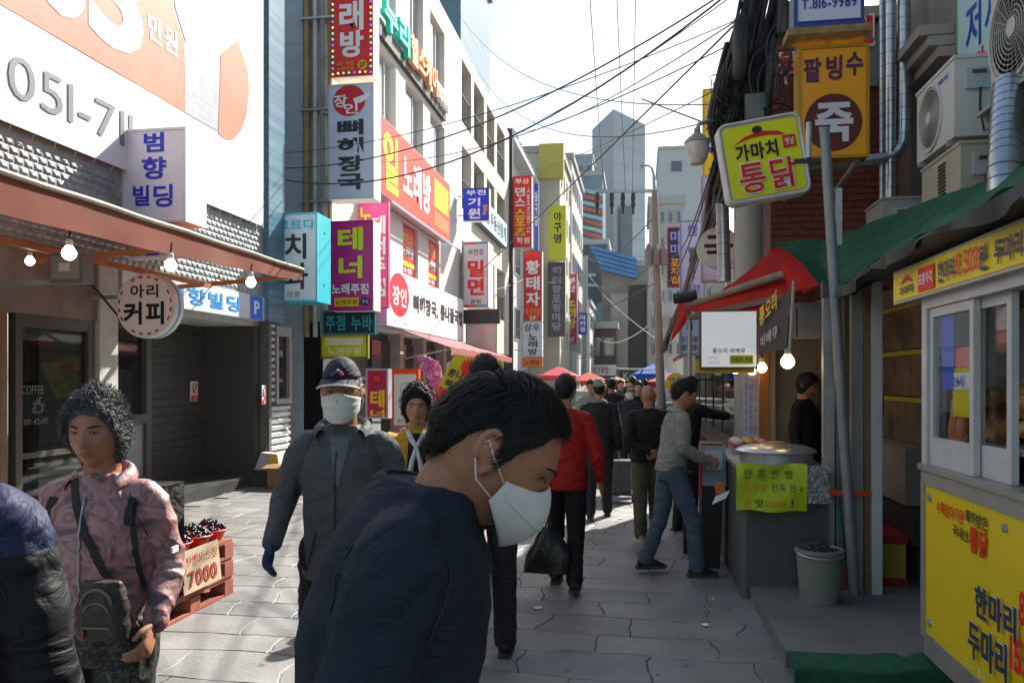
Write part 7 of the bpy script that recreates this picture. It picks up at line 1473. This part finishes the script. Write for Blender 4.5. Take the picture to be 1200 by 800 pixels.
# shopping trolley
q = onZ(728, 588); tl = thing('shopping_trolley', q, 'grey two wheeled shopping trolley rolling beside the bald man', 'trolley'); k = MB(); k.box((q.x-.15, q.y-.1, .13), (q.x+.13, q.y+.15, .55)); k.build('bag', cloth('trolley_grey', (.10, .10, .105)), tl); MB().bar((q.x-.15, q.y+.16, .08), (q.x-.15, q.y+.2, .95), .02, .02).build('handle', M_steel, tl); MB().box((q.x-.17, q.y-.12, .10), (q.x+.15, q.y+.17, .128)).build('frame', M_dark, tl)
for xo in (-.19, .15): k = MB(); k.lathe([(.001, -.015), (.08, -.015), (.08, .015), (.001, .015)], (q.x+xo, q.y, .08), 16, 'x'); k.build('wheel', M_black, tl)
# ------------------------------------------------------------------ fruit on pallets, cartons, flags, flowers
fx0 = -3.02
M_pal = mat('pallet_red', (.33, .10, .07), .7, .2, 6, dirt=.35, dirtcol=(.16, .10, .08))
def pallet(z, label, x0=-4.05, x1=fx0, y0=4.55, y1=5.58):
    o = thing('pallet', ((x0+x1)/2, (y0+y1)/2, z), label, 'pallet', 'red plastic pallets under the grapes')
    for i in range(5): xa = x0 + (x1-x0)*i/5 + .01; MB().box((xa, y0, z+.112), (xa + (x1-x0)/5 - .02, y1, z+.135)).build('deck_board', M_pal, o)
    for i in range(3): ya = y0 + (y1-y0-.12)*i/2; MB().box((x0, ya, z+.0), (x1, ya+.12, z+.022)).build('runner', M_pal, o)
    MB().box((x1-.13, y0+.125, z+.001), (x1-.001, y1-.125, z+.02)).build('runner', M_pal, o)
    for i in range(3):
        for j in range(3): ya = y0 + (y1-y0-.12)*i/2; xa = x0 + (x1-x0-.12)*j/2; MB().box((xa, ya, z+.022), (xa+.12, ya+.12, z+.112)).build('block', M_pal, o)
pallet(.0, 'lowest red plastic pallet standing on the sunlit paving'); pallet(.137, 'middle red plastic pallet of the stack under the grapes'); pallet(.274, 'top red plastic pallet carrying the baskets of grapes')
M_bas = mat('basket_red', (.62, .045, .02), .45, .08, 6); M_grape = mat('grape_black', (.012, .013, .024), .32, .4, 40, spec=.6)
gl_ = MB(); gl_.blob((0, 0, 0), .0135, 8, 6); gmesh = None
ns_ = ['front corner beside the price card', 'middle of the front row', 'end nearest the cap wearing man', 'back row behind the price card', 'back row by the flowered jacket', 'back row end', 'outer end beside the flowered sleeve']
for i, (x, y) in enumerate(((-3.16, 4.74), (-3.16, 5.01), (-3.16, 5.27), (-3.17, 5.50), (-3.45, 4.80), (-3.45, 5.08), (-3.45, 5.36))):
    z = .41; o = thing('grape_basket', (x, y, z), 'red basket heaped with black grapes, ' + ('front row, first from the price card end', 'front row, second basket along', 'front row, third basket along', 'front row, last basket at the pallet corner', 'back row, beside the flowered sleeve', 'back row, middle basket', 'back row, last basket')[i], 'fruit basket', 'grape baskets on the pallets')
    k = MB(); k.lathe([(.085, 0), (.125, .075), (.135, .08), (.13, .084), (.12, .078), (.08, .008), (.001, .006)], (x, y, z), 24); k.build('basket', M_bas, o, smooth=True)
    k = MB()
    for q in range(75):
        a = random.uniform(0, 6.283); r = .115*math.sqrt(random.random()); h = .07 + .085*(1-(r/.118)**2)*random.uniform(.75, 1.0)
        k.blob((x + r*math.cos(a), y + r*math.sin(a), z + h), random.uniform(.0125, .0165), 8, 6)
    tag(k.build('grapes', M_grape, o, smooth='all'), kind='stuff')
    k = MB(); 
    for q in range(3): a = random.uniform(0, 6.28); k.tube([(x, y, z+.13), (x + .03*math.cos(a), y + .03*math.sin(a), z+.165), (x + .05*math.cos(a), y + .05*math.sin(a), z+.16)], .003, 5)
    k.build('stems', mat('stem_green', (.12, .13, .04), .7), o)
cd_a, cd_b = onX(212, 650, fx0+.03), onX(256, 690, fx0+.03)
cc = thing('price_card', (fx0+.03, (cd_a.y+cd_b.y)/2, .2), 'brown cardboard price card reading 7000 propped on the red pallets', 'price card'); za, zb_ = onX(212, 698, fx0+.03).z, onX(212, 648, fx0+.03).z
k = MB(); k.prism([(fx0+.05, cd_a.y, za), (fx0+.05, cd_b.y, za), (fx0+.02, cd_b.y, zb_), (fx0+.02, cd_a.y, zb_)], (.005, 0, .001)); k.build('card', mat('cardboard', (.46, .36, .24), .85, .1, 6), cc)
F = Face(cc, (fx0+.058, cd_a.y, za), (0, cd_b.y-cd_a.y, 0), (-.03, 0, zb_-za)); F.text('샤뱅머스캇', .06, .12, .94, .38, '#8a2a22', .0); F.text('7000', .12, .5, .88, .88, '#8a2a22', .01)
# cartons by the shutter
bx_ = thing('cardboard_box', (WX+.5, 12.2, 0), 'open brown cardboard box on the paving by the silver shutter', 'box'); p = onZ(346, 570); M_cb = mat('box_brown', (.34, .20, .10), .8, .1, 5)
MB().box((p.x-.35, p.y-.2, 0), (p.x+.35, p.y+.2, .34)).build('box', M_cb, bx_); MB().prism([(p.x-.35, p.y-.2, .341), (p.x+.35, p.y-.2, .341), (p.x+.38, p.y-.33, .30), (p.x-.38, p.y-.33, .30)], (0, 0, .006)).build('flap', M_cb, bx_)
p = onZ(318, 568); b2_ = thing('dark_crate', (p.x, p.y, 0), 'dark crate topped with white and yellow packaging before the shutter', 'crate'); MB().box((p.x-.28, p.y-.15, 0), (p.x+.26, p.y+.15, .24)).build('crate', mat('crate_dark', (.04, .04, .038), .6), b2_); MB().prism([(p.x-.22, p.y-.12, .242), (p.x+.2, p.y-.12, .242), (p.x+.14, p.y-.1, .48), (p.x-.12, p.y-.1, .50)], (0, .18, 0)).build('packaging', mat('pack_white', (.55, .54, .5), .6), b2_); MB().prism([(p.x+.02, p.y-.125, .30), (p.x+.17, p.y-.125, .30), (p.x+.13, p.y-.105, .47), (p.x+.02, p.y-.105, .48)], (0, .004, 0)).build('yellow_print', paint('#c8a01e'), b2_)
# shop fronts under the soup sign: pink awning, stand signs, pennant, garland
pa_ = thing('pink_awning', (WX+.7, 20, 2.6), 'faded pink red awning below the white soup sign', 'awning'); y0_, y1_ = Yw(453)+.2, Yw(550)
k = MB(); k.grid(lambda u, v: V(WX+.3 + 1.15*v, y0_ + (y1_-y0_)*u, 2.76 - .42*v + .02*math.sin(u*50)*v), 40, 8); k.build('canopy', mat('pink_canvas', (.50, .12, .12), .75, .15, 2, transl=.3), pa_, smooth='all'); k = MB(); k.grid(lambda u, v: V(WX+1.46, y0_ + (y1_-y0_)*u, 2.34 - (.16 + .03*math.sin(u*120))*v), 90, 2); k.build('valance', mat('pink_canvas2', (.48, .15, .14), .75, transl=.3), pa_)
for y in (y0_+.3, (y0_+y1_)/2, y1_-.3): MB().tube([(WX+1.42, y, 2.33), (WX+.3, y, 2.1)], .018, 6).build('strut', M_steel, pa_)
t, F = blade_sign('magenta_stand_sign', 'magenta standing sign with a yellow character behind the man with the cap', 429, 490, 455, 432, 12.6, '#a0104e', .25, '#98a0a8', '#b0b4b8'); F.ell(.5, .2, .26, .12, '#7a1a3a'); F.up(); F.ell(.5, .2, .15, .07, '#c8322e'); F.text('테', .2, .42, .85, .78, '#c8a81e', .06); F.text('너', .2, .82, .85, .98, '#c8a81e', .06)
t, F = blade_sign('orange_stand_sign', 'white standing sign with an orange frame beside the ochre waistcoat', 460, 500, 490, 432, 12.4, '#b9b7b4', .15, '#c8441e', '#c8441e'); F.rect(0, 0, 1, .09, '#c8441e'); F.ell(.5, .34, .2, .1, '#8a8886'); F.up(); F.ell(.5, .34, .16, .08, '#b9b7b4'); F.text('커피', .2, .52, .7, .62, '#5a5856', .01); F.text('테이크아웃', .2, .86, .85, .93, '#5a5856', .01)
pn_ = thing('yellow_pennant', onY(535, 445, 11), 'yellow pennant banner with soup lettering and a red burst', 'banner'); q4 = [onY(533, 415, 11.4), onY(590, 424, 11.4), onY(566, 470, 11.4), onY(514, 452, 11.4)]
k = MB(); k.grid(lambda u, v: q4[0].lerp(q4[1], u).lerp(q4[3].lerp(q4[2], u), v) + V(0, .02*math.sin(u*6), 0), 12, 8); k.build('cloth', mat('pennant_yellow', (.62, .48, .02), .7, .06, 3), pn_, smooth='all')
uu, vv = q4[2]-q4[3], q4[0]-q4[3]; st_ = MB(); cst = q4[3] + uu*.42 + vv*.78 + V(0, -.03, 0)
st_.add([cst + (uu.normalized()*math.cos(a) + vv.normalized()*math.sin(a))*(.16 if i % 2 else .10) for i, a in enumerate(np.linspace(0, 6.283, 33)[:-1])], [tuple(range(32))[::-1]]); st_.build('red_burst', paint('#b8281e'), pn_)
lettering('콩나물국밥', q4[3] + uu*.06 + vv*.36 + V(0, -.035, 0), uu*.86, vv*.24, '#1c1a14', pn_, .05); lettering('뼈해장국', q4[3] + uu*.1 + vv*.06 + V(0, -.035, 0), uu*.7, vv*.22, '#1c1a14', pn_, .04)
fo_ = thing('flower_garland', onY(512, 470, 11.8), 'opening day flower stand of pink, white and red blossoms', 'flowers')
cl3 = ((.62, .12, .42), (.62, .50, .58), (.55, .04, .05), (.60, .28, .05)); fm = [MB() for _ in cl3]
for i in range(210):
    t_ = random.random(); px = 499 + 22*t_ + random.uniform(-8, 8) + 8*math.sin(t_*3); py = 422 + 72*t_ + random.uniform(-3, 3); c = onY(px, py, 11.8 + random.uniform(-.06, .06)); idx = random.choice((0, 0, 1) if t_ < .4 else (2, 2, 1, 3)); 
    for q in range(5):
        a = q*1.257 + i; fm[idx].blob(c + V(.03*math.cos(a), -.01, .03*math.sin(a)), (.022, .012, .022), 6, 4)
for q, m in enumerate(fm): tag(m.build('blossoms', mat('blossom%d' % q, cl3[q], .7, .15, 30), fo_, smooth='all'), kind='stuff')
for xo in (-.15, .15): c = onY(512, 470, 11.86); MB().tube([(c.x+xo, 11.95, 0), (c.x, 11.9, 1.9)], .015, 6).build('stand_leg', M_wood, fo_)
t, F = blade_sign('white_stand_board', 'pale poster board under the noodle sign', 546, 416, 582, 378, 24.9, '#b8b2aa', .1, '#8a8a88'); F.vtext('개업', .42, .15, .6, .9, '#c89a98', .02)
MB().box((t.location.x-.6, 24.85, t.location.z+1.0), (t.location.x+.6, 25.0, t.location.z+1.45)).build('dark_header', M_dark, t)
# the air itself: thin even haze in one closed box round the whole street
hz = MB(); hz.box((-90, -8, -1.0), (90, 230, 78)); hzo = tag(hz.build('haze', None), kind='stuff')
hm_ = bpy.data.materials.new('thin_haze'); hm_.use_nodes = True; N = hm_.node_tree.nodes; N.remove(N['Principled BSDF']); pv = N.new('ShaderNodeVolumePrincipled'); pv.inputs['Color'].default_value = (.86, .93, 1.0, 1); pv.inputs['Density'].default_value = .0004; pv.inputs['Anisotropy'].default_value = .0
hm_.node_tree.links.new(pv.outputs[0], N['Material Output'].inputs['Volume']); hzo.data.materials.clear(); hzo.data.materials.append(hm_)
# scratch data
for o_ in list(bpy.data.objects):
    if o_.name in ('t', 'f') and o_.users == 0: bpy.data.objects.remove(o_)
bpy.data.scenes.remove(WORK)
